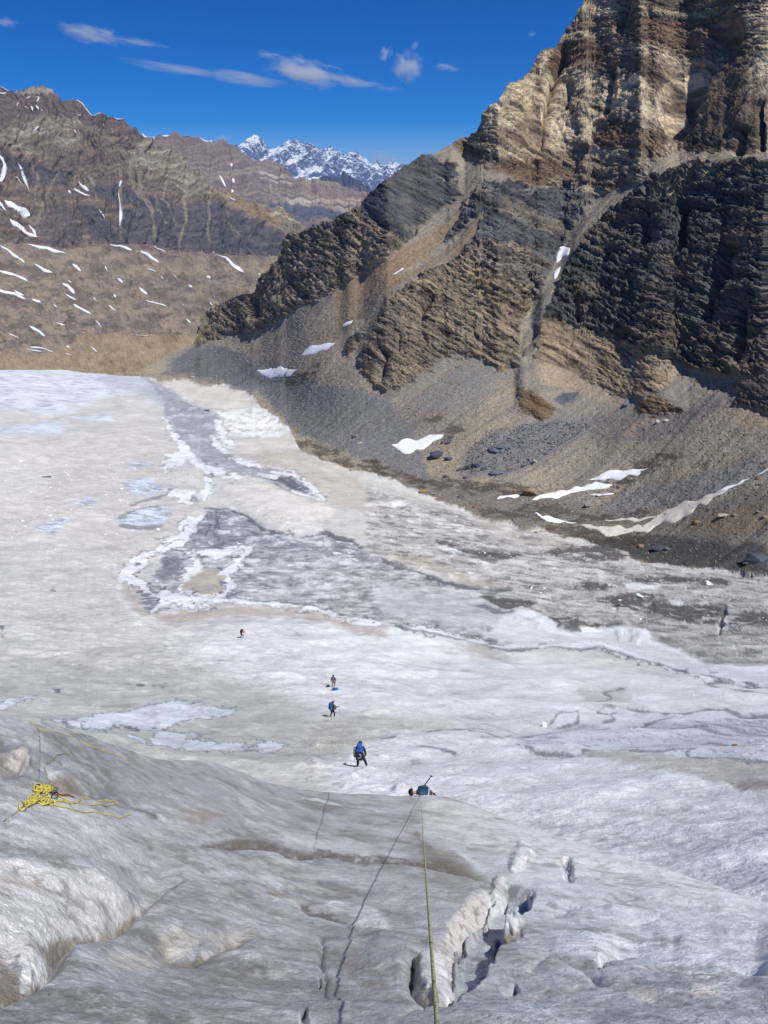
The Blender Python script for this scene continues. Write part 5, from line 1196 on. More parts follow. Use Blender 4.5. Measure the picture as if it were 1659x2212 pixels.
# ---- dark spur in front of the snow peaks
DTOP = PL('f', [440, 560, 500, 520, 560, 505, 600, 515, 640, 520, 700, 500, 800, 498, 870, 505, 885, 470, 910, 468, 950, 500, 1000, 525, 1060, 570, 1085, 580, 1110, 620, 1180, 700])
ds = Relief(DTOP, 622, 830, 150, 70, 445.0, 8200.0, lambda U, V: 36 + 0 * U, 2.0, 21.0, 9.0)
f = ds.f
bm = fbm(ds.x / 700, ds.y / 700, ds.z / 500, octs=5, gain=.6)
ds.D += ridged(f.U / 17, f.V / 80, octs=4) * 40 + bm * 40
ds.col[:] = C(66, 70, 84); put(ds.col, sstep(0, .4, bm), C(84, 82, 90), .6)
m = f.line(PL('f', [590, 515, 640, 525, 700, 512]), 2.2, 1, 3) + f.line(PL('f', [740, 570, 742, 600]), 1.2, .8, 1)
put(ds.col, np.clip(m, 0, 1), C(240, 242, 246), .9)
put(ds.col, f.poly(PL('f', [600, 590, 1100, 620, 1100, 760, 600, 700]), 5, 6), C(120, 106, 102), .7)
dark_spur = ds.build('dark_spur', M_FAR, drop=.5)

# ---- snow peaks
STOP = PL('1', [540, 566, 560, 570, 590, 573, 630, 596, 650, 596, 690, 582, 720, 585, 760, 594, 800, 596, 850, 604, 900, 608, 915, 616, 960, 634, 985, 636, 1005, 628, 1020, 634, 1060, 600, 1080, 588, 1098, 581, 1112, 592, 1130, 610, 1140, 618, 1150, 640, 1165, 632, 1180, 636, 1200, 622, 1225, 612, 1240, 601, 1252, 606, 1270, 603, 1290, 610, 1310, 616, 1340, 625, 1356, 630, 1366, 622, 1376, 632, 1392, 634, 1410, 628, 1420, 628, 1434, 642, 1450, 652, 1470, 667, 1484, 659, 1500, 656, 1520, 658, 1540, 666, 1560, 686, 1580, 700, 1600, 708, 1612, 702, 1640, 712, 1652, 712, 1670, 704, 1690, 700, 1700, 706, 1720, 712, 1760, 720, 1860, 740])
sn = Relief(STOP, 262, 905, 460, 130, 436.0, (np.array([262, 560, 905]), np.array([12500., 13000., 14500.])), lambda U, V: 38 + 0 * U, 1.2, 33.0, 8.0)
f = sn.f
bm = fbm(sn.x / 1500, sn.y / 1500, sn.z / 900, octs=5, gain=.6)
gl3 = ridged((f.U + f.V * .5) / 24 + bm * .5, (f.V - f.U * .4) / 60, octs=5, gain=.6)
sn.D += gl3 * 85 + bm * 90 + fbm(sn.x / 220, sn.y / 220, sn.z / 220, octs=4, gain=.65) * 24
sn.col[:] = C(86, 94, 122); put(sn.col, sstep(-.1, .4, bm), C(104, 108, 128), .6)  # bluish rock: distance haze put partly into its colour
rel = f.V - np.broadcast_to(sn.vt[None], sn.U.shape).ravel()
st1 = fbm((f.U + f.V * .55) / 26, (f.V - f.U * .42) / 4.2, octs=5, gain=.66)
st2 = fbm((f.U - f.V * .8) / 20 + 8, (f.V + f.U * .5) / 4.6, octs=4, gain=.66)
sc_ = np.maximum(st1, st2 * .9 - .04) - .085
snowm = sstep(.08, .16, sc_ + np.clip(.16 - rel / 260, -.25, .12) * sstep(505, 520, f.U) * 1.0 - .06) * sstep(500, 512, f.U) * sstep(96, 60, rel)
snowm = np.maximum(snowm, sstep(.0, .12, sc_ + .1) * sstep(14, 5, rel) * sstep(505, 495, f.U) * sstep(-.15, .1, fbm(f.U / 30, f.U * 0, octs=2) + .05))
for p in (PL('f', [0, 275, 40, 262, 100, 225, 108, 240, 70, 280, 40, 290]), PL('f', [110, 200, 180, 165, 200, 175, 215, 215, 160, 222, 120, 225]), PL('f', [240, 345, 300, 270, 440, 205, 470, 215, 400, 265, 320, 320, 260, 360]), PL('f', [380, 410, 440, 370, 520, 330, 600, 300, 560, 350, 480, 400, 420, 430]), PL('f', [470, 500, 560, 450, 640, 430, 660, 410, 700, 430, 680, 460, 600, 500, 500, 515]), PL('f', [640, 470, 720, 400, 800, 290, 820, 285, 780, 360, 710, 450]),
          PL('f', [880, 450, 900, 420, 950, 445, 975, 490, 940, 500, 890, 480]), PL('f', [1080, 385, 1130, 400, 1220, 430, 1300, 440, 1280, 458, 1180, 450, 1120, 425]), PL('f', [1020, 330, 1040, 340, 1075, 380, 1060, 380]), PL('f', [600, 510, 660, 505, 700, 510, 640, 530]), PL('f', [1240, 420, 1320, 375, 1340, 385, 1300, 430])):
    snowm = np.maximum(snowm, f.poly(p, 1.5, 4) * sstep(-.28, -.02, sc_ + .06))
put(sn.col, np.clip(snowm, 0, 1), C(240, 243, 248), .95)
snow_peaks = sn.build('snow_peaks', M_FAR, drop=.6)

# ---- valley floor under everything far away, out to the horizon
vv = []
for i, r in enumerate(np.geomspace(900, 27000, 40)):
    for a in np.linspace(-75, 75, 61):
        an = math.radians(a); vv.append((r * math.sin(an), r * math.cos(an), -900 - 500 * min(1, r / 4000) + 60 * math.sin(r / 900 + a)))
vcol = np.tile(C(128, 114, 98), (len(vv), 1))
structure(link('valley_floor', np_mesh('valley_floor', np.array(vv), grid_faces(40, 61), vcol, True), M_FAR))
print('far', round(time.time() - T0, 1))

# ------------------------------------------------------------------ snow patches that lie on the slopes (parts of what they lie on)
def snow_patch(parent, surf, line, width, lift_px=1.5, seed=0, mat=None, foreshort=.5):
    """line in survey units on a surveyed surface; width = half width (units), list allowed"""
    rr = np.random.default_rng(seed + 5)
    p = np.array(line, float); seg = np.hypot(*(p[1:] - p[:-1]).T); cum = np.concatenate([[0], np.cumsum(seg)])
    n = int(np.clip(cum[-1] / 2.6, 7, 60)); tt = np.linspace(0, cum[-1], n)
    cx = np.interp(tt, cum, p[:, 0]); cy = np.interp(tt, cum, p[:, 1])
    w = np.interp(tt / cum[-1], np.linspace(0, 1, len(width)), width) if isinstance(width, (list, tuple)) else np.full(n, float(width))
    e = np.clip(np.minimum(tt, cum[-1] - tt) / max(cum[-1], 1e-6) * 5, 0, 1); w = w * np.sqrt(e + .02)
    dx, dy = np.gradient(cx), np.gradient(cy); L_ = np.hypot(dx, dy) + 1e-9
    nx, ny = -dy / L_, dx / L_
    wob = np.cumsum(rr.normal(0, .35, n)); wob -= np.linspace(wob[0], wob[-1], n); wob = np.convolve(np.pad(wob, 2, mode='edge'), np.ones(5) / 5, 'valid')
    cx = cx + nx * wob * .5; cy = cy + ny * wob * .5
    def wv():
        a = rr.normal(0, 1, n + 20); a = np.convolve(a, np.hanning(13)[1:-1], 'same')[10:-10] / 2.1
        return np.clip(1 + a * .33 + rr.normal(0, .035, n), .45, 1.6)
    wl = w * wv(); wr = w * wv()
    ks = np.array([-1, -.8, -.35, 0, .35, .8, 1]); up = np.array([-.5, .6, 1, 1.1, 1, .6, -.5])
    vs = []
    for i in range(n):
        for k, h_ in zip(ks, up):
            ww_ = wl[i] if k < 0 else wr[i]
            u_, v_ = cx[i] + nx[i] * k * ww_, cy[i] + ny[i] * k * ww_
            g = surf(u_, v_)
            unit = g.length / FOC
            v3 = g - g.normalized() * (unit * lift_px * h_ * min(1, .3 + e[i]) * 2.2)
            v3.z += unit * lift_px * h_ * .35
            vs.append(v3)
    vs = np.array(vs).reshape(n, 7, 3)
    pd = np.pad(vs, ((2, 2), (0, 0), (0, 0)), mode='edge'); sm = sum(w_ * pd[i_:i_ + n] for i_, w_ in enumerate((.1, .2, .4, .2, .1)))
    sm[0], sm[-1] = vs[0], vs[-1]; vs = sm.reshape(-1, 3)
    me = np_mesh('snow_patch', vs, grid_faces(n, 7), None, True)
    return link('snow_patch', me, mat or M_SNOW, parent)
M_FARSNOW = plain_mat('far_snow', (.66, .67, .71), .6, .3, .12, .05)

HSN = [([0, 1050, 50, 1085, 105, 1130], 9), ([120, 1045, 200, 1060, 285, 1086], [5, 9, 6]), ([145, 1130, 185, 1152, 225, 1166], 8), ([-40, 1150, 0, 1165, 60, 1180, 120, 1205], 7), ([-40, 1240, 0, 1252, 60, 1268, 112, 1290], 8), ([265, 1212, 295, 1232, 320, 1260], 10), ([285, 1262, 305, 1272, 326, 1288], 8), ([315, 1308, 350, 1330, 392, 1355], [12, 8, 3]),
       ([310, 1132, 328, 1146, 346, 1162], 7), ([470, 1050, 520, 1056, 565, 1068], 6), ([600, 1070, 645, 1102, 682, 1136], [6, 10, 4]), ([598, 1238, 632, 1270], 8), ([624, 1295, 660, 1308, 716, 1320], 4), ([632, 1155, 672, 1172], 5), ([655, 1052, 690, 1070, 712, 1082], 4), ([925, 1100, 965, 1106, 1000, 1145, 1052, 1176], [3, 7, 12, 5]), ([505, 1195, 528, 1218], 7),
       ([450, 1145, 460, 1166], 6), ([690, 1185, 700, 1200], 5), ([745, 1188, 758, 1202], 5), ([885, 1188, 903, 1197], 6), ([808, 1228, 824, 1238], 6), ([900, 1302, 912, 1318], 5), ([796, 1372, 818, 1390], 6), ([488, 1265, 496, 1282], 4), ([465, 1312, 500, 1340], 6), ([410, 1378, 436, 1408], 6), ([125, 1400, 165, 1422, 196, 1460], [5, 9, 5]), ([35, 1434, 82, 1452], 5),
       ([135, 1286, 176, 1302], 6), ([110, 1505, 180, 1512], 3), ([130, 1495, 180, 1500, 232, 1512], 4), ([345, 1446, 372, 1446], 3), ([240, 1384, 278, 1396], 5), ([284, 1490, 300, 1492], 5), ([390, 1492, 416, 1512], 4), ([230, 1310, 244, 1318], 5), ([60, 1255, 102, 1276], 6), ([280, 1518, 304, 1522], 3), ([1105, 1178, 1118, 1188], 4), ([560, 1452, 640, 1452], 1.6), ([940, 1326, 950, 1334], 3), ([290, 1200, 306, 1208], 4), ([400, 1284, 412, 1292], 4)]
for i, (fl_, w) in enumerate(HSN):
    w = [x * .42 for x in w] if isinstance(w, list) else w * .42
    snow_patch(hillside, hs.at, PL('1', fl_), w, .8, i, M_FARSNOW)
LSN = [([70, 730, 105, 782, 126, 828], [4, 10, 4]), ([20, 862, 70, 902, 130, 915], [14, 16, 18]), ([40, 946, 100, 992, 160, 1022], [8, 16, 10]), ([125, 955, 145, 990, 155, 1020], [8, 8, 4]), ([-10, 690, 12, 740, -4, 800], 12), ([-20, 870, 25, 905], 8), ([60, 780, 92, 806], 4), ([288, 832, 302, 838], 6), ([315, 820, 345, 845, 382, 868], 6), ([335, 795, 352, 815, 376, 842], 6), ([420, 915, 434, 934, 446, 952], 4),
       ([512, 800, 504, 830], 8), ([502, 850, 506, 880, 514, 930, 508, 985], [3, 4, 9, 6]), ([310, 438, 350, 465, 390, 500, 428, 517], [1.5, 5, 6, 3]), ([480, 523, 500, 530, 535, 536], 2.5), ([62, 495, 76, 455], 4), ([105, 450, 125, 450], 4), ([145, 450, 166, 448, 150, 472], 4), ([145, 490, 158, 505], 6), ([128, 480, 134, 500], 5), ([100, 485, 118, 488], 4), ([168, 495, 176, 508], 4), ([130, 596, 160, 572], 4), ([436, 550, 442, 560], 3), ([308, 580, 314, 598], 4), ([0, 384, 30, 400, 62, 416], 3), ([-10, 422, 26, 418], 4), ([970, 870, 998, 880], 4), ([325, 518, 340, 524], 4), ([676, 868, 682, 876], 3)]
for i, (fl_, w) in enumerate(LSN):
    w = [x * .42 for x in w] if isinstance(w, list) else w * .42
    snow_patch(left_mountain, lm.at, PL('1', fl_), w, .9, 100 + i, M_FARSNOW)
for i, (fl_, w) in enumerate([([935, 764, 948, 782, 965, 812], 6), ([994, 780, 996, 802], 7), ([988, 826, 994, 838], 5), ([985, 712, 990, 722], 4), ([768, 598, 800, 602, 840, 610], 3), ([850, 610, 884, 622], 2), ([690, 600, 722, 592], 4)]):
    snow_patch(middle_range, mr_.at, PL('1', fl_), w * .5, .8, 200 + i)
SSN = [(scree, PL('3', [1100, 156, 1160, 160, 1215, 166, 1275, 146]), [3, 10, 11, 3], 0), (scree, PL('1', [1292, 1522, 1340, 1505, 1390, 1488, 1436, 1472]), [6, 9, 7, 2], 0), (scree, PL('1', [1470, 1398, 1492, 1385, 1510, 1376]), 2.5, 0), (scree, PL('4', [45, 470, 100, 468, 160, 462, 210, 442, 265, 424]), [6, 15, 16, 10, 5], 0), (scree, PL('4', [498, 698, 540, 694, 594, 692]), 4, 0),
       (scree, PL('4', [650, 708, 700, 690, 790, 680, 860, 668, 930, 655, 990, 640]), [5, 9, 8, 6, 10, 4], 0), (scree, PL('4', [895, 622, 960, 606, 1030, 596, 1090, 586, 1145, 568]), [3, 10, 10, 7, 2], 0), (scree, PL('4', [890, 690, 940, 684, 1000, 676]), 2.4, 0),
       (scree, PL('4', [662, 762, 690, 786, 760, 798, 838, 804]), [5, 6, 4, 3], 0), (scree, PL('4', [1430, 680, 1470, 662, 1540, 630, 1580, 610]), [2, 3, 2.5, 1.6], 0), (scree, PL('4', [1596, 602, 1640, 582, 1720, 545]), [1.5, 2.4, 2.4], 0),
       (mountain, PL('2', [752, 1130, 770, 1104, 790, 1082, 814, 1070]), [2, 7, 8, 4], 0), (mountain, PL('2', [744, 1196, 752, 1174, 770, 1148]), [3, 6, 3], 0), (scree, PL('2', [48, 1180, 70, 1168, 98, 1150]), 3.2, 0), (mountain, PL('4', [640, 1090, 650, 1070]), 2, 0)]
M_OLDSNOW = plain_mat('old_snow', C(216, 208, 196), .6, .2, .14, .6)
for i, (par, ln, w, k) in enumerate(SSN): snow_patch(par, ground1, ln, w, 1.1, 300 + i)
snow_patch(scree, ground1, PL('4', [860, 812, 930, 830, 1040, 832, 1120, 818, 1200, 790]), [4, 10, 13, 12, 6], .8, 331, M_OLDSNOW)
snow_patch(scree, ground1, PL('4', [1130, 806, 1230, 772, 1320, 735, 1400, 700, 1480, 668]), [6, 14, 13, 10, 4], .9, 332, M_OLDSNOW)
snow_patch(scree, ground1, PL('4', [960, 792, 1100, 784, 1200, 766]), [2, 4, 2], .8, 333, M_OLDSNOW)
# ------------------------------------------------------------------ loose rock and ice
def hull_mesh(name, seed, n=16, flat=(1, .8, .6), mat=None, sub=0):
    rr = np.random.default_rng(seed)
    p = rr.normal(size=(n, 3)); p /= np.linalg.norm(p, axis=1)[:, None]
    p *= (1 + rr.uniform(-.28, .12, (n, 1))) * np.array(flat) * .5
    bm = bmesh.new()
    for a in p: bm.verts.new(a)
    r = bmesh.ops.convex_hull(bm, input=bm.verts)
    for g in [v for v in bm.verts if not v.link_faces]: bm.verts.remove(g)
    me = bpy.data.meshes.new(name); bm.to_mesh(me); bm.free()
    if mat: me.materials.append(mat)
    return me

M_BLUE = plain_mat('slate_rock', C(96, 104, 118), .75, .3, .25, 1.5)
M_DARKR = plain_mat('dark_rock', C(72, 78, 88), .7, .35, .25, 1.2)
M_TANR = plain_mat('tan_rock', C(150, 128, 98), .85, .2, .25, 1.5)
M_GREYR = plain_mat('grey_rock', C(132, 130, 126), .85, .2, .25, 1.5)
M_PALE = plain_mat('pale_rock', C(186, 178, 160), .85, .2, .2, 1.5)
M_RUST = plain_mat('rust_rock', C(124, 96, 74), .85, .2, .3, 1.2)
M_LUMP = plain_mat('ice_lump', (.74, .75, .78), .5, .35, .1, 4)
SH = {m.name: [hull_mesh('rock_shape', 40 + 7 * k + 100 * j, 14 + 2 * (k % 3), ((1, .8, .62), (1, .6, .5), (1, .9, .8), (1, .7, .38))[k % 4], m) for k in range(6)] for j, m in enumerate((M_BLUE, M_DARKR, M_TANR, M_GREYR, M_PALE, M_RUST, M_LUMP))}

def rock_at(name, u, v, size_px, mat, seed, rot=None, sc=(1, 1, 1), sink=.28, me=None, surf=None):
    g = (surf or ground1)(u, v); s = size_px * g.length / FOC
    rr = random.Random(seed)
    o = bpy.data.objects.new(name, me or SH[mat.name][seed % 6])
    o.rotation_euler = rot or (rr.uniform(-.4, .4), rr.uniform(-.4, .4), rr.uniform(0, 6.28))
    o.scale = (s * sc[0], s * sc[1], s * sc[2])
    o.location = g + Vector((0, 0, s * sc[2] * (.31 - sink)))
    COL.objects.link(o)
    return o

# big blocks one can point to
BIG = [(PL('4', [238, 522]), 38, M_DARKR, (1.1, .7, .75), (.1, .2, .5), 'largest dark slate boulder below the round snow patch, split by a ridge'), (PL('4', [290, 530]), 22, M_DARKR, (1.2, .7, .5), None, 'low dark slab lying right beside the largest boulder'),
       (PL('4', [290, 460]), 18, M_BLUE, (.8, .6, 1.2), (.3, .5, .4), 'upright pale blue-grey block beside the dark wet streak'), (PL('4', [265, 462]), 14, M_DARKR, (1, .7, .7), None, 'small dark block leaning on the upright blue-grey block'),
       (PL('4', [338, 572]), 20, M_DARKR, (1.2, .7, .6), None, 'dark low boulder at the left end of the lower boulder row'), (PL('4', [375, 568]), 26, M_DARKR, (1, .8, .75), None, 'dark broken boulder in the middle of the lower row'), (PL('4', [408, 562]), 26, M_BLUE, (1, .8, .9), None, 'greenish grey boulder leaning on the dark broken one'),
       (PL('4', [437, 578]), 15, M_DARKR, (1, .8, .9), None, 'small dark boulder right of the greenish grey one'), (PL('4', [485, 498]), 28, M_BLUE, (1.2, .8, .7), None, 'wide grey boulder at the heart of the blockfield'), (PL('4', [510, 485]), 18, M_BLUE, (1, .7, .7), None, 'grey block on the upper right of the wide boulder'),
       (PL('4', [490, 588]), 26, M_BLUE, (1.2, .7, .6), None, 'flat blue boulder at the bottom edge of the blockfield'), (PL('4', [612, 562]), 16, M_BLUE, (1, .8, .8), None, 'rounded blue boulder near the right end of the lower row'), (PL('4', [660, 548]), 20, M_PALE, (1.3, .5, .7), (.2, .6, .6), 'long pale slab standing on edge by the blockfield'),
       (PL('4', [275, 605]), 16, M_DARKR, (1, .8, .8), None, 'dark block alone below the largest boulder'), (PL('4', [365, 608]), 18, M_BLUE, (1.1, .7, .5), None, 'flat blue-grey block below the dark row of boulders'), (PL('4', [178, 672]), 21, M_TANR, (1.2, .8, .6), None, 'tan pyramid-shaped boulder on the ice margin'),
       (PL('4', [220, 680]), 20, M_GREYR, (1.2, .8, .6), None, 'grey boulder right of the tan pyramid-shaped one'), (PL('4', [340, 692]), 18, M_BLUE, (.8, .7, 1.0), None, 'blue-grey cube-like boulder on the ice margin'), (PL('4', [625, 690]), 44, M_RUST, (1.1, .7, .6), None, 'large rusty boulder at the left tip of the long snow streak'),
       (PL('4', [405, 745]), 16, M_RUST, (1.2, .8, .5), None, 'brown flat boulder near the dirty ice finger'), (PL('4', [890, 735]), 22, M_GREYR, (1.3, .7, .6), None, 'grey flat boulder between the two long snow streaks'), (PL('4', [1470, 778]), 20, M_PALE, (1.3, .8, .6), None, 'pale sandy block on the slope right of the dirty snow'),
       (PL('4', [1515, 775]), 14, M_TANR, (1.1, .8, .8), None, 'small sandy block right of the pale one'), (PL('4', [1190, 912]), 30, M_DARKR, (1.3, .8, .6), None, 'dark boulder in the black moraine at right'), (PL('4', [1225, 915]), 16, M_BLUE, (1, .8, .8), None, 'grey boulder touching the dark one in the moraine'),
       (PL('4', [1115, 905]), 16, M_TANR, (1.2, .8, .7), None, 'tan boulder on the black moraine belt'), (PL('4', [1610, 970]), 46, M_DARKR, (1.2, .8, .8), None, 'big black rock at the right edge above the ice'), (PL('4', [1570, 985]), 26, M_DARKR, (1.1, .8, .7), None, 'black rock left of the big one at the right edge'),
       (PL('4', [1185, 375]), 14, M_PALE, (.9, .8, 1), None, 'pale block on the scree, left of a pair'), (PL('4', [1222, 365]), 12, M_PALE, (1.2, .8, .8), None, 'pale block on the scree, right of a pair'), (PL('4', [1135, 405]), 12, M_PALE, (1.2, .8, .7), None, 'pale block lowest of three on the upper scree'),
       (PL('4', [1045, 308]), 18, M_BLUE, (1, .7, 1), None, 'pale grey upright block under the brown ledges'), (PL('3', [822, 183]), 12, M_PALE, (1.3, .8, .6), None, 'pale slab on dark scree near the glacier crest'), (PL('3', [890, 325]), 12, M_DARKR, (1.2, .8, .6), None, 'dark rock on the grey ice band'), (PL('3', [200, 608]), 13, M_DARKR, (1.6, .8, .4), None, 'dark flat rock alone on the white glacier'),
       (PL('3', [930, 555]), 6, M_DARKR, (1.2, .8, .7), None, 'small dark stone on the grey melt band'), (PL('3', [1518, 432]), 13, M_DARKR, (1.2, .8, .6), None, 'dark stone near the ice margin above the snow strips'), (PL('3', [1540, 465]), 11, M_PALE, (1.4, .8, .5), None, 'pale flat stone near the ice margin'),
       (PL('4', [1645, 780]), 14, M_TANR, (1, .8, .8), None, 'tan boulder at the right edge on the slope'), (PL('4', [1350, 800]), 18, M_TANR, (1.2, .8, .7), None, 'tan boulder just below the dirty snow streak'), (PL('4', [1620, 760]), 12, M_GREYR, (1.2, .8, .7), None, 'grey boulder near the right edge of the slope'),
       (PL('4', [1620, 610]), 12, M_TANR, (1.2, .8, .7), None, 'tan boulder beside the narrow snow gully'), (PL('4', [545, 700]), 10, M_GREYR, (1.2, .8, .7), None, 'grey stone by the short snow streak'), (PL('4', [930, 690]), 10, M_GREYR, (1.2, .8, .7), None, 'grey stone on the edge of the long snow streak'),
       (PL('6', [1515, 430]), 11, M_RUST, (1.2, .8, .7), None, 'brown stone in the melt strips at right')]
for i, (p, sz, m, sc, rot, lab) in enumerate(BIG):
    rr = random.Random(i)
    me = hull_mesh('boulder', 900 + i * 3, 22, (1, .85, .8), m)
    thing(rock_at('boulder', p[0][0], p[0][1], sz, m, i, (rr.uniform(-.25, .25), rr.uniform(-.25, .25), rr.uniform(-.5, .5)) if rot is None else rot, sc, .2, me), lab, 'boulder', 'named boulders below the cliff')

def inside(p, x, y):
    ins = False; n = len(p)
    for i in range(n):
        (x1, y1), (x2, y2) = p[i], p[(i + 1) % n]
        if (y1 > y) != (y2 > y) and x < (x2 - x1) * (y - y1) / (y2 - y1) + x1: ins = not ins
    return ins
BF = PL('4', [380, 480, 460, 410, 640, 380, 820, 370, 900, 380, 840, 430, 740, 490, 640, 560, 480, 605, 340, 585])
rr = random.Random(3); k = 0
while k < 165:
    u = rr.uniform(980, 1290); v = rr.uniform(905, 1035)
    if not inside(BF, u, v): continue
    s = min(rr.paretovariate(2.6) * 3.6, 13)
    o = rock_at('block', u, v, s, rr.choice((M_BLUE, M_BLUE, M_DARKR, M_GREYR)), k, None, (1, rr.uniform(.6, 1), rr.uniform(.6, 1)))
    thing(o, 'angular blue-grey block in the rockfall field below the cliff', 'rock', 'blocks of the blue-grey rockfall field'); k += 1
LUMPS = PL('3', [-60, 560, 300, 480, 640, 420, 760, 560, 880, 640, 760, 800, 640, 930, 420, 960, 100, 960, -60, 900])
rr = random.Random(5); k = 0
while k < 130:
    u = rr.uniform(-60, 440); v = rr.uniform(930, 1230)
    if not inside(LUMPS, u, v): continue
    s = min(rr.paretovariate(2.4) * 3.0, 8.5)
    o = rock_at('ice_lump', u, v, s, M_LUMP, k, None, (1, rr.uniform(.6, 1), rr.uniform(.8, 1.3)), .25)
    thing(o, 'small white ice lump standing on the dirty glacier at left', 'ice lump', 'ice lumps on the left of the glacier'); k += 1
LUMP2 = PL('4', [-60, 700, 300, 760, 640, 850, 1000, 960, 1300, 1010, 1659, 1040, 1659, 1380, 1400, 1380, 1180, 1280, 900, 1220, 640, 1130, 300, 1040, 0, 960])
k = 0
while k < 120:
    u = rr.uniform(790, 1660); v = rr.uniform(1080, 1420)
    if not inside(LUMP2, u, v): continue
    s = min(rr.paretovariate(2.4) * 3.2, 10)
    o = rock_at('ice_lump', u, v, s, M_LUMP, k, None, (1, rr.uniform(.6, 1), rr.uniform(.7, 1.2)), .25)
    thing(o, 'small white ice lump on the grey dirty ice under the moraine', 'ice lump', 'ice lumps on the dirty ice at right'); k += 1
thing(rock_at('ice_block', *PL('4', [1105, 1122])[0], 24, M_LUMP, 3, None, (1.1, .8, 1.0), .2), 'large pale ice block beside the dark hollow in the dirty ice', 'ice block')
thing(rock_at('ice_block', *PL('4', [1405, 1068])[0], 17, M_LUMP, 4, None, (1.3, .8, .8), .2), 'white ice block at right on the dirty ice, near the moraine', 'ice block')
thing(rock_at('ice_block', *PL('4', [1028, 1160])[0], 20, M_GREYR, 2, (.1, .5, .6), (1.4, .6, .5), .2), 'grey slab of ice left of the dark hollow', 'ice block')
thing(rock_at('ice_block', *PL('6', [700, 338])[0], 26, M_LUMP, 1, None, (1.3, .8, .7), .3), 'white ice block beside the small melt patch', 'ice block')

def rubble(name, n, region, sizes, mats, seed, surf=ground1):
    """countless stones as one mesh per material"""
    rr = np.random.default_rng(seed)
    us = [p[0] for p in region]; vs = [p[1] for p in region]
    pts = []
    base = []
    for k in range(5):
        me = hull_mesh('stone', seed * 10 + k, 9, (1, .8, .65))
        vv_ = np.array([v.co[:] for v in me.vertices]); ff_ = np.array([list(f_.vertices) for f_ in me.polygons])
        base.append((vv_, ff_)); bpy.data.meshes.remove(me)
    VV, FF, CC, off = [], [], [], 0
    done = 0
    while done < n:
        u, v = rr.uniform(min(us), max(us)), rr.uniform(min(vs), max(vs))
        if not inside(region, u, v): continue
        g = surf(u, v); s = min(sizes[0] * (1 + rr.pareto(2.5)), sizes[1]) * g.length / FOC
        b, f_ = base[done % 5]
        a = rr.uniform(0, 6.28); c_, s_ = math.cos(a), math.sin(a)
        w = b * np.array([1, rr.uniform(.6, 1), rr.uniform(.5, 1)])
        w = np.stack([w[:, 0] * c_ - w[:, 1] * s_, w[:, 0] * s_ + w[:, 1] * c_, w[:, 2]], 1) * s + np.array(g) + np.array([0, 0, s * .06])
        VV.append(w); FF.append(f_ + off); off += len(w)
        CC.append(np.tile(mats[rr.integers(len(mats))] * rr.uniform(.75, 1.2), (len(w), 1)))
        done += 1
    me = np_mesh(name, np.concatenate(VV), np.concatenate(FF), np.concatenate(CC), False)
    o = link(name, me, M_SCREE); o['kind'] = 'stuff'
    return o
cs_tan = [C(150, 132, 106), C(120, 112, 102), C(172, 154, 124), C(92, 88, 84), C(134, 122, 108)]
cs_blue = [C(96, 104, 118), C(74, 80, 92), C(120, 124, 130), C(140, 130, 112)]
cs_dark = [C(80, 80, 80), C(104, 102, 98), C(62, 64, 68), C(128, 116, 98)]
rubble('rubble', 2400, BF, (2.2, 7), cs_blue, 21)
rubble('rubble', 4600, PL('0', [430, 830, 560, 850, 640, 940, 830, 1015, 1000, 1080, 1060, 980, 960, 900, 860, 850, 760, 830, 600, 760, 460, 745, 380, 790]), (1.7, 6), cs_tan, 22)
rubble('rubble', 4600, PL('4', [300, 620, 700, 640, 1100, 560, 1659, 500, 1659, 1020, 1300, 985, 1000, 920, 700, 860, 400, 770]), (1.9, 7), cs_dark + cs_tan[:2], 23)
rubble('rubble', 3600, PL('4', [900, 330, 1100, 360, 1450, 290, 1659, 330, 1659, 560, 1300, 560, 1000, 560, 700, 560, 820, 440]), (1.5, 6), cs_tan, 24)
rubble('rubble', 1800, PL('4', [0, 240, 200, 220, 300, 120, 600, 120, 640, 360, 380, 460, 60, 440]), (1.6, 5), cs_tan + cs_blue[:1], 25)
rubble('rubble', 1500, TONGUES[0], (1.0, 3), cs_tan, 26); rubble('rubble', 700, TONGUES[1], (1.0, 3), cs_tan, 27)
rubble('ice_rubble', 2800, PL('4', [-60, 700, 300, 760, 640, 850, 1000, 960, 1300, 1010, 1659, 1040, 1659, 1380, 1400, 1380, 1180, 1280, 900, 1220, 640, 1130, 300, 1040, 0, 960]), (1.6, 5.5), [C(225, 225, 226), C(190, 188, 184), C(205, 204, 202)], 28)
rubble('ice_rubble', 2600, LUMPS, (1.4, 4.5), [C(232, 232, 232), C(205, 202, 196)], 29)
print('rocks', round(time.time() - T0, 1))

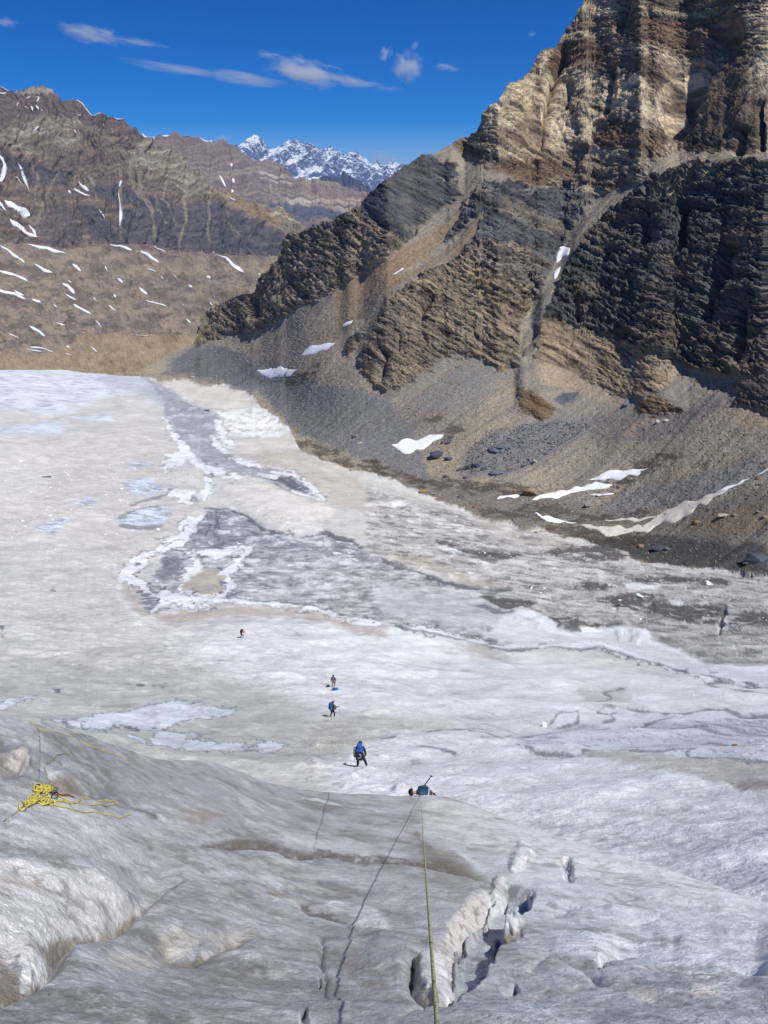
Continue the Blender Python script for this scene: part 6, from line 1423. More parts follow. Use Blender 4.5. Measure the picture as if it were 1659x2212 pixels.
# ------------------------------------------------------------------ clouds: real wisps of vapour high above the far range
def cloud_mat(name, dens, sc, thr):
    m = bpy.data.materials.new(name); m.use_nodes = True
    nt = m.node_tree; nt.nodes.clear(); N, L_ = nt.nodes, nt.links
    out = N.new('ShaderNodeOutputMaterial'); pv = N.new('ShaderNodeVolumePrincipled')
    pv.inputs['Color'].default_value = (.97, .97, .98, 1); pv.inputs['Anisotropy'].default_value = .2
    tc = N.new('ShaderNodeTexCoord'); n = N.new('ShaderNodeTexNoise')
    n.inputs['Scale'].default_value = sc; n.inputs['Detail'].default_value = 5; n.inputs['Roughness'].default_value = .62
    oi = N.new('ShaderNodeObjectInfo'); ad = N.new('ShaderNodeVectorMath'); ad.operation = 'ADD'
    L_.new(tc.outputs['Object'], ad.inputs[0]); L_.new(oi.outputs['Location'], ad.inputs[1]); L_.new(ad.outputs[0], n.inputs['Vector'])
    ln = N.new('ShaderNodeVectorMath'); ln.operation = 'LENGTH'; L_.new(tc.outputs['Object'], ln.inputs[0])
    a = N.new('ShaderNodeMath'); a.operation = 'MULTIPLY_ADD'; a.inputs[1].default_value = 2.6; L_.new(n.outputs['Fac'], a.inputs[0]); a.inputs[2].default_value = -thr
    b = N.new('ShaderNodeMath'); b.operation = 'SUBTRACT'; L_.new(a.outputs[0], b.inputs[0]); L_.new(ln.outputs['Value'], b.inputs[1])
    c = N.new('ShaderNodeMath'); c.operation = 'MULTIPLY'; c.inputs[1].default_value = dens; c.use_clamp = False
    d = N.new('ShaderNodeMath'); d.operation = 'MAXIMUM'; d.inputs[1].default_value = 0
    L_.new(b.outputs[0], d.inputs[0]); L_.new(d.outputs[0], c.inputs[0]); L_.new(c.outputs[0], pv.inputs['Density'])
    L_.new(pv.outputs[0], out.inputs['Volume'])
    return m
M_CLOUD = cloud_mat('cloud_vapour', .0030, 1.9, .58)
M_STREAK = cloud_mat('cloud_streak', .0026, 1.3, .40)
def cloud(line, thick, dist, lab, depth=1.0, mat=None):
    (ua, va), (ub, vb) = line
    A = Vector(ray_dir(ua, va)).normalized() * dist; Bv = Vector(ray_dir(ub, vb)).normalized() * dist
    mid = (A + Bv) / 2; ax = (Bv - A); ln = ax.length / 2
    bm = bmesh.new(); bmesh.ops.create_icosphere(bm, subdivisions=3, radius=1.0)
    me = bpy.data.meshes.new('cloud'); bm.to_mesh(me); bm.free(); me.materials.append(mat or M_CLOUD)
    o = bpy.data.objects.new('cloud', me); COL.objects.link(o)
    x = ax.normalized(); y = mid.normalized(); y = (y - x * y.dot(x)).normalized(); z = x.cross(y)
    t = thick * dist / FOC
    M = Matrix((x, y, z)).transposed().to_4x4(); M.translation = mid
    o.matrix_world = M @ Matrix.Diagonal((ln, t * depth * 2.2, t, 1))
    thing(o, lab, 'cloud')
CD = 26000.0
cloud(PL('1', [215, 108, 560, 178]), 19, CD, 'long white cloud streak high at the left, thick at its left end')
cloud(PL('1', [440, 158, 735, 206]), 9, CD, 'thin tail of the high left cloud streak, fading to the right')
cloud(PL('1', [500, 252, 960, 330]), 10, CD, 'thin slanting cloud streak above the far peaks, its left half', 1.0, M_STREAK)
cloud(PL('1', [860, 305, 1260, 372]), 14, CD, 'wider right half of the slanting cloud streak above the far peaks', 1.0, M_STREAK)
cloud(PL('1', [1110, 270, 1500, 345]), 30, CD, 'largest white cloud bank in the middle of the sky')
cloud(PL('1', [1330, 320, 1690, 384]), 14, CD, 'thin lower right tail of the largest cloud bank')
cloud(PL('1', [1070, 228, 1225, 240]), 9, CD, 'faint short wisp just above the largest cloud bank')
cloud(PL('2', [-10, 262, 48, 195]), 13, CD, 'small puff left of the ragged cloud by the rock face')
cloud(PL('2', [30, 300, 200, 280]), 34, CD, 'ragged roundish cloud between the sky centre and the rock face', .6)
cloud(PL('2', [120, 225, 172, 165]), 7, CD, 'faint wisp rising above the ragged roundish cloud')
cloud(PL('2', [205, 282, 360, 296]), 9, CD, 'short flat wisp right of the ragged roundish cloud')
cloud(PL('1', [-40, 90, 92, 102]), 10, CD, 'short cloud streak at the left edge of the sky')
cloud(PL('2', [-40, 376, 125, 386]), 6, CD, 'faint flat wisp below the ragged roundish cloud')
cloud(PL('2', [625, 160, 668, 136]), 6, CD, 'tiny wisp alone in the blue beside the summit wall')
cloud(PL('1', [1555, 684, 1730, 676]), 17, 40000.0, 'small white cumulus behind the right end of the snow peaks')
cloud(PL('1', [905, 596, 1000, 592]), 9, 40000.0, 'faint low cloud just above the middle range')
SC.cycles.volume_step_rate = 2.0
SC.cycles.volume_max_steps = 128
# ------------------------------------------------------------------ people, packs, ropes
M_BLACK = plain_mat('black_cloth', (.012, .012, .016), .75, .3, .2, 40)
M_NAVY = plain_mat('navy_cloth', (.014, .02, .045), .75, .3, .2, 40)
M_BLUEJ = plain_mat('blue_jacket', (.012, .075, .20), .6, .35, .15, 40)
M_TEAL = plain_mat('teal_jacket', (.006, .038, .075), .6, .35, .2, 40)
M_BLUEP = plain_mat('blue_pack', (.008, .09, .32), .55, .4, .15, 40)
M_SKYB = plain_mat('light_blue', (.06, .42, .75), .6, .4, .1, 40)
M_RED = plain_mat('red_cloth', (.22, .03, .02), .7, .3, .15, 40)
M_KHAKI = plain_mat('khaki_cloth', (.19, .13, .06), .8, .2, .2, 40)
M_OLIVE = plain_mat('olive_mat', (.16, .18, .12), .8, .2, .1, 40)
M_GREYM = plain_mat('grey_mat', (.14, .13, .13), .8, .2, .15, 40)
M_BOOT = plain_mat('pale_boots', (.66, .62, .42), .6, .35, .1, 40)
M_SKIN = plain_mat('skin', (.36, .2, .13), .55, .4, .05, 60)
M_HAIR = plain_mat('hair', (.012, .01, .008), .6, .3, .1, 90)
M_METAL = plain_mat('metal', (.35, .35, .37), .35, .5, .05, 60, .9)
M_DARKM = plain_mat('dark_metal', (.03, .03, .035), .4, .5, .05, 60, .8)
M_WHITE = plain_mat('white_trim', (.7, .7, .66), .5, .4, .05, 60)
M_PINK = plain_mat('pinkish_mat', (.42, .3, .27), .8, .2, .1, 40)

def rope_mat(name, c1, c2):
    m, nt, b = new_mat(name); N, L_ = nt.nodes, nt.links
    tc = N.new('ShaderNodeTexCoord'); n = N.new('ShaderNodeTexNoise'); n.inputs['Scale'].default_value = 55; n.inputs['Detail'].default_value = 1
    L_.new(tc.outputs['Object'], n.inputs['Vector'])
    cr = N.new('ShaderNodeValToRGB'); cr.color_ramp.elements[0].position = .36; cr.color_ramp.elements[1].position = .42
    cr.color_ramp.elements[0].color = (*c2, 1); cr.color_ramp.elements[1].color = (*c1, 1)
    L_.new(n.outputs['Fac'], cr.inputs[0]); L_.new(cr.outputs[0], b.inputs['Base Color'])
    w = N.new('ShaderNodeTexWave'); w.inputs['Scale'].default_value = 160; w.bands_direction = 'DIAGONAL'
    L_.new(tc.outputs['Object'], w.inputs['Vector'])
    bp = N.new('ShaderNodeBump'); bp.inputs['Strength'].default_value = .5; bp.inputs['Distance'].default_value = .003
    L_.new(w.outputs['Fac'], bp.inputs['Height']); L_.new(bp.outputs[0], b.inputs['Normal'])
    b.inputs['Roughness'].default_value = .7
    return m
M_ROPE = rope_mat('yellow_green_rope', (.42, .41, .17), (.08, .08, .04))
M_ROPEY = rope_mat('yellow_rope', (.72, .60, .10), (.45, .36, .06))
M_ROPEG = rope_mat('grey_rope', (.30, .30, .26), (.2, .2, .17))

def skin_mesh(name, verts, edges, radii, root=0, sub=1):
    me = bpy.data.meshes.new(name + '_frame'); me.from_pydata([tuple(v) for v in verts], edges, [])
    o = bpy.data.objects.new(name + '_frame', me); COL.objects.link(o)
    sk = o.modifiers.new('skin', 'SKIN'); sk.use_smooth_shade = True
    sv = me.skin_vertices[0].data
    for i, r in enumerate(radii): sv[i].radius = (r, r) if not isinstance(r, tuple) else r
    sv[root].use_root = True
    ss = o.modifiers.new('sub', 'SUBSURF'); ss.levels = sub; ss.render_levels = sub
    dg = bpy.context.evaluated_depsgraph_get(); dg.update()
    ev = o.evaluated_get(dg); out = bpy.data.meshes.new_from_object(ev); out.name = name
    bpy.data.objects.remove(o); bpy.data.meshes.remove(me)
    return out

def ellipsoid(name, r, mat, parent, loc, rot=(0, 0, 0), sub=2, cut=None):
    bm = bmesh.new(); bmesh.ops.create_icosphere(bm, subdivisions=sub, radius=1)
    for v in bm.verts: v.co = Vector((v.co.x * r[0], v.co.y * r[1], v.co.z * r[2]))
    if cut is not None:
        bmesh.ops.bisect_plane(bm, geom=bm.verts[:] + bm.edges[:] + bm.faces[:], plane_co=(0, 0, cut), plane_no=(0, 0, -1), clear_outer=True)
    for f_ in bm.faces: f_.smooth = True
    me = bpy.data.meshes.new(name); bm.to_mesh(me); bm.free()
    o = link(name, me, mat, parent); o.location = loc; o.rotation_euler = rot
    return o

def sack(name, size, mat, parent, loc, rot=(0, 0, 0), taper=.8, bev=.3):
    """rounded bag"""
    bm = bmesh.new(); bmesh.ops.create_cube(bm, size=1)
    for v in bm.verts:
        k = taper if v.co.z > 0 else 1
        v.co = Vector((v.co.x * size[0] * k, v.co.y * size[1] * k, v.co.z * size[2]))
    bmesh.ops.bevel(bm, geom=bm.edges[:], offset=min(size) * bev, segments=3, affect='EDGES', profile=.6)
    for f_ in bm.faces: f_.smooth = True
    me = bpy.data.meshes.new(name); bm.to_mesh(me); bm.free()
    o = link(name, me, mat, parent); o.location = loc; o.rotation_euler = rot
    return o

def tube_mesh(name, pts, r, K=8, res=None):
    P_ = [Vector(p) for p in pts]
    n = len(P_); V_, F_ = [], []
    up = Vector((0, 0, 1)); prev = None
    for i in range(n):
        t = (P_[min(i + 1, n - 1)] - P_[max(i - 1, 0)]).normalized()
        if prev is None:
            a = t.cross(up) if abs(t.dot(up)) < .95 else t.cross(Vector((1, 0, 0))); a.normalize()
        else:
            a = (prev - t * prev.dot(t)).normalized()
        prev = a; b = t.cross(a)
        rr_ = r[i] if isinstance(r, (list, tuple)) else r
        for k in range(K):
            an = 2 * math.pi * k / K
            V_.append(P_[i] + (a * math.cos(an) + b * math.sin(an)) * rr_)
    for i in range(n - 1):
        for k in range(K):
            F_.append((i * K + k, i * K + (k + 1) % K, (i + 1) * K + (k + 1) % K, (i + 1) * K + k))
    F_.append(tuple(range(K - 1, -1, -1))); F_.append(tuple((n - 1) * K + k for k in range(K)))
    me = bpy.data.meshes.new(name); me.from_pydata([tuple(v) for v in V_], [], F_)
    for p_ in me.polygons: p_.use_smooth = True
    return me

def smooth_pts(pts, n):
    """Catmull-Rom through points"""
    P_ = [Vector(p) for p in pts]; P_ = [P_[0] * 2 - P_[1]] + P_ + [P_[-1] * 2 - P_[-2]]
    out = []
    for i in range(1, len(P_) - 2):
        for k in range(n):
            t = k / n; a, b, c, d = P_[i - 1], P_[i], P_[i + 1], P_[i + 2]
            out.append(.5 * ((2 * b) + (c - a) * t + (2 * a - 5 * b + 4 * c - d) * t * t + (3 * b - a - 3 * c + d) * t ** 3))
    out.append(P_[-2])
    return out

def person(loc, yaw, J, mats, label, hair='cap', hand=True):
    """J: joints in metres, local frame x right, y forward, z up; the body is one skinned mesh and clothes lie over it"""
    root = bpy.data.objects.new('person', None); COL.objects.link(root); root.empty_display_size = .3
    root.location = loc; root.rotation_euler = (0, 0, yaw)
    thing(root, label, 'person', 'climbers on the glacier')
    V = lambda k: Vector(J[k])
    neck, head = V('neck'), V('head')
    vs = [V('pelvis'), V('chest'), neck, head]; ed = [(0, 1), (1, 2), (2, 3)]; rad = [.115, .13, .055, .085]
    up_ = (head - neck).normalized(); vs.append(head + up_ * .075); ed.append((3, 4)); rad.append(.078)
    for s in 'LR':
        i = len(vs); vs += [V('sh' + s), V('el' + s), V('wr' + s)]; ed += [(1, i), (i, i + 1), (i + 1, i + 2)]; rad += [.06, .045, .032]
        w = V('wr' + s); dd = (w - V('el' + s)).normalized()
        pal = len(vs); vs.append(w + dd * .07); ed.append((i + 2, pal)); rad.append(.036)
        sdv = dd.cross(Vector((0, 1, .2))).normalized() if abs(dd.y) < .9 else Vector((1, 0, 0))
        for k, (o_, ln_) in enumerate(((-.03, .07), (-.01, .082), (.01, .078), (.03, .062))):
            a_ = len(vs); vs += [w + dd * (.085 + .3 * ln_) + sdv * o_, w + dd * (.085 + ln_) + sdv * o_ * 1.1 + Vector((0, .02, 0))]; ed += [(pal, a_), (a_, a_ + 1)]; rad += [.0095, .0085]
        a_ = len(vs); vs += [w + dd * .055 + sdv * -.05, w + dd * .09 + sdv * -.07]; ed += [(i + 2, a_), (a_, a_ + 1)]; rad += [.011, .009]
        i = len(vs); vs += [V('hip' + s), V('kn' + s), V('an' + s), V('to' + s)]; ed += [(0, i), (i, i + 1), (i + 1, i + 2), (i + 2, i + 3)]; rad += [.09, .06, .042, .036]
    me = skin_mesh('body', vs, ed, rad); link('body', me, M_SKIN, root)
    # jacket: torso and sleeves
    vj = [V('pelvis') + Vector((0, 0, .02)), V('chest'), neck.lerp(head, .3)]; ej = [(0, 1), (1, 2)]; rj = [.165, .185, .085]
    for s in 'LR':
        i = len(vj); vj += [V('sh' + s), V('el' + s), V('wr' + s)]; ej += [(1, i), (i, i + 1), (i + 1, i + 2)]; rj += [.085, .066, .05]
    link('jacket', skin_mesh('jacket', vj, ej, rj), mats['jacket'], root)
    vt = [V('pelvis')]; et = []; rt = [.15]
    for s in 'LR':
        i = len(vt); vt += [V('hip' + s), V('kn' + s), V('an' + s)]; et += [(0, i), (i, i + 1), (i + 1, i + 2)]; rt += [.115, .082, .062]
    link('trousers', skin_mesh('trousers', vt, et, rt), mats['trousers'], root)
    for s in 'LR':
        a_, t_ = V('an' + s), V('to' + s)
        link('boot', skin_mesh('boot', [a_ + Vector((0, 0, .1)), a_ + Vector((0, 0, -.02)), (a_ + t_) / 2 + Vector((0, 0, -.015)), t_], [(0, 1), (1, 2), (2, 3)], [.065, .065, .055, .045]), mats['boots'], root)
        link('glove', skin_mesh('glove', [V('wr' + s), V('wr' + s) + (V('wr' + s) - V('el' + s)).normalized() * .07], [(0, 1)], [.043, .05]), mats.get('gloves', M_BLACK), root)
    # face: nose, eyes, ears
    q_ = up_.to_track_quat('Z', 'Y') if False else Vector((0, 0, 1)).rotation_difference(up_)
    fw = Vector(J.get('look', (0, 1, -.1))).normalized()
    sdw = fw.cross(up_).normalized()
    ellipsoid('nose', (.013, .02, .02), M_SKIN, root, head + fw * .098 + up_ * .0, (0, 0, 0), 1)
    for k in (-1, 1):
        ellipsoid('eye', (.012, .01, .009), M_HAIR, root, head + fw * .086 + sdw * k * .033 + up_ * .03, (0, 0, 0), 1)
        ellipsoid('ear', (.012, .022, .032), M_SKIN, root, head + sdw * k * .09 + up_ * .01, (0, 0, 0), 1)
    rot = Vector((0, 0, 1)).rotation_difference(up_).to_euler()
    o = ellipsoid({'cap': 'cap', 'helmet': 'helmet', 'hood': 'hood'}[hair], (.118, .128, .125) if hair != 'helmet' else (.15, .165, .15), mats['head'], root, head + up_ * .04 - fw * .015, rot, 2, -.02 if hair != 'hood' else -.09)
    if hair == 'helmet':
        lp = ellipsoid('headlamp', (.03, .022, .024), M_WHITE, root, head + fw * .115 + up_ * .085, rot, 1)
    if hair == 'cap':
        ellipsoid('hair', (.1, .108, .1), M_HAIR, root, head - fw * .02 + up_ * .015, rot, 2, -.06)
    return root

def on_slope(J, yaw, slope):
    c_, s_ = math.cos(yaw), math.sin(yaw)
    for k in list(J):
        if k[:2] in ('an', 'to', 'kn'):
            x, y, z = J[k]; wy = x * s_ + y * c_
            J[k] = (x, y, z - (slope * wy + .03) * (1 if k[:2] != 'kn' else .55))
    return J

def place(base, yaw, local):
    c_, s_ = math.cos(yaw), math.sin(yaw)
    return Vector(base) + Vector((local[0] * c_ - local[1] * s_, local[0] * s_ + local[1] * c_, local[2]))

def pack_thing(base, yaw, local, size, label, mats, tilt=(0, 0, 0), lid=True, roll=None, emblem=None):
    r = bpy.data.objects.new('backpack', None); COL.objects.link(r)
    r.location = place(base, yaw, local); r.rotation_euler = (tilt[0], tilt[1], yaw + tilt[2])
    thing(r, label, 'backpack', 'backpacks on the glacier')
    sack('pack_body', size, mats[0], r, (0, 0, size[2] * .5), (0, 0, 0), .9, .32)
    if lid: sack('pack_lid', (size[0] * .98, size[1] * 1.05, size[2] * .3), mats[1], r, (0, -.01, size[2] * 1.06), (.15, 0, 0), .75, .42)
    for k in (-1, 1):
        pts = [(k * size[0] * .3, size[1] * .45, size[2] * .9), (k * size[0] * .32, size[1] * .95, size[2] * .8), (k * size[0] * .33, size[1] * .95, size[2] * .35), (k * size[0] * .36, size[1] * .48, size[2] * .15)]
        link('shoulder_strap', tube_mesh('shoulder_strap', smooth_pts(pts, 4), .018, 6), M_BLACK, r)
    if emblem:
        pts = [(math.cos(a_) * size[0] * .24, -size[1] * .53, size[2] * .52 + math.sin(a_) * size[2] * .2) for a_ in np.linspace(-2.1, 1.7, 14)]
        link('reflective_arc', tube_mesh('reflective_arc', pts, .012, 5), M_WHITE, r)
    return r

def standing(lean=.0, stride=.25, spread=.09, arms='down', bend=.06):
    z0 = .0
    J = dict(pelvis=(0, 0, .93), chest=(0, lean * .38, 1.28), neck=(0, lean * .55, 1.47), head=(0, lean * .68, 1.60))
    for s, k in (('L', -1), ('R', 1)):
        J['hip' + s] = (k * .09, 0, .88); J['kn' + s] = (k * spread, stride * k * .5 + bend, .48); J['an' + s] = (k * spread, stride * k, .09); J['to' + s] = (k * (spread + .02), stride * k + .17, .045)
        J['sh' + s] = (k * .19, lean * .5, 1.40)
        if arms == 'down':
            J['el' + s] = (k * .27, lean * .4 + .0, 1.13); J['wr' + s] = (k * .27, lean * .4 + .12, .90)
        else:
            J['el' + s] = (k * .27, lean * .5 + .12, 1.14); J['wr' + s] = (k * .24, lean * .5 + .38, 1.02)
    return J

def pole(a, b, label):
    o = link('trekking_pole', tube_mesh('trekking_pole', [a, (a + b) / 2, b], [.014, .011, .008], 6), M_DARKM); thing(o, label, 'trekking pole', 'trekking poles')
    link('grip', tube_mesh('grip', [a + (a - b).normalized() * .02, a - (a - b).normalized() * .12], .02, 6), M_BLACK, o)
    return o

# 1 farthest: red and black, bent under a dark pack, walking to the right
b1_ = ground1(522, 1379); y1_ = math.radians(-80)
J = standing(.45, .26, .09, 'fwd', .12); J['look'] = (0, 1, -.4)
on_slope(J, y1_, 0.42)
person(b1_, y1_, J, dict(jacket=M_RED, trousers=M_BLACK, boots=M_BLACK, head=M_RED), 'farthest person, small, red jacket and black trousers, bent forward under a black backpack')
pack_thing(b1_, y1_, (0, -.14, 1.06), (.36, .26, .52), 'black backpack on the farthest, red-jacketed person', (M_BLACK, M_BLACK), (-.35, 0, 0))
pole(place(b1_, y1_, (.24, .62, 1.0)), place(b1_, y1_, (.28, .85, .02)), 'pole in the hand of the farthest person')
# 2 blue jacket facing the camera behind packs
b2_ = ground1(721, 1488); y2_ = math.radians(178)
J = standing(.06, .05, .12, 'down', .03); J['look'] = (0, 1, -.25)
on_slope(J, y2_, 0.50)
person(b2_, y2_, J, dict(jacket=M_BLUEJ, trousers=M_KHAKI, boots=M_BLACK, head=M_BLACK), 'person in long blue jacket and khaki trousers standing behind packs, facing the camera')
sk_ = bpy.data.objects.new('backpack', None); COL.objects.link(sk_)
g_ = ground1(724, 1494)
sk_.location = g_ + Vector((0, 0, .14)); sk_.rotation_euler = (0, math.radians(90), math.radians(4))
thing(sk_, 'large blue backpack lying on its side at the feet of the khaki-trousered person', 'backpack', 'backpacks on the glacier')
sack('pack_body', (.36, .36, .55), M_BLUEP, sk_, (0, 0, 0), (0, 0, 0), .95, .3)
sack('pack_lid', (.37, .38, .2), M_SKYB, sk_, (0, 0, .36), (0, 0, 0), .8, .4)
ellipsoid('mat_roll', (.2, .2, .14), M_PINK, sk_, (0, 0, -.34), (0, 0, 0), 2)
sack('pack_base', (.37, .37, .16), M_BLACK, sk_, (0, 0, -.24), (0, 0, 0), 1, .3)
g_ = ground1(709, 1488)
o = link('bag', None); o.location = g_
thing(o, 'small black bag on the ice left of the khaki-trousered person', 'bag'); 
sack('bag_body', (.46, .26, .28), M_NAVY, o, (0, 0, .12), (0, .1, .2), .85, .35)
link('bag_handle', tube_mesh('bag_handle', smooth_pts([(-.12, 0, .26), (-.06, 0, .33), (.06, 0, .33), (.12, 0, .26)], 4), .014, 6), M_BLACK, o)
# 3 walking away with a blue pack and a grey roll
b3_ = ground1(718, 1551); y3_ = math.radians(-40)
J = standing(.22, .2, .09, 'fwd', .1); J['look'] = (0, 1, -.3)
on_slope(J, y3_, 0.58)
person(b3_, y3_, J, dict(jacket=M_BLACK, trousers=M_BLACK, boots=M_BOOT, head=M_NAVY), 'person in black with a blue backpack, walking away below the khaki-trousered one', 'hood')
pack_thing(b3_, y3_, (-.03, -.2, 1.0), (.4, .3, .58), 'blue backpack on the black-clad person in the middle of the line', (M_BLUEP, M_BLUEJ), (-.18, 0, 0))
o = link('rolled_mat', None); o.location = place(b3_, y3_, (.27, .12, 1.02)); o.rotation_euler = (.15, .1, y3_)
thing(o, 'grey rolled mat carried on the right of the middle person', 'rolled mat', 'rolled mats')
link('roll', tube_mesh('roll', [(0, 0, 0), (0, 0, .22), (0, 0, .44)], [.085, .105, .095], 12), M_GREYM, o)
for z_ in (.12, .34): link('strap', tube_mesh('strap', [(0, 0, z_), (0, 0, z_ + .03)], .107, 12), M_BLACK, o)
pole(place(b3_, y3_, (.26, .62, 1.05)), place(b3_, y3_, (.34, .72, .02)), 'pole in the right hand of the middle person')
# 4 nearest standing: back to the camera, legs apart, pale boots
b4_ = ground1(778, 1659); y4_ = math.radians(-6)
J = standing(.26, .0, .12, 'fwd', .03); J['look'] = (0, 1, -.5)
J['pelvis'] = (.02, -.02, .88); J['hipL'] = (-.08, -.02, .83); J['hipR'] = (.12, -.02, .83)
J['knL'] = (-.12, -.02, .44); J['anL'] = (-.13, -.12, .09); J['toL'] = (-.2, .02, .045)
J['knR'] = (.25, .16, .46); J['anR'] = (.36, .22, .09); J['toR'] = (.5, .26, .045)
for k in ('chest', 'neck', 'head', 'shL', 'shR', 'elL', 'elR', 'wrL', 'wrR'): J[k] = (J[k][0], J[k][1], J[k][2] - .05)
J['elR'] = (.31, .04, 1.02); J['wrR'] = (.27, .1, .78)
on_slope(J, y4_, 0.64)
person(b4_, y4_, J, dict(jacket=M_NAVY, trousers=M_NAVY, boots=M_BOOT, head=M_BLACK), 'nearest standing person, back turned, legs apart, dark clothes and pale yellowish boots')
pk = pack_thing(b4_, y4_, (0, -.24, .78), (.42, .32, .62), 'tall dark backpack with bright blue lid on the nearest standing person', (M_NAVY, M_BLUEP), (-.16, 0, 0), True, None, True)
sack('top_bag', (.36, .34, .3), M_BLUEP, pk, (0, 0, .86), (.1, 0, 0), .8, .42)
o = link('rolled_mat', None); o.location = place(b4_, y4_, (-.27, -.2, .92)); o.rotation_euler = (-.16, 0, y4_)
thing(o, 'olive rolled mat strapped upright on the left of the tall dark backpack', 'rolled mat', 'rolled mats')
link('roll', tube_mesh('roll', [(0, 0, 0), (0, 0, .28), (0, 0, .58)], [.07, .082, .075], 12), M_OLIVE, o)
for z_ in (.14, .42): link('strap', tube_mesh('strap', [(0, 0, z_), (0, 0, z_ + .03)], .084, 12), M_BLACK, o)
o = link('ice_axe', tube_mesh('ice_axe', [place(b4_, y4_, (.3, .12, .82)), place(b4_, y4_, (.1, .1, .74)), place(b4_, y4_, (-.3, .06, .68))], .013, 6), M_DARKM)
thing(o, 'dark ice axe held across the nearest standing person at hip height', 'ice axe', 'ice axes')
link('axe_head', tube_mesh('axe_head', [place(b4_, y4_, (-.33, -.04, .66)), place(b4_, y4_, (-.31, .06, .7)), place(b4_, y4_, (-.3, .2, .64))], [.006, .018, .008], 6), M_METAL, o)

# 5 climber on the rope, just under the lip: only head and shoulders clear the edge
lipc = ground0(908, float(np.interp(908, u0, lip)) + 2)
dv = Vector(ray_dir(908, 1712)).normalized()
rl = lipc.length
pos = dv * (rl + .75)                           # chest
c5 = pos + Vector((-.05, 0, -.84))
J = dict(pelvis=(.52, .12, .62), chest=(.13, .02, .84), neck=(-.10, -.01, .85), head=(-.26, -.03, .87), look=(.1, -.8, -.5),
         shL=(.02, .2, .92), elL=(.26, .3, .9), wrL=(.46, .16, .8), shR=(.03, -.18, .84), elR=(.26, -.3, .76), wrR=(.42, -.42, .66),
         hipL=(.54, .2, .54), knL=(.46, -.12, .2), anL=(.52, -.24, -.2), toL=(.52, -.4, -.22), hipR=(.58, .06, .5), knR=(.74, -.14, .24), anR=(.84, -.26, -.16), toR=(.86, -.42, -.18))
p5 = person(c5, 0, J, dict(jacket=M_TEAL, trousers=M_BLACK, boots=M_BLACK, head=M_BLACK), 'climber on the rope at the ice edge, black helmet and blue jacket, seen from above', 'helmet')
link('sleeve_stripe', tube_mesh('sleeve_stripe', [(.36, -.2, .74), (.39, -.06, .90), (.40, .1, .96)], .02, 6), M_WHITE, p5)
link('harness', skin_mesh('harness', [(.40, -.05, .36), (.40, .08, .42), (.36, .2, .38)], [(0, 1), (1, 2)], [.05, .17, .05]), M_BLACK, p5)
o = link('ice_axe', tube_mesh('ice_axe', [c5 + Vector((.2, .3, .86)), c5 + Vector((.34, .36, 1.08)), c5 + Vector((.5, .4, 1.32))], .024, 6), M_DARKM)
thing(o, 'dark axe shaft standing up behind the roped climber', 'ice axe', 'ice axes')
link('axe_head', tube_mesh('axe_head', [c5 + Vector((.44, .4, 1.36)), c5 + Vector((.5, .4, 1.34)), c5 + Vector((.57, .4, 1.29))], [.012, .026, .014], 6), M_DARKM, o)

# taut rope from the climber up past the camera
ra = Vector(ray_dir(909, 1716)).normalized() * (rl + .35); rb_ = Vector(ray_dir(945, 2212)).normalized() * 2.65; re_ = ra.lerp(rb_, 1.0) + (rb_ - ra).normalized() * .9
pts = []
for i in range(61):
    t = i / 60; p = ra.lerp(re_, t); p.z -= .15 * 4 * t * (1 - t); p.x -= .0 * t
    pts.append(p)
o = link('climbing_rope', tube_mesh('climbing_rope', pts, .0075, 8), M_ROPE)
thing(o, 'taut yellow-green rope running from the bottom edge to the roped climber', 'rope')

# rope tangle on the ice at left
def lay(k, flat, lift=.012, n=6, amp=0.0, seed=0):
    P_ = PL(k, flat); rr_ = random.Random(seed)
    raw = []
    for (a, b_) in P_: raw.append((a, b_))
    S_ = smooth_pts([(a, b_, 0) for a, b_ in raw], n)
    return [ground0(p.x, p.y, lift + (amp * rr_.uniform(0, 1))) for p in S_]
# sheet g: the close survey of the tangle
_oldq = q
def q(k, pts):
    if k == 'g': return [(a * .1815, 1538.6 + b_ * .1815) for a, b_ in pts]
    return _oldq(k, pts)
def rope(flat, label, mat, r=.0062, lift=.014, name='rope', cat='rope', n=8, amp=0.0, seed=0, group='rope strands on the ice at left'):
    o = link(name, tube_mesh(name, lay('g', flat, lift, n, amp, seed), r, 7), mat); thing(o, label, cat, group); return o
tang = bpy.data.objects.new('rope_tangle', None); COL.objects.link(tang)
tang.location = ground0(*PL('g', [470, 990])[0]); thing(tang, 'bright yellow knotted rope tangle piled on the grey ice at left', 'rope coil')
def tpart(nm, pts):
    o = link(nm, tube_mesh(nm, [p - tang.location for p in pts], .0075, 7), M_ROPEY, tang); return o
rr = random.Random(9)
gs = ground0(*PL('g', [470, 990])[0]); ux = gs.length / FOC * .1815 * 1.0
def loopy(cx, cy, rx, ry, turns, lift0, ph, jit=.15):
    out = []
    n_ = int(20 * turns)
    for i in range(n_ + 1):
        a_ = ph + 2 * math.pi * turns * i / n_
        w_ = 1 + jit * math.sin(a_ * 2.3 + ph) + jit * .6 * math.sin(a_ * 5.1)
        u_, v_ = PL('g', [cx + rx * w_ * math.cos(a_), cy + ry * w_ * math.sin(a_)])[0]
        out.append(ground0(u_, v_, lift0 * .6 + .015 * (1 + math.sin(a_ * 1.7 + ph))))
    return out
tpart('loop', loopy(440, 945, 58, 52, 1.6, .03, .5)); tpart('loop', loopy(522, 905, 22, 36, 1.2, .05, 1.2)); tpart('loop', loopy(262, 1136, 50, 50, 1.25, .02, 2.0, .06))
tpart('loop', loopy(395, 1060, 70, 36, 1.3, .04, .2))
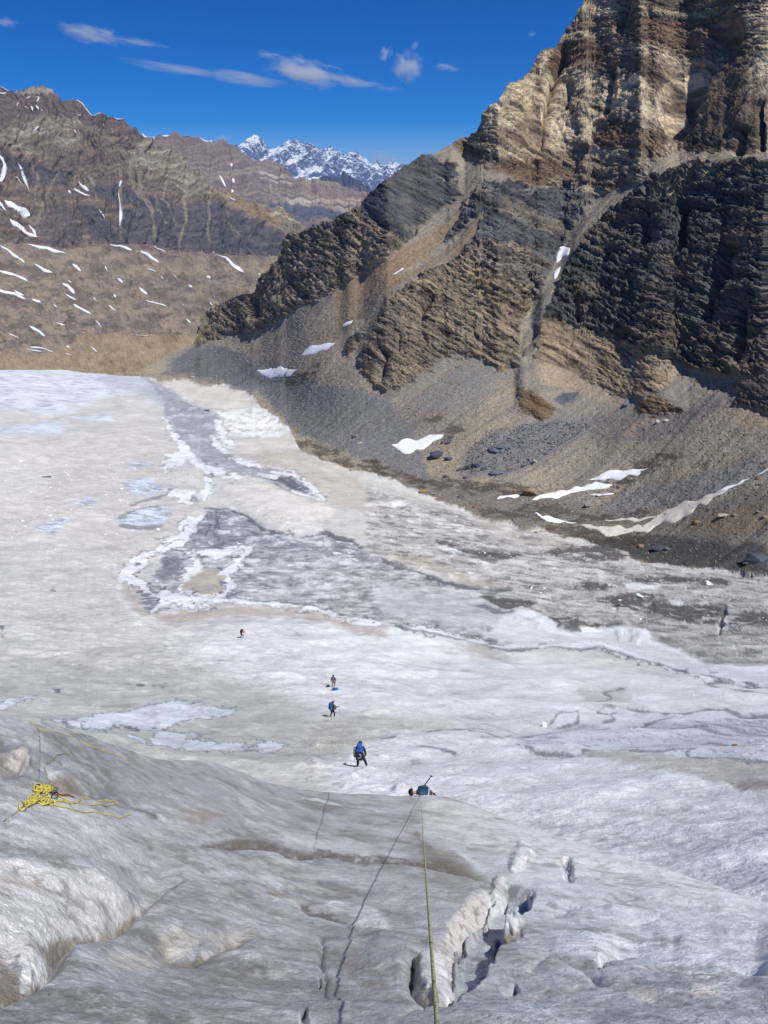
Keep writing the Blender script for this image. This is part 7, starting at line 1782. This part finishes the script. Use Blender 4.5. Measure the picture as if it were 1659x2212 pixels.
for i in range(11):
    tpart('knot', loopy(rr.uniform(430, 570), rr.uniform(935, 1020), rr.uniform(20, 50), rr.uniform(9, 22), rr.uniform(1.1, 1.8), rr.uniform(.01, .05), rr.uniform(0, 6), .3))
for i in range(5):
    tpart('knot', loopy(300 + i * 32, 1115 - i * 16, rr.uniform(18, 30), rr.uniform(14, 26), 1.3, rr.uniform(.02, .05), rr.uniform(0, 6), .25))
for i in range(4):
    tpart('knot', loopy(470 + i * 40, 1070 + i * 10, rr.uniform(24, 40), rr.uniform(14, 24), 1.2, rr.uniform(.01, .03), rr.uniform(0, 6), .25))
tpart('loop', lay('g', [430, 1080, 500, 1112, 560, 1105, 620, 1080, 580, 1065, 560, 1095, 640, 1085, 700, 1080, 760, 1060, 764, 1085, 700, 1090], .02, 6))
rope([445, 205, 460, 300, 482, 470, 490, 560, 486, 690, 465, 800, 452, 880], 'grey rope strand running uphill from the tangle to the left rim', M_ROPEG)
rope([370, 125, 405, 150, 430, 178, 445, 205, 520, 220, 600, 242, 720, 270, 840, 310, 960, 360, 1100, 415, 1220, 462, 1380, 515, 1525, 568], 'thin pale yellow strand slanting down to the right along the upper rim', M_ROPEY, .005)
rope([850, 480, 790, 475, 745, 492, 690, 505, 640, 540, 600, 575, 555, 575, 555, 620, 590, 690, 628, 730, 640, 800, 668, 880, 660, 970], 'grey-yellow bent strand rising above the tangle', M_ROPE)
rope([700, 1005, 780, 1032, 860, 1062, 935, 1075, 1050, 1082, 1200, 1080, 1330, 1080, 1400, 1070, 1390, 1055, 1250, 1020, 1100, 985, 1010, 960, 985, 985, 960, 1040, 900, 1075, 830, 1092, 760, 1088], 'yellow strand looped out to the right of the tangle', M_ROPEY)
rope([610, 1105, 720, 1130, 880, 1160, 1050, 1180, 1250, 1205, 1400, 1228, 1490, 1222, 1548, 1208], 'lowest yellow strand reaching far to the right of the tangle', M_ROPEY)
a_ = ground0(*PL('g', [262, 1150])[0], .03); b_ = ground0(*PL('g', [-60, 1345])[0], .0)
b_ = Vector(ray_dir(*PL('g', [-260, 1465])[0])).normalized() * (a_.length * .86)
o = link('rope', tube_mesh('rope', [a_.lerp(b_, t_ / 10) + Vector((0, 0, -.02 * math.sin(math.pi * t_ / 10))) for t_ in range(11)], .0066, 7), M_ROPE)
thing(o, 'taut strand leaving the tangle towards the lower left edge', 'rope', 'rope strands on the ice at left')
rope([650, 985, 720, 992, 790, 985, 860, 978, 900, 976], 'flat orange sling lying right of the tangle', plain_mat('orange_sling', (.34, .12, .03), .7), .012, .015, 'sling', 'sling', 6, 0, 0, 'slings')
for i, (cx, cy, lab) in enumerate(((628, 945, 'black carabiner standing up at the right of the tangle'), (640, 1020, 'black carabiner lying flat below the orange sling'))):
    pts = [ground0(*PL('g', [cx + 32 * math.cos(t_) , cy + 40 * math.sin(t_)])[0], .03 + .02 * math.cos(t_)) for t_ in np.linspace(0, 6.28, 15)]
    o = link('carabiner', tube_mesh('carabiner', pts, .006, 6), M_DARKM); thing(o, lab, 'carabiner', 'carabiners')
    link('gate', tube_mesh('gate', [pts[2], pts[5]], .005, 6), M_METAL, o)
pts = [ground0(*PL('g', [x_, y_])[0], .04) for x_, y_ in ((395, 930), (425, 915), (440, 908))]
o = link('tape', tube_mesh('tape', pts, .012, 6), M_RED); thing(o, 'small red tape end at the upper left of the tangle', 'tape')
print('people', round(time.time() - T0, 1))

# ------------------------------------------------------------------ air
M_AIR = bpy.data.materials.new('air'); M_AIR.use_nodes = True
nt = M_AIR.node_tree; nt.nodes.clear()
o_ = nt.nodes.new('ShaderNodeOutputMaterial'); v_ = nt.nodes.new('ShaderNodeVolumePrincipled')
v_.inputs['Color'].default_value = (.36, .60, 1.0, 1); v_.inputs['Density'].default_value = 2.2e-5; v_.inputs['Anisotropy'].default_value = .0
nt.links.new(v_.outputs[0], o_.inputs['Volume'])
M_AIR.cycles.homogeneous_volume = True
zt = max(float(sn.Q[..., 2].max()), float(Q1[:, 2].max())) + 60
bm = bmesh.new(); bmesh.ops.create_cube(bm, size=1)
me = bpy.data.meshes.new('haze'); bm.to_mesh(me); bm.free(); me.materials.append(M_AIR)
hz = bpy.data.objects.new('haze', me); COL.objects.link(hz); hz['kind'] = 'stuff'
zb = -1480.0
hz.scale = (60000, 60000, zt - zb); hz.location = (0, 0, (zt + zb) / 2)
print('zt', zt, 'done', round(time.time() - T0, 1))
